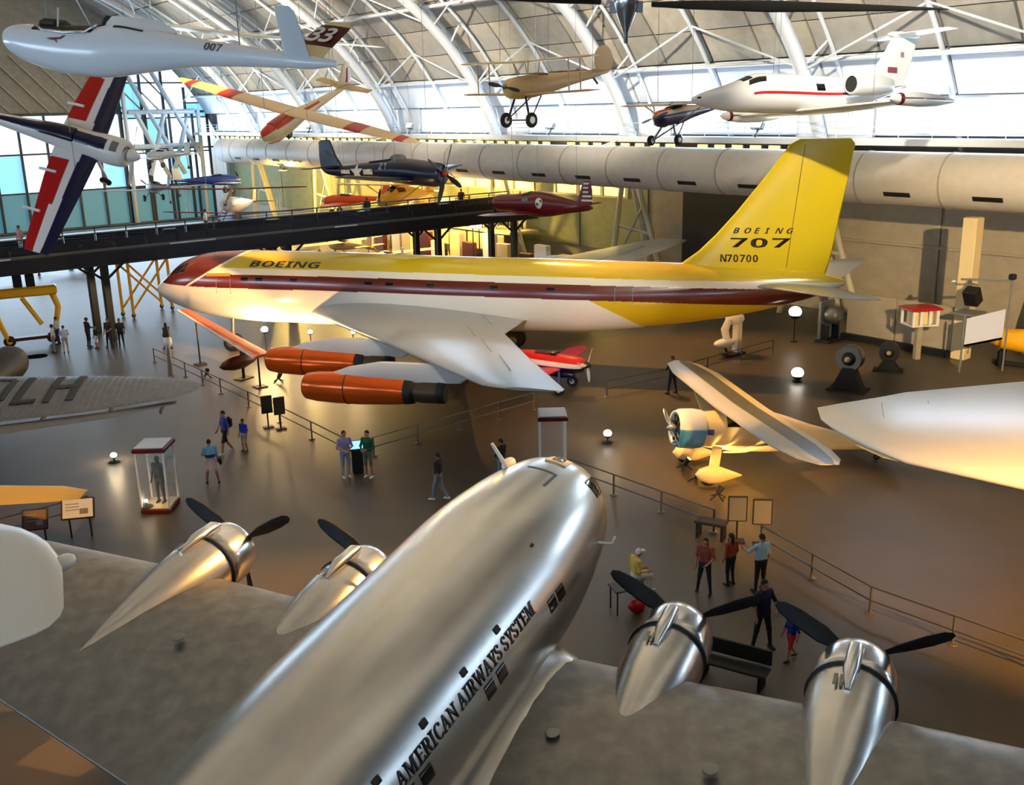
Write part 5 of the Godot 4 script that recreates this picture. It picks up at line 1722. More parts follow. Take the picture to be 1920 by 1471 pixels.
func red_trainer():
	var t := thing("red_trainer", "bright red and blue plane with a white three-blade propeller behind the jet's wing", "airplane", craft_xf(Vector3(3.5, 1.45, -46.7), -0.45))
	var paint := func(_u: float, v: float) -> Color:
		if v < 0.03 or v > 0.47:
			return Color(0.06, 0.07, 0.3) if v > 0.56 and v < 0.94 else Color(0.86, 0.8, 0.78)
		return Color(0.78, 0.1, 0.06)
	var tab := [[0.0, 0.0, 0.14, 0.14, 0.16], [0.1, 0.0, 0.32, 0.3, 0.36], [0.9, 0.02, 0.42, 0.38, 0.46], [2.0, 0.06, 0.42, 0.44, 0.48], [3.2, 0.1, 0.32, 0.4, 0.4], [5.2, 0.16, 0.1, 0.16, 0.16], [5.8, 0.18, 0.03, 0.04, 0.04]]
	var pink := mat(Color(0.75, 0.12, 0.3), 0.35)
	light_plane(t, {"body": tab, "body_mat": tex_mat(painted(8, 96, paint), 0.3), "wings": [{"secs": [[0.2, 1.1, -0.25, 1.35, 0.13], [3.3, 1.25, -0.1, 1.0, 0.12], [3.8, 1.4, -0.07, 0.6, 0.1]], "mat": pink}],
		"fin": [[0.2, 4.7, 1.0, 0.1], [0.85, 5.1, 0.6, 0.09]], "fin_mat": M.red, "stab": [[0.05, 4.9, 0.22, 0.8, 0.1], [1.5, 5.1, 0.24, 0.55, 0.1]], "stab_mat": M.red,
		"prop": [Vector3(-0.12, 0, 0), 0.95, 0.2, 3, 0.75, M.white, M.black, 0.16],
		"gear": [[Vector3(1.0, -1.1, 0.85), 0.28, 0.18, Vector3(1.2, -0.3, 0.35), M.blue, M.white], [Vector3(1.0, -1.1, -0.85), 0.28, 0.18, Vector3(1.2, -0.3, -0.35), M.blue, M.white], [Vector3(5.3, -1.22, 0.0), 0.16, 0.1, Vector3(5.2, 0.1, 0), M.blue, M.white]],
		"patches": [["cockpit", 1.7, 2.5, 55, 125, 0.05, M.brown], ["windscreen", 1.4, 1.7, 55, 125, 0.08, M.dark_glass]]})
	part(t, "belly_tank", lathe([[0.5, 0.02], [0.7, 0.16], [1.2, 0.2], [1.8, 0.14], [2.1, 0.02]], 16), M.navy, Transform3D(Basis(), Vector3(0, -0.55, 0)))


func copper_wing():
	# a slender wing that slopes from under the airliner's nose down to its engines
	var t := thing("slender_wing", "slender copper-brown wing sloping down beside the airliner's nose", "wing", hall_xf())
	part(t, "wing_panel", foil2([[H(54.6, 19.6, 2.95), H(54.9, 20.3, 2.9), 0.16], [H(50.0, 19.8, 2.3), H(50.5, 20.7, 2.25), 0.14], [H(46.0, 20.0, 1.72), H(46.6, 21.1, 1.68), 0.12]], 10), M.copper)
	part(t, "pale_edge", tube([H(54.6, 19.55, 2.98), H(50.0, 19.75, 2.33), H(46.0, 19.95, 1.75)], 0.06, 8), M.jet_white)
	for q in [[53.6, 20.1, 2.75], [46.8, 20.5, 1.7]]:
		part(t, "trestle", tube([H(q[0], q[1], q[2]), H(q[0], q[1], 0.0)], 0.05, 8), M.black)
		part(t, "trestle_foot", slab(Vector3(0.6, 0.05, 0.6), 0.02, H(q[0], q[1], 0.025)), M.black)
	var p := thing("fuel_pod", "dark torpedo-shaped pod on a short pedestal under the slender copper wing", "pod", Transform3D(Basis(Vector3.UP, TH + 0.35), W(48.9, 20.4, 0.0)))
	part(p, "pod_body", moved(lathe([[-1.35, 0.02], [-1.1, 0.2], [-0.5, 0.36], [0.2, 0.38], [0.9, 0.24], [1.35, 0.03]], 20), at(Vector3(0, 0.95, 0))), M.brown)
	part(p, "pylon", slab(Vector3(0.5, 0.5, 0.09), 0.02, Vector3(0.35, 1.45, 0)), M.brown)
	part(p, "pedestal", tube([Vector3(0.2, 0.65, 0), Vector3(0.2, 0.05, 0)], 0.08, 10), M.black)
	part(p, "base_plate", slab(Vector3(0.9, 0.05, 0.6), 0.02, Vector3(0.2, 0.025, 0)), M.black)


# ---------------------------------------------------------------- walkway

func build_walkway():
	var t := thing("elevated_walkway", "dark navy steel walkway on posts crossing the hall behind the jet airliner", "walkway", hall_xf())
	part(t, "deck", slab(Vector3(49.0, 0.18, 3.6), 0.02, H(65.0, 28.0, 5.5)), M.deck)
	for A in [63.2, 66.8]:
		part(t, "side_beam", slab(Vector3(49.0, 0.8, 0.2), 0.03, H(A, 28.0, 5.1)), M.navy_steel)
		part(t, "beam_flange", slab(Vector3(49.0, 0.06, 0.36), 0.01, H(A, 28.0, 4.72)), M.navy_steel)
		part(t, "handrail", tube([H(A, 3.5, 6.65), H(A, 52.5, 6.65)], 0.05, 8), M.rail)
		for k in 25:
			part(t, "rail_panel", slab(Vector3(1.84, 0.62, 0.03), 0.01, H(A, 4.58 + k * 1.95, 5.92)), M.navy_steel)
		for y in [6.3, 6.45]:
			part(t, "rail_bar", tube([H(A, 3.5, y), H(A, 52.5, y)], 0.02, 6), M.navy_steel)
		for k in 26:
			part(t, "rail_post", slab(Vector3(0.06, 1.15, 0.08), 0.01, H(A, 3.6 + k * 1.95, 6.1)), M.navy_steel)
	part(t, "toe_board", slab(Vector3(49.0, 0.16, 0.04), 0.0, H(63.05, 28.0, 5.66)), M.rail)
	for N in [6.5, 18.5, 30.7, 43.0, 50.3]:
		for A in [63.5, 66.5]:
			part(t, "post", slab(Vector3(0.42, 4.7, 0.42), 0.04, H(A, N, 2.35)), M.navy_steel)
			for s in [-1.0, 1.0]:
				part(t, "knee_brace", bar(H(A, N, 3.7), H(A, N + 1.2 * s, 4.7), 0.12, 0.14), M.navy_steel)
		part(t, "cross_beam", slab(Vector3(0.3, 0.4, 3.4), 0.03, H(65.0, N, 4.75)), M.navy_steel)
	for k in 6:
		part(t, "display_plinth", slab(Vector3(0.9, 0.9, 0.5), 0.04, H(64.0, 9.0 + k * 7.0, 6.0)), M.navy_steel)
	for q in [[12.0, 2.6], [24.0, 3.0], [35.0, 1.8]]:
		part(t, "light_strip", slab(Vector3(q[1], 0.08, 0.12), 0.02, H(63.0, q[0], 5.62)), M.steel)


# ---------------------------------------------------------------- beyond the walkway

func build_background():
	yellow_cabin_plane()
	red_biplane()
	var white_fuse := [[0.0, 0.0, 0.2, 0.2, 0.2], [0.1, 0.0, 0.36, 0.34, 0.4], [1.5, 0.05, 0.46, 0.5, 0.5], [3.0, 0.1, 0.3, 0.36, 0.36], [6.0, 0.2, 0.06, 0.1, 0.1]]
	# small aircraft crowded in the deep end of the hall
	var crowd := [
		["orange_racer", "small orange-red racing plane hung beyond the walkway beside leaning white struts", W(80.0, 42.5, 5.9), 2.9, M.orange, M.orange],
		["silver_monoplane", "silver low-wing monoplane hung beside the tall end window", W(96.0, 33.0, 7.0), 2.2, M.dull_metal, M.dull_metal],
		["blue_monoplane", "deep blue small monoplane hung beyond the red biplane", W(92.0, 40.0, 7.4), 0.6, M.blue, M.white],
		["white_sport_plane", "white small plane with pale wings hung before the glazed end wall", W(104.0, 36.0, 9.5), 2.6, M.white, M.white],
		["grey_monoplane", "grey light plane parked under the glazed end wall", W(98.0, 27.0, 1.25), 1.2, M.grey, M.grey],
		["tan_light_plane", "tan light plane parked near the far wall under the air duct", W(86.0, 46.0, 1.25), 2.4, M.tan, M.cream],
		["red_light_plane", "dull red light plane parked beyond the walkway posts", W(76.0, 45.5, 1.25), 2.0, M.red, M.cream],
		["cream_light_plane", "cream light plane parked beside the leaning white struts", W(95.0, 44.0, 1.25), 2.8, M.cream, M.yellow]]
	for c in crowd:
		var t := thing(c[0], c[1], "airplane", craft_xf(c[2], c[3]))
		light_plane(t, {"body": white_fuse, "steps": 16, "body_mat": c[4], "wings": [{"secs": [[0.2, 1.1, 0.35 if c[2].y < 2 else -0.2, 1.4, 0.12], [4.2, 1.25, 0.45 if c[2].y < 2 else -0.05, 1.1, 0.11], [4.7, 1.5, 0.46 if c[2].y < 2 else -0.03, 0.6, 0.09]], "mat": c[5]}], "fin": [[0.2, 5.0, 1.0, 0.1], [1.3, 5.5, 0.6, 0.09]], "stab": [[0.05, 5.1, 0.25, 0.9, 0.1], [1.6, 5.35, 0.27, 0.6, 0.1]], "fin_mat": c[5],
			"prop": [Vector3(-0.1, 0, 0), 1.0, 0.18, 2, 0.8, M.black, M.dull_metal, 0.14],
			"gear": [[Vector3(1.0, -0.95, 0.85), 0.3, 0.18, Vector3(1.2, -0.3, 0.35), M.dull_metal, M.grey], [Vector3(1.0, -0.95, -0.85), 0.3, 0.18, Vector3(1.2, -0.3, -0.35), M.dull_metal, M.grey], [Vector3(5.6, -1.1, 0), 0.15, 0.1, Vector3(5.5, 0.15, 0), M.dull_metal, M.grey]], "patches": [["canopy", 1.6, 2.5, 50, 130, 0.06, M.dark_glass]]})
		if c[2].y > 3:
			wires(t, [Vector3(1.6, 0.4, 1.0), Vector3(1.6, 0.4, -1.0)])
	# warm work lamps that make the deep bays yellow
	for q in [[74.0, 50.0], [88.0, 50.0], [102.0, 49.5]]:
		work_lamp(W(q[0], q[1], 7.4))
	# low display boards and benches along the far wall
	for k in 6:
		var t := thing("display_board", ["cream", "brown", "olive", "white", "tan", "grey"][k] + " display board on the raised platform against the far wall", "board", Transform3D(Basis(Vector3.UP, TH + PI / 2), W(69.5 + k * 3.4, 55.2, 3.2)))
		var c: Color = [Color(0.85, 0.8, 0.6), Color(0.4, 0.22, 0.1), Color(0.5, 0.5, 0.3), Color(0.85, 0.85, 0.82), Color(0.7, 0.55, 0.35), Color(0.5, 0.5, 0.5)][k]
		part(t, "board", slab(Vector3(2.4, 1.5, 0.1), 0.03, Vector3(0, 1.35, 0)), mat(c, 0.6))
		for s in [-1.0, 1.0]:
			part(t, "leg", slab(Vector3(0.1, 0.7, 0.1), 0.02, Vector3(s, 0.35, 0)), M.black)
	for k in 5:
		var t := thing("exhibit_chair", "brown wooden chair in the row of chairs at the far wall", "chair", Transform3D(Basis(Vector3.UP, TH - PI / 2), W(70.6 + k * 0.85, 53.4, 3.2)), "brown chairs at the far wall")
		part(t, "seat", slab(Vector3(0.5, 0.06, 0.5), 0.02, Vector3(0, 0.5, 0)), M.brown)
		part(t, "backrest", slab(Vector3(0.5, 0.6, 0.06), 0.02, Vector3(0, 0.85, 0.24)), M.brown)
		for q in [[-0.2, -0.2], [0.2, -0.2], [-0.2, 0.2], [0.2, 0.2]]:
			part(t, "leg", slab(Vector3(0.05, 0.5, 0.05), 0.01, Vector3(q[0], 0.25, q[1])), M.brown)
	var pl := thing("exhibit_platform", "long cream platform raised on posts along the far wall", "platform", hall_xf())
	part(pl, "deck", slab(Vector3(3.2, 0.2, 22.0), 0.03, H(78.0, 54.2, 3.1)), M.cream)
	for k in 8:
		part(pl, "post", slab(Vector3(0.16, 3.0, 0.16), 0.02, H(68.5 + k * 2.7, 53.0, 1.5)), M.cream)
		part(pl, "front_panel", slab(Vector3(0.06, 1.4, 2.5), 0.02, H(69.0 + k * 2.72, 52.6, 2.2)), [M.cream, M.tan, M.wall_yellow_lit][k % 3])
	var tones := [["cream", M.cream, M.brown], ["white", M.white, M.blue], ["brown", M.brown, M.cream], ["dark", M.lamp_body, M.orange]]
	for k in 18:
		var tn: Array = tones[(k * 5 + k / 3) % 4]
		var cb := thing("display_cabinet", tn[0] + " upright display cabinet in the row at the foot of the far wall", "cabinet", Transform3D(Basis(Vector3.UP, TH - PI / 2), W(59.0 + k * 2.45, 51.9 - 0.4 * (k % 2), 0.0)), tn[0] + " cabinets along the far wall")
		var hgt: float = [2.1, 2.7, 1.8, 2.4, 3.0][k % 5]
		part(cb, "body", slab(Vector3(1.5, hgt, 0.5), 0.04, Vector3(0, hgt * 0.5 + 0.1, 0)), tn[1])
		part(cb, "plinth", slab(Vector3(1.6, 0.12, 0.6), 0.02, Vector3(0, 0.06, 0)), M.black)
		part(cb, "display_face", slab(Vector3(1.25, hgt * 0.45, 0.04), 0.01, Vector3(0, hgt * 0.68, -0.26)), tn[2])
		part(cb, "shelf", slab(Vector3(1.25, 0.06, 0.12), 0.01, Vector3(0, hgt * 0.36, -0.28)), M.white)
	for k in 2:
		var g := thing("globe_lamp", "white globe lamp on a stalk by the far platform", "lamp", at(W(70.0 - k * 0.9, 51.0, 0.0)), "pair of globe lamps by the platform")
		part(g, "stalk", tube([Vector3.ZERO, Vector3(0, 3.6, 0)], 0.05, 8), M.black)
		part(g, "globe_lamp_glass", ball(Vector3(0.23, 0.23, 0.23), 16, 10, Vector3(0, 3.8, 0)), M.lamp_white)
		omni("globe_light", g.transform * Vector3(0, 3.8, 0), HALIDE, 3.0, 0.2)
	yellow_machines()


func work_lamp(p: Vector3):
	var o := thing("work_lamp", "square warm work lamp fixed under the air duct", "lamp", at(p, TH), "warm work lamps under the duct")
	part(o, "housing", slab(Vector3(0.6, 0.25, 1.0), 0.04, Vector3(0, 0.14, 0)), M.lamp_body)
	part(o, "lamp_face", slab(Vector3(0.5, 0.02, 0.9), 0.0, Vector3(0, -0.01, 0)), M.lamp_warm)
	part(o, "bracket", slab(Vector3(0.06, 0.16, 0.06), 0.01, Vector3(0, 0.3, 0)), M.lamp_body)
	omni("work_light", p + Vector3(0, -0.25, 0), Color(1.0, 0.82, 0.42), 160.0, 0.3)


func yellow_cabin_plane():
	var t := thing("yellow_cabin_plane", "yellow high-wing cabin plane with a long straight wing hung below the navy fighter", "airplane", craft_xf(W(70.0, 42.0, 6.55), 4.05, 0.0, 0.03))
	var tab := [[0.0, -0.1, 0.2, 0.2, 0.2], [0.1, -0.1, 0.4, 0.36, 0.45], [1.0, 0.0, 0.52, 0.55, 0.6], [1.6, 0.1, 0.55, 0.85, 0.65], [3.0, 0.1, 0.5, 0.8, 0.6], [6.5, 0.1, 0.08, 0.14, 0.14]]
	light_plane(t, {"body": tab, "body_mat": M.yellow, "wings": [{"secs": [[0.0, 1.3, 1.02, 1.6, 0.11], [6.2, 1.35, 1.1, 1.5, 0.11], [6.7, 1.6, 1.12, 0.9, 0.09]], "mat": M.yellow}], "fin": [[0.1, 5.4, 1.2, 0.1], [1.4, 6.0, 0.6, 0.09]], "stab": [[0.05, 5.5, 0.2, 1.0, 0.1], [1.6, 5.8, 0.2, 0.7, 0.1]],
		"prop": [Vector3(-0.1, -0.1, 0), 1.0, 0.18, 2, 0.3, M.black, M.dull_metal, 0.14],
		"gear": [[Vector3(1.0, -1.25, 0.9), 0.32, 0.2, Vector3(1.2, -0.5, 0.4), M.yellow, M.white], [Vector3(1.0, -1.25, -0.9), 0.32, 0.2, Vector3(1.2, -0.5, -0.4), M.yellow, M.white]],
		"struts": [[Vector3(1.7, -0.3, 0.5), Vector3(1.7, 1.0, 3.0), 0.05, M.yellow], [Vector3(1.7, -0.3, -0.5), Vector3(1.7, 1.0, -3.0), 0.05, M.yellow]], "patches": [["windscreen", 1.05, 1.6, 50, 130, 0.03, M.dark_glass], ["side_window", 1.7, 2.6, 22, 55, 0.015, M.dark_glass], ["side_window", 1.7, 2.6, 158, 125, 0.015, M.dark_glass]]})
	wires(t, [Vector3(1.8, 1.1, 2.0), Vector3(1.8, 1.1, -2.0)])


func red_biplane():
	var t := thing("red_white_biplane", "white biplane with rusty red wings hung above the walkway before the end wall", "airplane", craft_xf(W(74.0, 31.0, 6.8), 4.6, 0.12))
	var rust := mat(Color(0.5, 0.13, 0.07), 0.45)
	var tab := [[0.0, 0.0, 0.3, 0.3, 0.3], [0.1, 0.0, 0.48, 0.46, 0.5], [1.0, 0.02, 0.56, 0.55, 0.6], [2.2, 0.06, 0.5, 0.55, 0.56], [4.0, 0.2, 0.3, 0.36, 0.36], [6.5, 0.4, 0.06, 0.1, 0.1]]
	light_plane(t, {"body": tab, "body_mat": M.white, "wings": [{"name": "upper_wing", "secs": [[0.0, 0.7, 1.15, 1.4, 0.1], [5.4, 0.75, 1.25, 1.35, 0.1], [6.0, 1.0, 1.27, 0.7, 0.08]], "mat": rust}, {"name": "lower_wing", "secs": [[0.3, 1.0, -0.65, 1.3, 0.1], [5.0, 1.05, -0.5, 1.25, 0.1], [5.6, 1.3, -0.48, 0.7, 0.08]], "mat": rust}],
		"fin": [[0.3, 5.4, 1.1, 0.1], [1.5, 5.9, 0.7, 0.09]], "fin_mat": rust, "stab": [[0.05, 5.5, 0.4, 1.0, 0.1], [1.7, 5.7, 0.4, 0.7, 0.1]], "stab_mat": rust,
		"prop": [Vector3(-0.1, 0, 0), 1.3, 0.24, 2, 0.5, M.tan, M.dull_metal, 0.14],
		"gear": [[Vector3(0.9, -1.5, 0.9), 0.36, 0.16, Vector3(1.1, -0.5, 0.35), M.orange, M.orange], [Vector3(0.9, -1.5, -0.9), 0.36, 0.16, Vector3(1.1, -0.5, -0.35), M.orange, M.orange]],
		"struts": [[Vector3(1.2, -0.55, 3.6), Vector3(1.0, 1.2, 3.6), 0.04, M.white], [Vector3(1.9, -0.55, 3.6), Vector3(1.7, 1.2, 3.6), 0.04, M.white], [Vector3(1.2, -0.55, -3.6), Vector3(1.0, 1.2, -3.6), 0.04, M.white], [Vector3(1.9, -0.55, -3.6), Vector3(1.7, 1.2, -3.6), 0.04, M.white], [Vector3(1.2, 0.45, 0.4), Vector3(1.0, 1.15, 0.6), 0.03, M.white], [Vector3(1.2, 0.45, -0.4), Vector3(1.0, 1.15, -0.6), 0.03, M.white]],
		"patches": [["red_nose_band", 0.12, 0.5, -90, 270, 0.012, M.red], ["cockpit", 2.3, 2.9, 60, 120, 0.04, M.brown]]})
	wires(t, [Vector3(1.4, 1.2, 2.0), Vector3(1.4, 1.2, -2.0)])


func yellow_machines():
	# a yellow service stand by the walkway post and one nearer the crowd
	var t := thing("service_stand", "yellow cross-braced service stand under the walkway beside its post", "stand", at(W(71.0, 23.3, 0.0), TH + 0.3))
	for x in [-1.6, 1.6]:
		for z in [-0.6, 0.6]:
			part(t, "leg", bar(Vector3(x, 0.15, z), Vector3(x, 3.9, z), 0.16, 0.16), M.yellow)
			wheel(t, Vector3(x, 0.16, z), 0.16, 0.1, M.grey, "castor")
	part(t, "platform", slab(Vector3(3.8, 0.45, 1.6), 0.05, Vector3(0, 4.0, 0)), M.yellow)
	for z in [-0.6, 0.6]:
		part(t, "cross_brace", bar(Vector3(-1.6, 0.5, z), Vector3(1.6, 3.7, z), 0.12, 0.12), M.yellow)
		part(t, "cross_brace", bar(Vector3(1.6, 0.5, z), Vector3(-1.6, 3.7, z), 0.12, 0.12), M.yellow)
	var g := thing("landing_gear_exhibit", "yellow hulking undercarriage exhibit with curved legs standing by the crowd", "exhibit", at(W(66.0, 14.4, 0.0), TH - 0.2))
	part(g, "top_beam", slab(Vector3(3.6, 0.6, 1.2), 0.12, Vector3(0, 3.3, 0)), M.yellow)
	part(g, "turret", slab(Vector3(0.5, 0.8, 0.7), 0.08, Vector3(-0.3, 3.95, 0)), M.black)
	part(g, "turret", slab(Vector3(0.5, 0.8, 0.7), 0.08, Vector3(0.4, 3.95, 0)), M.black)
	for s in [-1.0, 1.0]:
		part(g, "curved_leg", tube([Vector3(1.5 * s, 3.1, 0), Vector3(1.75 * s, 2.2, 0.1), Vector3(1.5 * s, 1.2, 0.2), Vector3(1.2 * s, 0.25, 0.2)], [0.2, 0.18, 0.16, 0.14], 10), M.yellow)
		wheel(g, Vector3(1.2 * s, 0.35, 0.2), 0.35, 0.22, M.yellow)
	part(g, "oleo", tube([Vector3(-0.2, 3.0, 0.5), Vector3(0.7, 1.3, 0.7)], 0.14, 10), M.yellow)
	part(g, "floor_brace", slab(Vector3(2.6, 0.2, 0.5), 0.04, Vector3(0, 0.45, 0.2)), M.brown)
	var h := thing("yellow_gantry", "yellow gantry beam on a dark post at the hall's far left", "gantry", at(W(69.0, 10.6, 0.0), TH))
	part(h, "beam", slab(Vector3(4.0, 0.5, 0.5), 0.05, Vector3(0, 4.6, 0)), M.yellow)
	for s in [-1.4, 1.4]:
		part(h, "post", slab(Vector3(0.35, 4.4, 0.35), 0.04, Vector3(s, 2.2, 0)), M.navy_steel)
		part(h, "brace", bar(Vector3(s, 3.2, 0), Vector3(s * 0.3, 4.4, 0), 0.14, 0.14), M.yellow)


# ---------------------------------------------------------------- cases, rails, signs, lamps

func glass_case(p: Vector3, label: String) -> Node3D:
	var t := thing("glass_case", label, "display case", at(p))
	part(t, "base", slab(Vector3(1.04, 0.16, 1.16), 0.03, Vector3(0, 0.08, 0)), M.maroon)
	part(t, "case_floor", slab(Vector3(0.96, 0.05, 1.08), 0.01, Vector3(0, 0.185, 0)), M.cream)
	for x in [-0.47, 0.47]:
		for z in [-0.53, 0.53]:
			part(t, "post", slab(Vector3(0.065, 2.05, 0.065), 0.012, Vector3(x, 1.2, z)), M.white)
	part(t, "roof_rim", slab(Vector3(1.12, 0.16, 1.24), 0.03, Vector3(0, 2.3, 0)), M.maroon)
	part(t, "roof_panel", slab(Vector3(0.98, 0.04, 1.1), 0.01, Vector3(0, 2.4, 0)), M.band)
	for x in [-0.47, 0.47]:
		part(t, "glass_pane", slab(Vector3(0.008, 2.0, 0.98), 0.0, Vector3(x, 1.2, 0)), M.glass)
	for z in [-0.53, 0.53]:
		part(t, "glass_pane", slab(Vector3(0.86, 2.0, 0.008), 0.0, Vector3(0, 1.2, z)), M.glass)
	return t


func barrier(called_label: String, pts: Array, gap := 2.2):
	# low rail on posts, each run its own thing
	var o: Vector3 = pts[0]
	var t := thing("barrier_rail", called_label, "railing", at(o))
	for i in pts.size() - 1:
		var p: Vector3 = pts[i] - o
		var q: Vector3 = pts[i + 1] - o
		for y in [0.38, 0.78]:
			part(t, "rail", tube([p + Vector3(0, y, 0), q + Vector3(0, y, 0)], 0.03, 8), M.rail)
		var n := maxi(1, int(p.distance_to(q) / gap))
		for k in n + 1:
			if k == n and i < pts.size() - 2:
				continue
			var w := p.lerp(q, float(k) / n)
			part(t, "post", tube([w, w + Vector3(0, 0.8, 0)], 0.035, 8), M.rail)
			part(t, "foot", lathe([[0.0, 0.14], [0.02, 0.14], [0.04, 0.05]], 12, "y"), M.rail, at(w))


func lamp_stand(label: String, p: Vector3, h: float, e: float, r := 0.16, aim := Vector3.ZERO, c := Color(1.0, 0.9, 0.7)):
	var t := thing("lamp_stand", label, "lamp", at(p))
	part(t, "foot", lathe([[0.0, 0.22], [0.03, 0.22], [0.06, 0.06]], 16, "y"), M.black)
	part(t, "pole", tube([Vector3(0, 0.04, 0), Vector3(0, h - r, 0)], 0.03, 8), M.black)
	part(t, "lamp_bulb", ball(Vector3(r, r * 0.85, r), 16, 10, Vector3(0, h, 0)), M.lamp_white)
	part(t, "lamp_shade", lathe([[h - r * 1.1, r * 0.5], [h - r * 0.6, r * 0.95], [h - r * 0.55, r * 0.9]], 16, "y"), M.black)
	omni("stand_light", p + Vector3(0, h, 0), c, e, r * 0.8)


func floor_spot(label: String, p: Vector3, target: Vector3, e: float):
	var d := Vector2(target.x - p.x, target.z - p.z)
	var f := thing("floor_spot", label, "lamp", at(p, -d.angle() - PI))
	var tip := Transform3D(Basis(Vector3.BACK, 0.6), Vector3(0, 0.2, 0))
	part(f, "barrel", moved(lathe([[0.0, 0.09], [0.28, 0.12], [0.3, 0.1]], 14, "y"), tip), M.black)
	for k in 4:
		var a := TAU * k / 4.0
		part(f, "foot", bar(Vector3(0, 0.2, 0), Vector3(cos(a) * 0.32, 0.015, sin(a) * 0.32), 0.05, 0.04), M.black)
	part(f, "lamp_face", moved(lathe([[0.29, 0.0], [0.29, 0.09], [0.3, 0.09], [0.3, 0.0]], 14, "y"), tip), M.lamp_warm)
	spot("floor_spot_light", f.transform * (tip * Vector3(0, 0.34, 0)), target, Color(1.0, 0.8, 0.5), e, 42.0, 0.08)


func info_sign(label: String, p: Vector3, turn: float, w: float, h: float, top: float, face: Material):
	var t := thing("info_sign", label, "sign", at(p, turn))
	var tilt := Basis(Vector3.RIGHT, -0.5)
	part(t, "leg", tube([Vector3(-w * 0.3, 0, 0), Vector3(-w * 0.3, top - 0.08, 0)], 0.03, 8), M.black)
	part(t, "leg", tube([Vector3(w * 0.3, 0, 0), Vector3(w * 0.3, top - 0.08, 0)], 0.03, 8), M.black)
	var b := part(t, "frame", slab(Vector3(w, h, 0.06), 0.03), M.black, Transform3D(tilt, Vector3(0, top, 0)))
	part(b, "printed_face", slab(Vector3(w - 0.12, h - 0.1, 0.01), 0.0, Vector3(0, 0, 0.034)), face)
	part(b, "print_block", slab(Vector3(w * 0.25, h * 0.25, 0.006), 0.0, Vector3(w * 0.18, -h * 0.15, 0.041)), M.grey)
	for k in 3:
		part(b, "print_line", slab(Vector3(w * 0.4, h * 0.035, 0.006), 0.0, Vector3(-w * 0.16, h * (0.22 - 0.14 * k), 0.041)), M.grey)


func engine_exhibit(label: String, p: Vector3, turn: float, h: float, r: float, ring: Material):
	var t := thing("radial_engine_exhibit", label, "engine", at(p, turn))
	part(t, "stand", prism([Vector2(-r * 1.2, 0), Vector2(r * 1.2, 0), Vector2(r * 0.4, h - r * 0.7), Vector2(-r * 0.4, h - r * 0.7)], r * 1.1), M.black)
	part(t, "base_plate", slab(Vector3(r * 2.9, 0.08, r * 1.9), 0.02, Vector3(0, 0.04, 0)), M.black)
	var e := part(t, "engine_drum", lathe([[-0.5, 0.2 * r], [-0.45, 0.55 * r], [0.1, 0.62 * r], [0.3, 0.5 * r], [0.42, 0.1 * r]], 20, "z"), M.lamp_body, at(Vector3(0, h, 0)))
	part(e, "shroud_ring", lathe([[-0.28, r * 0.86], [-0.3, r], [0.2, r], [0.28, r * 0.94], [0.24, r * 0.86]], 28, "z"), ring)
	part(e, "hub", lathe([[0.35, 0.24 * r], [0.5, 0.2 * r], [0.62, 0.08 * r], [0.64, 0.0]], 14, "z"), M.cream)
	for k in 9:
		var a := TAU * k / 9.0
		part(e, "cylinder", moved(lathe([[0.5 * r, 0.13 * r], [0.84 * r, 0.13 * r]], 10, "y"), Transform3D(Basis(Vector3.BACK, a), Vector3(0, 0, 0.05))), M.dull_metal)


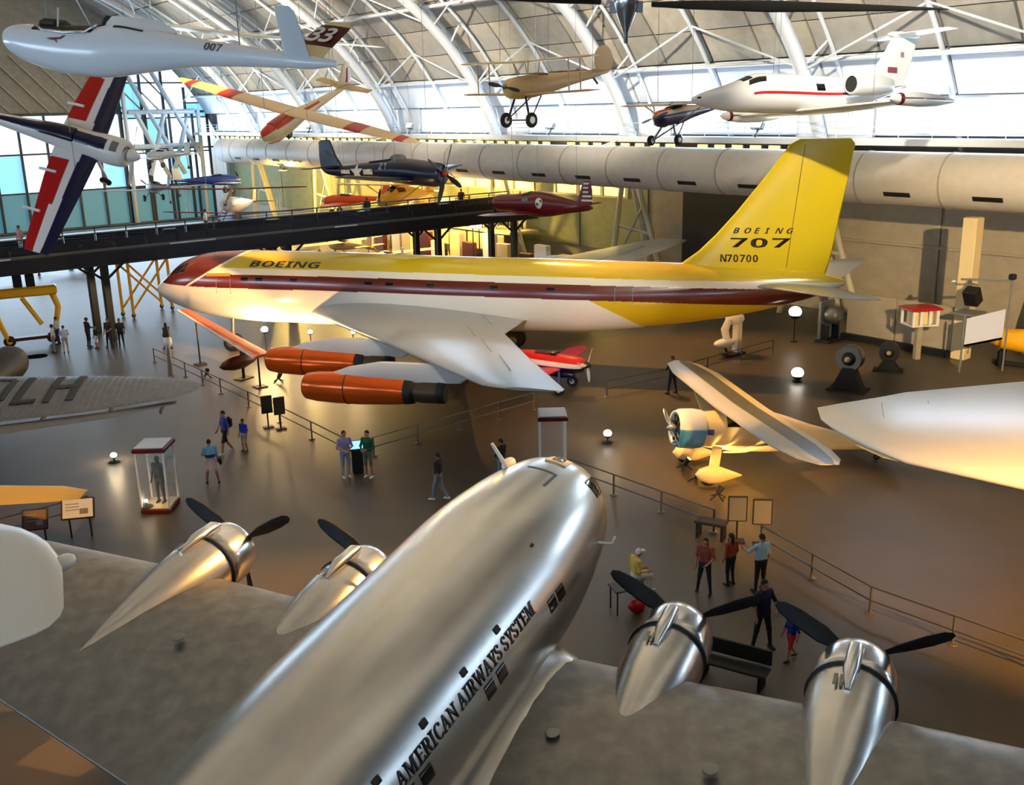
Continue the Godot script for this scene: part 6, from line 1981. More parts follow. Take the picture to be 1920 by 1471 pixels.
func build_displays():
	var c1 := glass_case(Vector3(-12.47, 0, -33.4), "tall glass case with maroon roof holding a dark uniform")
	var c2 := glass_case(Vector3(1.47, 0, -35.95), "tall white-posted glass case with maroon roof behind the silver airliner's nose")
	lamp_stand("small bright lamp standing inside the uniform's glass case", Vector3(-12.82, 0.21, -33.0), 0.22, 0.35, 0.07)
	# floor rails
	barrier("grey floor rail along the jet airliner's nose and wing side", [W(56.0, 18.4), W(47.0, 18.5), W(40.5, 18.5), W(34.2, 18.4)])
	barrier("grey floor rail running from the kiosk past the jet's wing tip", [W(33.7, 19.3), W(34.4, 28.2)])
	barrier("grey floor rail behind the cream monoplane's wing", [W(33.6, 32.0), W(33.2, 36.0), W(33.6, 44.5)])
	barrier("grey floor rail round the cream monoplane up to the panels", [W(26.5, 23.4), W(19.8, 23.6)])
	barrier("grey floor rail before the white swept wing, from the panels on", [W(18.0, 23.7), W(13.5, 22.6), W(9.0, 22.9), W(4.0, 23.2)])
	barrier("grey floor rail beside the yellow high-wing plane", [W(34.6, 5.0), W(34.8, 8.6)])
	# kiosk and signs
	var k := thing("touch_kiosk", "black floor kiosk with a glowing blue screen between two visitors", "kiosk", at(Vector3(-5.95, 0, -36.5), 0.25))
	part(k, "pillar", slab(Vector3(0.42, 1.0, 0.36), 0.04, Vector3(0, 0.5, 0)), M.black)
	var hd := part(k, "head", slab(Vector3(0.6, 0.42, 0.12), 0.03), M.black, Transform3D(Basis(Vector3.RIGHT, -0.7), Vector3(0, 1.1, 0)))
	part(hd, "screen", slab(Vector3(0.5, 0.32, 0.01), 0.0, Vector3(0, 0, 0.064)), M.screen)
	info_sign("wide white-faced reading sign in a black frame by the yellow plane", Vector3(-14.3, 0, -31.0), 0.2, 1.05, 0.7, 1.0, M.band)
	info_sign("small dark reading sign beside the wide white-faced one", Vector3(-15.5, 0, -30.5), 0.2, 0.8, 0.7, 0.85, M.brown)
	for q in [[6.95, -29.4, "left"], [7.65, -29.1, "right"]]:
		var t := thing("reading_stand", "grey upright info panel on the rail behind the couple, " + ("next to the angled bench" if q[2] == "left" else "next to the open rail"), "panel", at(Vector3(q[0], 0, q[1]), -0.12))
		part(t, "board", slab(Vector3(0.6, 0.85, 0.06), 0.02, Vector3(0, 1.1, 0)), M.lamp_body)
		part(t, "printed_face", slab(Vector3(0.52, 0.76, 0.01), 0.0, Vector3(0, 1.1, 0.035)), M.grey)
		part(t, "leg", slab(Vector3(0.06, 0.7, 0.06), 0.01, Vector3(0, 0.35, 0)), M.black)
		part(t, "foot", slab(Vector3(0.5, 0.04, 0.35), 0.01, Vector3(0, 0.02, 0)), M.black)
	for q in [[-10.75, -42.6], [-10.15, -42.35]]:
		var t := thing("reading_stand", "dark upright info panel on the rail below the copper engines", "panel", at(Vector3(q[0], 0, q[1]), 0.5), "pair of dark panels on the jet's rail")
		part(t, "board", slab(Vector3(0.5, 0.8, 0.06), 0.02, Vector3(0, 1.05, 0)), M.lamp_body)
		part(t, "leg", slab(Vector3(0.06, 0.7, 0.06), 0.01, Vector3(0, 0.35, 0)), M.black)
		part(t, "foot", slab(Vector3(0.45, 0.04, 0.3), 0.01, Vector3(0, 0.02, 0)), M.black)
	var bl := thing("angled_bench", "low grey angled bench beside the two upright panels", "bench", at(Vector3(6.2, 0, -29.7), -0.5))
	part(bl, "seat", slab(Vector3(1.0, 0.1, 0.5), 0.03, Vector3(0, 0.55, 0)), M.lamp_body)
	for x in [-0.4, 0.4]:
		part(bl, "leg", slab(Vector3(0.08, 0.52, 0.4), 0.01, Vector3(x, 0.26, 0)), M.black)
	# long dark bench between the inner and outer engines
	var b := thing("dark_bench", "long dark bench on the floor between the silver airliner's right engines", "bench", at(Vector3(5.1, 0, -21.4), -0.55))
	part(b, "seat", slab(Vector3(1.7, 0.09, 0.5), 0.03, Vector3(0, 0.44, 0)), M.lamp_body)
	part(b, "backrest", slab(Vector3(1.7, 0.4, 0.06), 0.02, Vector3(0, 0.72, -0.24)), M.lamp_body)
	for x in [-0.7, 0.7]:
		part(b, "leg", slab(Vector3(0.07, 0.42, 0.45), 0.01, Vector3(x, 0.21, 0)), M.black)
	# chair and side table of the seated visitor
	var ch := thing("folding_table", "small folding table with red cloth beside the seated visitor", "table", at(Vector3(3.0, 0, -25.1), 0.3))
	part(ch, "tabletop", slab(Vector3(0.9, 0.05, 0.6), 0.015, Vector3(0, 0.7, 0)), M.lamp_body)
	for x in [-0.38, 0.38]:
		for z in [-0.24, 0.24]:
			part(ch, "leg", tube([Vector3(x, 0, z), Vector3(x, 0.68, z)], 0.02, 6), M.black)
	lone("red_bag", "soft red bag standing under the small folding table", "bag", ball(Vector3(0.24, 0.2, 0.16), 14, 10, Vector3(0, 0.2, 0)), M.red, at(Vector3(3.25, 0, -24.9)))
	var st := thing("stool", "grey stool under the seated visitor in yellow", "stool", at(Vector3(3.42, 0, -26.05)))
	part(st, "seat", lathe([[0.42, 0.19], [0.44, 0.2], [0.47, 0.2], [0.48, 0.17]], 18, "y"), M.grey)
	for kk in 4:
		var a := TAU * kk / 4.0 + 0.4
		part(st, "leg", tube([Vector3(cos(a) * 0.19, 0, sin(a) * 0.19), Vector3(cos(a) * 0.13, 0.43, sin(a) * 0.13)], 0.015, 6), M.black)
	# lamps on the floor
	lamp_stand("bright floor lamp by the glass case on the bare floor", W(28.6, 27.3), 0.42, 3.0, 0.17)
	lamp_stand("broad bright floor lamp beside the far engine exhibits", W(29.2, 40.7), 0.45, 8.0, 0.3)
	lamp_stand("low bright floor lamp under the yellow wing tip", W(40.1, 11.1), 0.3, 3.0, 0.13)
	lamp_stand("dazzling tall lamp under the jet airliner's tail", W(34.6, 47.7), 1.75, 26.0, 0.36)
	lamp_stand("bright lamp under the jet airliner's forward belly", W(52.6, 23.6), 1.6, 20.0, 0.2, Vector3.ZERO, Color(1.0, 0.84, 0.58))
	lamp_stand("second bright lamp under the airliner's belly, before the wing root", W(50.6, 25.4), 1.5, 8.0, 0.13, Vector3.ZERO, Color(1.0, 0.84, 0.58))
	lamp_stand("third bright lamp under the airliner's belly, behind the copper engine", W(49.0, 27.2), 1.45, 8.0, 0.13, Vector3.ZERO, Color(1.0, 0.84, 0.58))
	floor_spot("small black floor spotlight on four feet before the blue cowl", W(24.4, 27.3), W(21.0, 29.0, 2.2), 14.0)
	floor_spot("small black floor spotlight on four feet beside the near wheel spat", W(23.2, 26.6), W(21.0, 29.0, 2.2), 14.0)
	floor_spot("small black floor spotlight on four feet below the cream monoplane's near wing", W(21.6, 25.9), W(21.0, 29.0, 2.2), 14.0)
	floor_spot("small black floor spotlight added inside the rail before the airliner's nose", W(50.5, 19.2), W(53.5, 23.0, 3.2), 26.0)  # added to light the nose side from below
	floor_spot("small black floor spotlight added inside the rail before the airliner's cabin door", W(47.0, 21.6), W(48.5, 26.5, 3.2), 26.0)  # second added spot, for the cabin side
	# exhibits at the right edge
	engine_exhibit("round aero engine with a pale shroud ring on a black trapezoid stand", Vector3(16.0, 0, -46.4), -0.6, 1.55, 0.62, M.dull_metal)
	engine_exhibit("smaller dark aero engine on a low stand beside the partition", Vector3(19.1, 0, -49.7), -0.4, 1.0, 0.5, M.lamp_body)
	var gm := thing("engine_cutaway", "tall grey engine cutaway on a frame under the jet's tail", "exhibit", at(W(33.4, 49.4), TH))
	part(gm, "frame", slab(Vector3(1.3, 2.2, 0.2), 0.04, Vector3(0, 1.2, -0.3)), M.grey)
	part(gm, "drum", moved(lathe([[-0.5, 0.3], [-0.4, 0.5], [0.4, 0.5], [0.5, 0.2]], 20, "z"), at(Vector3(0, 1.5, 0.1))), M.dull_metal)
	for x in [-0.5, 0.5]:
		part(gm, "leg", slab(Vector3(0.12, 1.0, 0.5), 0.02, Vector3(x, 0.5, 0)), M.navy_steel)
	part(gm, "plinth", slab(Vector3(1.6, 0.1, 0.9), 0.02, Vector3(0, 0.05, 0)), M.black)
	var wt := thing("white_exhibit", "white bulbous space capsule exhibit on a slim stand under the jet's rear belly", "exhibit", at(W(35.0, 42.6), TH))
	part(wt, "upper_body", ball(Vector3(0.55, 0.35, 0.5), 20, 12, Vector3(0.3, 2.0, 0)), M.white)
	part(wt, "arm", tube([Vector3(-0.2, 2.0, 0), Vector3(-0.5, 1.5, 0), Vector3(-0.35, 0.95, 0)], [0.18, 0.22, 0.2], 12), M.white)
	part(wt, "lower_body", ball(Vector3(0.75, 0.24, 0.4), 20, 12, Vector3(-0.5, 0.75, 0)), M.white)
	part(wt, "column", slab(Vector3(0.4, 1.9, 0.4), 0.05, Vector3(0.55, 0.95, 0)), M.white)
	part(wt, "plinth", slab(Vector3(1.2, 0.12, 0.9), 0.02, Vector3(0.2, 0.06, 0)), M.black)
	part(wt, "support", tube([Vector3(-0.5, 0.6, 0), Vector3(-0.2, 0.1, 0)], 0.06, 8), M.black)
	var pw := thing("partition", "long plain beige partition wall behind the aero engines", "partition", hall_xf())
	part(pw, "panel", slab(Vector3(0.14, 2.35, 4.2), 0.03, H(27.9, 50.6, 1.5)), M.wall)
	part(pw, "panel", slab(Vector3(0.14, 2.35, 3.0), 0.03, H(31.6, 50.6, 1.5)), M.wall)
	part(pw, "plinth", slab(Vector3(0.5, 0.35, 7.4), 0.03, H(29.6, 50.5, 0.17)), M.black)
	var hs := thing("model_house", "small white model house with a flat red roof on a post", "model", at(W(27.7, 48.9, 0.0), TH - 0.5))
	part(hs, "post", slab(Vector3(0.3, 1.85, 0.3), 0.03, Vector3(0, 0.92, 0)), M.wall)
	part(hs, "house_floor", slab(Vector3(1.5, 0.08, 1.2), 0.02, Vector3(0, 1.89, 0)), M.white)
	for x in [-0.68, -0.25, 0.25, 0.68]:
		for z in [-0.55, 0.55]:
			part(hs, "house_post", slab(Vector3(0.14, 0.75, 0.1), 0.02, Vector3(x, 2.3, z)), M.white)
	part(hs, "roof", slab(Vector3(1.75, 0.14, 1.4), 0.04, Vector3(0, 2.75, 0)), M.red)
	part(hs, "house_core", slab(Vector3(1.1, 0.7, 0.7), 0.03, Vector3(0, 2.27, 0)), M.cream)
	var pl := thing("square_column", "square beige column with a black camera box beside the white screen", "column", hall_xf())
	part(pl, "shaft", slab(Vector3(0.75, 7.4, 0.75), 0.05, H(26.2, 50.6, 3.7)), M.cream)
	part(pl, "camera_box", moved(slab(Vector3(0.6, 0.9, 0.7), 0.06), Transform3D(Basis(Vector3.BACK, 0.5), H(25.0, 48.9, 3.7))), M.black)
	part(pl, "camera_arm", tube([H(26.0, 50.4, 4.3), H(25.3, 49.2, 4.1)], 0.09, 8), M.grey)
	part(pl, "side_shelf", slab(Vector3(1.4, 0.1, 1.2), 0.02, H(25.4, 49.4, 2.75)), M.grey)
	part(pl, "bright_fitting", ball(Vector3(0.13, 0.13, 0.13), 12, 8, H(26.4, 49.6, 4.15)), M.white)
	var sc := thing("hanging_screen", "pale blue-white projection screen leaning between poles by the column", "screen", hall_xf())
	part(sc, "screen_sheet", foil2([[H(24.7, 48.0, 2.75), H(24.75, 48.05, 1.3), 0.02], [H(23.6, 49.6, 3.15), H(23.65, 49.65, 1.6), 0.02]], 4), mat(Color(0.75, 0.78, 0.88), 0.5))
	part(sc, "pole", tube([H(23.5, 49.7, 4.6), H(23.5, 49.7, 0.0)], 0.05, 8), M.grey)
	part(sc, "pole", tube([H(24.8, 47.95, 2.9), H(24.8, 47.95, 0.0)], 0.05, 8), M.grey)
	part(sc, "cross_bar", tube([H(23.5, 49.7, 4.55), H(25.2, 48.0, 4.65)], 0.05, 8), M.grey)
	part(sc, "weight", slab(Vector3(0.3, 0.3, 0.3), 0.05, H(23.5, 49.7, 4.75)), M.black)
	var yp := thing("yellow_float", "glossy yellow boat-shaped float on a black cradle at the right edge", "float", at(W(24.4, 50.9), TH + 0.2))
	part(yp, "hull", moved(lathe([[-1.6, 0.02], [-1.4, 0.3], [-0.8, 0.52], [0.2, 0.6], [1.5, 0.55], [3.2, 0.3]], 22, "z"), at(Vector3(0, 1.35, 1.0))), M.yellow)
	for z in [0.2, 2.0]:
		part(yp, "cradle", slab(Vector3(0.9, 0.8, 0.2), 0.04, Vector3(0, 0.4, z)), M.black)
	part(yp, "cradle_beam", slab(Vector3(0.25, 0.2, 2.6), 0.03, Vector3(0, 0.12, 1.1)), M.black)
	# glass-headed pole on the bright floor by the airliner's nose
	var gp := thing("globe_sign_post", "dark post with a white globe head beside the airliner's nose", "post", at(W(52.4, 18.0)))
	part(gp, "pole", tube([Vector3.ZERO, Vector3(0, 1.5, 0)], [0.16, 0.07], 10), M.grey)
	part(gp, "globe", ball(Vector3(0.24, 0.36, 0.24), 16, 10, Vector3(0, 1.85, 0)), M.white)
	part(gp, "cap", lathe([[2.1, 0.2], [2.2, 0.22], [2.55, 0.1], [2.85, 0.04]], 14, "y"), M.black)


# ---------------------------------------------------------------- people

func cap_dist(p: Vector3, a: Vector3, b: Vector3, ra: float, rb: float) -> float:
	var ab := b - a
	var t := clampf((p - a).dot(ab) / maxf(ab.length_squared(), 1e-8), 0.0, 1.0)
	return p.distance_to(a + ab * t) - lerpf(ra, rb, t)


func bones(pose: String) -> Dictionary:
	# joints of a 1.75 m figure that faces -z; regions: 0 skin, 1 top, 2 upper leg, 3 lower leg, 4 shoe, 5 forearm
	var j := {"pel": Vector3(0, 0.95, 0), "che": Vector3(0, 1.3, 0), "nek": Vector3(0, 1.5, 0.01), "hea": Vector3(0, 1.63, -0.01)}
	for s in [-1, 1]:
		var k := "l" if s < 0 else "r"
		j[k + "sh"] = Vector3(0.185 * s, 1.42, 0.01)
		j[k + "el"] = Vector3(0.25 * s, 1.14, 0.03)
		j[k + "wr"] = Vector3(0.255 * s, 0.9, -0.06)
		j[k + "hi"] = Vector3(0.092 * s, 0.92, 0)
		j[k + "kn"] = Vector3(0.11 * s, 0.5, -0.02)
		j[k + "an"] = Vector3(0.12 * s, 0.085, 0.02)
	if pose == "walk":
		j.lkn = Vector3(-0.1, 0.52, -0.14); j.lan = Vector3(-0.1, 0.09, -0.2)
		j.rkn = Vector3(0.1, 0.5, 0.06); j.ran = Vector3(0.1, 0.12, 0.3)
		j.lel = Vector3(-0.25, 1.15, 0.1); j.lwr = Vector3(-0.25, 0.93, 0.06)
		j.rel = Vector3(0.25, 1.15, -0.06); j.rwr = Vector3(0.24, 0.95, -0.2)
	elif pose == "front":
		j.lel = Vector3(-0.27, 1.16, -0.04); j.lwr = Vector3(-0.1, 1.12, -0.26)
		j.rel = Vector3(0.27, 1.16, -0.04); j.rwr = Vector3(0.08, 1.1, -0.26)
	elif pose == "point":
		j.lel = Vector3(-0.3, 1.22, -0.16); j.lwr = Vector3(-0.28, 1.18, -0.42)
		j.lan = Vector3(-0.17, 0.085, 0.02); j.ran = Vector3(0.16, 0.085, -0.04)
	elif pose == "stride":
		j.lan = Vector3(-0.2, 0.085, -0.06); j.ran = Vector3(0.22, 0.085, 0.06)
		j.lkn = Vector3(-0.15, 0.5, -0.05); j.rkn = Vector3(0.16, 0.5, 0.02)
		j.lel = Vector3(-0.28, 1.17, -0.1); j.lwr = Vector3(-0.14, 1.05, -0.28)
	elif pose == "sit":
		for k in ["pel", "che", "nek", "hea", "lsh", "rsh", "lel", "rel", "lwr", "rwr", "lhi", "rhi"]:
			j[k] = j[k] + Vector3(0, -0.39, 0.06)
		j.lkn = Vector3(-0.12, 0.52, -0.36); j.rkn = Vector3(0.12, 0.52, -0.36)
		j.lan = Vector3(-0.12, 0.09, -0.38); j.ran = Vector3(0.12, 0.09, -0.34)
		j.lwr = Vector3(-0.14, 0.66, -0.24); j.rwr = Vector3(0.14, 0.66, -0.24)
		j.hea = j.hea + Vector3(0, -0.03, -0.08); j.nek = j.nek + Vector3(0, 0, -0.03)
	var b := []
	b.append([j.pel + Vector3(-0.06, 0, 0), j.pel + Vector3(0.06, 0, 0), 0.125, 0.125, 2])
	for s in [-0.065, 0.065]:
		b.append([j.pel + Vector3(s, 0.06, 0), j.che + Vector3(s, 0.02, 0), 0.108, 0.118, 1])
	b.append([j.lsh, j.rsh, 0.072, 0.072, 1])
	b.append([j.che, j.nek, 0.1, 0.058, 1])
	b.append([j.nek, j.hea, 0.055, 0.06, 0])
	for k in ["l", "r"]:
		b.append([j[k + "sh"], j[k + "el"], 0.062, 0.046, 1])
		b.append([j[k + "el"], j[k + "wr"], 0.043, 0.03, 5])
		b.append([j[k + "hi"], j[k + "kn"], 0.094, 0.062, 2])
		b.append([j[k + "kn"], j[k + "an"], 0.06, 0.042, 3])
		var an: Vector3 = j[k + "an"]
		b.append([an + Vector3(0, -0.035, 0.04), an + Vector3(0, -0.05, -0.16), 0.046, 0.034, 4])
	return {"bones": b, "j": j}


func body_arrays(pose: String) -> Dictionary:
	if cache.has(pose):
		return cache[pose]
	var bb := bones(pose)
	var bl: Array = bb.bones
	var c := 0.024
	var lo := Vector3(-0.5, -0.03, -0.56)
	var nx := 43
	var ny := 74
	var nz := 44
	var f := PackedFloat32Array()
	f.resize(nx * ny * nz)
	f.fill(1.0)
	var raw := PackedFloat32Array()
	raw.resize(nx * ny * nz)
	raw.fill(1.0)
	var reg := PackedInt32Array()
	reg.resize(nx * ny * nz)
	for q in bl:
		var a: Vector3 = q[0]
		var b: Vector3 = q[1]
		var rr: float = maxf(q[2], q[3]) + 0.06
		var m0 := ((a.min(b) - Vector3.ONE * rr - lo) / c).floor()
		var m1 := ((a.max(b) + Vector3.ONE * rr - lo) / c).ceil()
		for z in range(maxi(0, int(m0.z)), mini(nz, int(m1.z) + 1)):
			for y in range(maxi(0, int(m0.y)), mini(ny, int(m1.y) + 1)):
				for x in range(maxi(0, int(m0.x)), mini(nx, int(m1.x) + 1)):
					var i := (z * ny + y) * nx + x
					var d := cap_dist(lo + Vector3(x, y, z) * c, a, b, q[2], q[3])
					if d < raw[i]:
						raw[i] = d
						reg[i] = q[4]
					var h := clampf(0.5 + 0.5 * (f[i] - d) / 0.035, 0.0, 1.0)
					f[i] = lerpf(f[i], d, h) - 0.035 * h * (1.0 - h)
	var id := {}
	var v := PackedVector3Array()
	var rg := PackedInt32Array()
	var ix := PackedInt32Array()
	var offs := [0, 1, nx, nx + 1, nx * ny, nx * ny + 1, nx * ny + nx, nx * ny + nx + 1]
	var edges := [[0, 1], [2, 3], [4, 5], [6, 7], [0, 2], [1, 3], [4, 6], [5, 7], [0, 4], [1, 5], [2, 6], [3, 7]]
	for z in nz - 1:
		for y in ny - 1:
			for x in nx - 1:
				var i := (z * ny + y) * nx + x
				var inside := 0
				for o in offs:
					if f[i + o] < 0.0:
						inside += 1
				if inside == 0 or inside == 8:
					continue
				var p := Vector3.ZERO
				var n := 0
				for e in edges:
					var fa := f[i + offs[e[0]]]
					var fb := f[i + offs[e[1]]]
					if (fa < 0) != (fb < 0):
						var t := fa / (fa - fb)
						var ca := Vector3(e[0] & 1, (e[0] >> 1) & 1, e[0] >> 2)
						var cb := Vector3(e[1] & 1, (e[1] >> 1) & 1, e[1] >> 2)
						p += ca.lerp(cb, t)
						n += 1
				var best := i
				for o in offs:
					if raw[i + o] < raw[best]:
						best = i + o
				id[i] = v.size()
				v.append(lo + (Vector3(x, y, z) + p / n) * c)
				rg.append(reg[best])
	for z in range(1, nz - 1):
		for y in range(1, ny - 1):
			for x in range(1, nx - 1):
				var i := (z * ny + y) * nx + x
				for ax in 3:
					var st: int = [1, nx, nx * ny][ax]
					var s0 := f[i] < 0.0
					if s0 == (f[i + st] < 0.0):
						continue
					var u: int = [nx, nx * ny, 1][ax]
					var w: int = [nx * ny, 1, nx][ax]
					var q := [i, i - u, i - u - w, i - w]
					var ok := true
					for k in q:
						if not id.has(k):
							ok = false
					if not ok:
						continue
					var g := [id[q[0]], id[q[1]], id[q[2]], id[q[3]]]
					if s0:
						g.reverse()
					ix.append_array(PackedInt32Array([g[0], g[1], g[2], g[0], g[2], g[3]]))
	# hands: palm, four fingers and a thumb, slightly curled
	var extra := []
	for k in ["l", "r"]:
		var wr: Vector3 = bb.j[k + "wr"]
		var d: Vector3 = (wr - bb.j[k + "el"]).normalized()
		var s := -1.0 if k == "l" else 1.0
		var side := d.cross(Vector3(s, 0, 0)).normalized()
		var inn := d.cross(side).normalized() * s
		extra.append(tube([wr - d * 0.01, wr + d * 0.045, wr + d * 0.09], [0.028, 0.036, 0.03], 8))
		for q in 4:
			var o := side * (0.027 - 0.018 * q)
			var L: float = [0.066, 0.078, 0.072, 0.056][q]
			extra.append(tube([wr + d * 0.085 + o, wr + d * (0.085 + L * 0.55) + o - inn * 0.008, wr + d * (0.085 + L) + o - inn * 0.028], [0.0095, 0.009, 0.007], 6))
		extra.append(tube([wr + d * 0.03 + side * 0.03, wr + d * 0.06 + side * 0.056, wr + d * 0.095 + side * 0.06 - inn * 0.01], [0.013, 0.011, 0.008], 6))
	# head with nose, ears and chin
	var he: Vector3 = bb.j.hea
	var rings := []
	for i in 13:
		var a := PI * i / 12.0
		var ring := []
		for q in 18:
			var b2 := TAU * q / 18.0
			var w := sin(a)
			var y := cos(a)
			var px := 0.076 * w * cos(b2) * (1.0 if y > -0.2 else 1.0 + (y + 0.2) * 0.35)
			var pz := 0.096 * w * sin(b2)
			if pz < 0 and y < -0.3:
				pz *= 0.96
			if absf(cos(b2)) < 0.2 and sin(b2) < 0 and y < 0.12 and y > -0.42:
				pz -= 0.022 * (1.0 - absf(y + 0.2) * 2.0)
			ring.append(he + Vector3(px, 0.118 * y + 0.01, pz))
		rings.append(ring)
	extra.append(loft(rings, true, false))
	for s in [-1.0, 1.0]:
		extra.append(ball(Vector3(0.014, 0.032, 0.02), 8, 6, he + Vector3(0.078 * s, 0.0, 0.005)))
	var dark := []
	for s in [-1.0, 1.0]:
		dark.append(ball(Vector3(0.013, 0.008, 0.008), 8, 6, he + Vector3(0.032 * s, 0.016, -0.087)))
	dark.append(ball(Vector3(0.024, 0.006, 0.008), 8, 6, he + Vector3(0, -0.058, -0.084)))
	var out := {"v": v, "rg": rg, "ix": ix, "j": bb.j, "extra": join(extra), "dark": join(dark)}
	# normals
	var nn := PackedVector3Array()
	nn.resize(v.size())
	for k in range(0, ix.size(), 3):
		var fn := (v[ix[k + 2]] - v[ix[k]]).cross(v[ix[k + 1]] - v[ix[k]])
		for q in 3:
			nn[ix[k + q]] += fn
	for k in nn.size():
		nn[k] = nn[k].normalized()
	out.n = nn
	cache[pose] = out
	return out


func person(label: String, p: Vector3, face: float, height: float, pose: String, pal: Array, hair: Color, extras := {}, category := "person"):
	# pal: skin, top, upper leg, lower leg, shoe, forearm
	var d := body_arrays(pose)
	var t := thing("person" if category == "person" else category, label, category, Transform3D(Basis(Vector3.UP, face).scaled(Vector3.ONE * height / 1.75), p))
	var v: PackedVector3Array = d.v.duplicate()
	var n: PackedVector3Array = d.n.duplicate()
	var ix: PackedInt32Array = d.ix.duplicate()
	var col := PackedColorArray()
	for r in d.rg:
		col.append(pal[r].srgb_to_linear())
	for q in [[d.extra, pal[0]], [d.dark, Color(0.12, 0.06, 0.05)]]:
		var arr: Array = q[0].surface_get_arrays(0)
		var b := v.size()
		var vs: PackedVector3Array = arr[Mesh.ARRAY_VERTEX]
		v.append_array(vs)
		n.append_array(arr[Mesh.ARRAY_NORMAL])
		var lin: Color = q[1].srgb_to_linear()
		for k in vs.size():
			col.append(lin)
		if arr[Mesh.ARRAY_INDEX] != null and arr[Mesh.ARRAY_INDEX].size() > 0:
			for k in arr[Mesh.ARRAY_INDEX]:
				ix.append(b + k)
		else:
			for k in vs.size():
				ix.append(b + k)
	var uv := PackedVector2Array()
	uv.resize(v.size())
	if not M.has("cloth"):
		M.cloth = mat(Color.WHITE, 0.75)
		M.cloth.vertex_color_use_as_albedo = true
	part(t, "body", build(v, n, uv, ix, col), M.cloth)
	var he: Vector3 = d.j.hea
	# hair: a cap over crown and back of the head
	var rings := []
	var low: float = extras.get("hair_to", 0.55)
	for i in 9:
		var a := PI * low * i / 8.0
		var ring := []
		for q in 16:
			var b2 := TAU * q / 16.0
			var frontal := clampf(-sin(b2), 0.0, 1.0)
			var aa := a * (1.0 - 0.42 * frontal)
			ring.append(he + Vector3(0.086 * sin(aa) * cos(b2), 0.128 * cos(aa) + 0.012, 0.106 * sin(aa) * sin(b2) + 0.006))
		rings.append(ring)
	part(t, extras.get("head_name", "hair"), loft(rings, true, false), mat(hair, 0.7))
	if extras.has("long_hair"):
		part(t, "hair_length", foil([[he + Vector3(-0.07, 0.05, 0.06), 0.14, 0.5], [he + Vector3(-0.08, -0.12, 0.08), 0.16, 0.5], [he + Vector3(-0.06, -0.24, 0.09), 0.12, 0.4]], Vector3.BACK), mat(hair, 0.7))
	if extras.has("skirt"):
		part(t, "shorts", lathe([[0.62, 0.2], [0.75, 0.185], [0.98, 0.15]], 18, "y"), mat(extras.skirt, 0.8))
	if extras.has("band"):
		part(t, "shirt_band", lathe([[1.08, 0.19], [1.1, 0.2], [1.16, 0.2], [1.18, 0.19]], 18, "y"), mat(extras.band, 0.8))
	if extras.has("brim"):
		part(t, "cap_brim", slab(Vector3(0.15, 0.015, 0.12), 0.005, he + Vector3(0, 0.06, -0.13)), mat(extras.brim, 0.7))
	return t


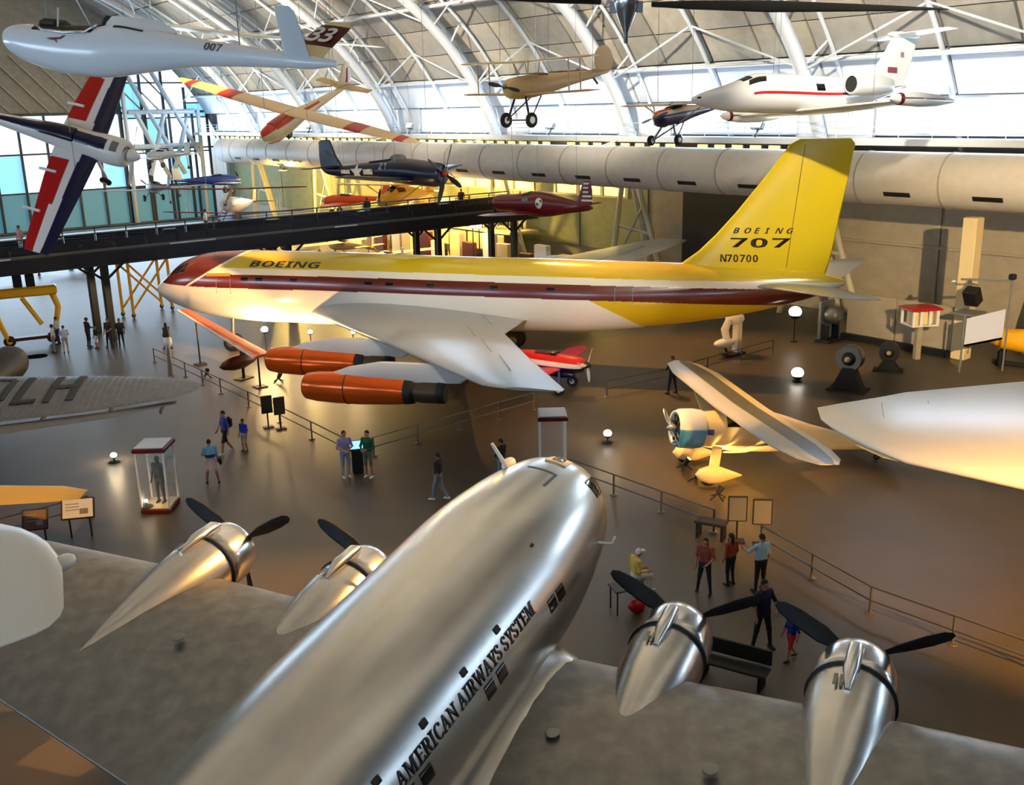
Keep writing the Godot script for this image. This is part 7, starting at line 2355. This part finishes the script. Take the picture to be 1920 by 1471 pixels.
func build_people():
	var sk := Color(0.72, 0.5, 0.38)
	var tan_sk := Color(0.6, 0.4, 0.29)
	var black := Color(0.05, 0.05, 0.055)
	var brownh := Color(0.13, 0.08, 0.05)
	var white := Color(0.85, 0.85, 0.83)
	var navy := Color(0.07, 0.09, 0.2)
	var jeans := Color(0.1, 0.12, 0.17)
	var turn := PI   # facing the camera is +z
	# visitors in the aisle on the left
	var man: Node3D = person("man in a blue tee with a dark backpack walking beside a child in blue", Vector3(-11.68, 0, -39.16), 2.2, 1.82, "walk", [sk, Color(0.17, 0.25, 0.6), Color(0.1, 0.13, 0.16), tan_sk, white, sk], brownh)
	var bp := lone("backpack", "dark backpack on the back of the man in the blue tee", "backpack", slab(Vector3(0.3, 0.42, 0.18), 0.07), M.rubber, man.transform * Transform3D(Basis(), Vector3(0, 1.25, 0.22)))
	person("child in a bright blue shirt and pale shorts beside the man with a backpack", Vector3(-10.98, 0, -39.37), 2.6, 1.4, "stand", [tan_sk, Color(0.12, 0.22, 0.75), Color(0.6, 0.6, 0.58), tan_sk, black, tan_sk], brownh)
	var wo: Node3D = person("woman in a pale blue banded shirt and pinkish shorts by the glass case", Vector3(-12.03 + 0.75, 0, -35.71), 0.4, 1.74, "stride", [sk, Color(0.45, 0.68, 0.85), Color(0.8, 0.62, 0.6), tan_sk, black, sk], brownh, {"band": Color(0.1, 0.16, 0.3), "skirt": Color(0.8, 0.66, 0.66)})
	lone("shoulder_bag", "black shoulder bag held by the woman in the banded shirt", "bag", slab(Vector3(0.1, 0.26, 0.28), 0.04), M.rubber, wo.transform * Transform3D(Basis(), Vector3(0.34, 0.85, 0.0)))
	person("visitor in a lavender shirt and pale trousers standing left of the blue-screened kiosk", Vector3(-6.32, 0, -36.0), 3.6, 1.86, "front", [sk, Color(0.55, 0.52, 0.68), Color(0.5, 0.55, 0.62), Color(0.62, 0.6, 0.58), white, sk], black)
	person("visitor in a green shirt and grey shorts at the blue-screened kiosk", Vector3(-5.45, 0, -35.96), 2.7, 1.86, "front", [sk, Color(0.06, 0.3, 0.16), Color(0.35, 0.36, 0.33), tan_sk, white, Color(0.06, 0.3, 0.16)], black)
	person("youth in a black tee and light trousers walking by the silver airliner's nose", Vector3(-2.66, 0, -33.5), 1.2, 1.76, "walk", [tan_sk, black, Color(0.5, 0.52, 0.55), Color(0.5, 0.52, 0.55), white, tan_sk], black)
	person("visitor all in black behind the silver airliner's nose", Vector3(-0.45, 0, -35.0), 0.9, 1.72, "front", [tan_sk, black, Color(0.5, 0.52, 0.55), black, black, black], black)
	person("visitor in navy clothes standing at the far end of the cream monoplane's wing", Vector3(7.62, 0, -46.39), 0.7, 1.86, "stride", [tan_sk, Color(0.05, 0.06, 0.1), navy, navy, black, tan_sk], black)
	# on the right
	person("long-haired woman in a dusty red top and dark jeans standing apart on the floor", Vector3(5.29, 0, -25.99), 2.7, 1.66, "stride", [sk, Color(0.55, 0.24, 0.2), jeans, jeans, black, sk], brownh, {"long_hair": true})
	person("long-haired girl in a red and pink top close to the man in pale blue", Vector3(6.1, 0, -26.4), 0.6, 1.6, "stand", [sk, Color(0.62, 0.25, 0.16), jeans, jeans, black, sk], brownh, {"long_hair": true})
	person("man in a pale blue shirt and black trousers beside the two info panels", Vector3(6.85, 0, -25.95), 0.4, 1.76, "point", [sk, Color(0.6, 0.76, 0.86), black, black, black, sk], brownh)
	person("tall man in a navy tee and dark green trousers beside a boy in blue", Vector3(6.15, 0, -22.87), 3.6, 1.9, "stride", [sk, Color(0.06, 0.08, 0.22), Color(0.06, 0.1, 0.1), Color(0.06, 0.1, 0.1), black, sk], black)
	person("boy in a blue tee and red shorts beside the tall man in navy", Vector3(6.72, 0, -22.3), 2.0, 1.25, "walk", [sk, Color(0.1, 0.14, 0.55), Color(0.7, 0.15, 0.12), sk, black, sk], brownh)
	person("seated visitor in a yellow top, white trousers and white cap by the inner engine", Vector3(3.42, 0, -26.1), -1.2, 1.75, "sit", [sk, Color(0.82, 0.72, 0.32), white, white, white, Color(0.82, 0.72, 0.32)], Color(0.85, 0.85, 0.85), {"brim": Color(0.85, 0.85, 0.85), "head_name": "cap"})
	# the crowd under the walkway
	var crowd := [
		["visitor in a white tee and grey shorts by the yellow undercarriage exhibit", -26.9, -58.4, 1.7, white, Color(0.55, 0.55, 0.55), 2.0, "stand"],
		["visitor in pale grey leaning towards the yellow undercarriage exhibit", -26.15, -58.2, 1.66, Color(0.66, 0.7, 0.76), Color(0.6, 0.55, 0.5), 0.4, "front"],
		["broad visitor in black taking a picture beside the walkway post", -25.4, -59.75, 1.8, black, navy, 5.6, "front"],
		["child in dark clothes and white shorts between two dark-clad adults", -24.75, -59.3, 1.35, black, white, 2.6, "stand"],
		["visitor in olive and black in front of the walkway post", -24.0, -59.4, 1.8, Color(0.12, 0.13, 0.1), black, 3.0, "stride"],
		["visitor in dark grey to the open side of the walkway post", -23.35, -59.5, 1.74, Color(0.12, 0.12, 0.16), black, 3.3, "stand"],
		["visitor in black with a white bag on the bright floor by the airliner's nose", -20.27, -58.5, 1.6, black, black, 1.0, "walk"],
		["visitor in white at the back of the crowd beyond the walkway post", -27.6, -60.6, 1.72, Color(0.8, 0.82, 0.85), jeans, 1.6, "stand"]]
	for c in crowd:
		person(c[0], Vector3(c[1], 0, c[2]), c[6], c[3], c[7], [tan_sk, c[4], c[5], c[5] if c[5] != white else tan_sk, black, tan_sk], black)
	for c in [["visitor in dark top and pale trousers leaning on the walkway rail", 37.6, 64.4, black, Color(0.65, 0.75, 0.8)], ["visitor in white on the walkway near the red biplane", 26.0, 65.6, white, jeans], ["visitor in light blue on the walkway's left part", 16.0, 64.6, Color(0.5, 0.75, 0.85), white], ["visitor in brown on the walkway near its far end", 46.5, 65.2, Color(0.35, 0.2, 0.12), jeans], ["visitor in pink on the walkway's left part", 14.4, 65.0, Color(0.75, 0.5, 0.5), Color(0.7, 0.7, 0.75)]]:
		person(c[0], W(c[2], c[1], 5.59), 0.8 + c[1], 1.72, "stand", [tan_sk, c[3], c[4], c[4], black, tan_sk], black)
	# the uniform in the glass case
	person("dark uniform on a headless-looking black dummy inside the glass case", Vector3(-12.42, 0.21, -33.4), 2.9, 1.72, "stand", [black, black, black, black, black, black], black, {}, "mannequin")
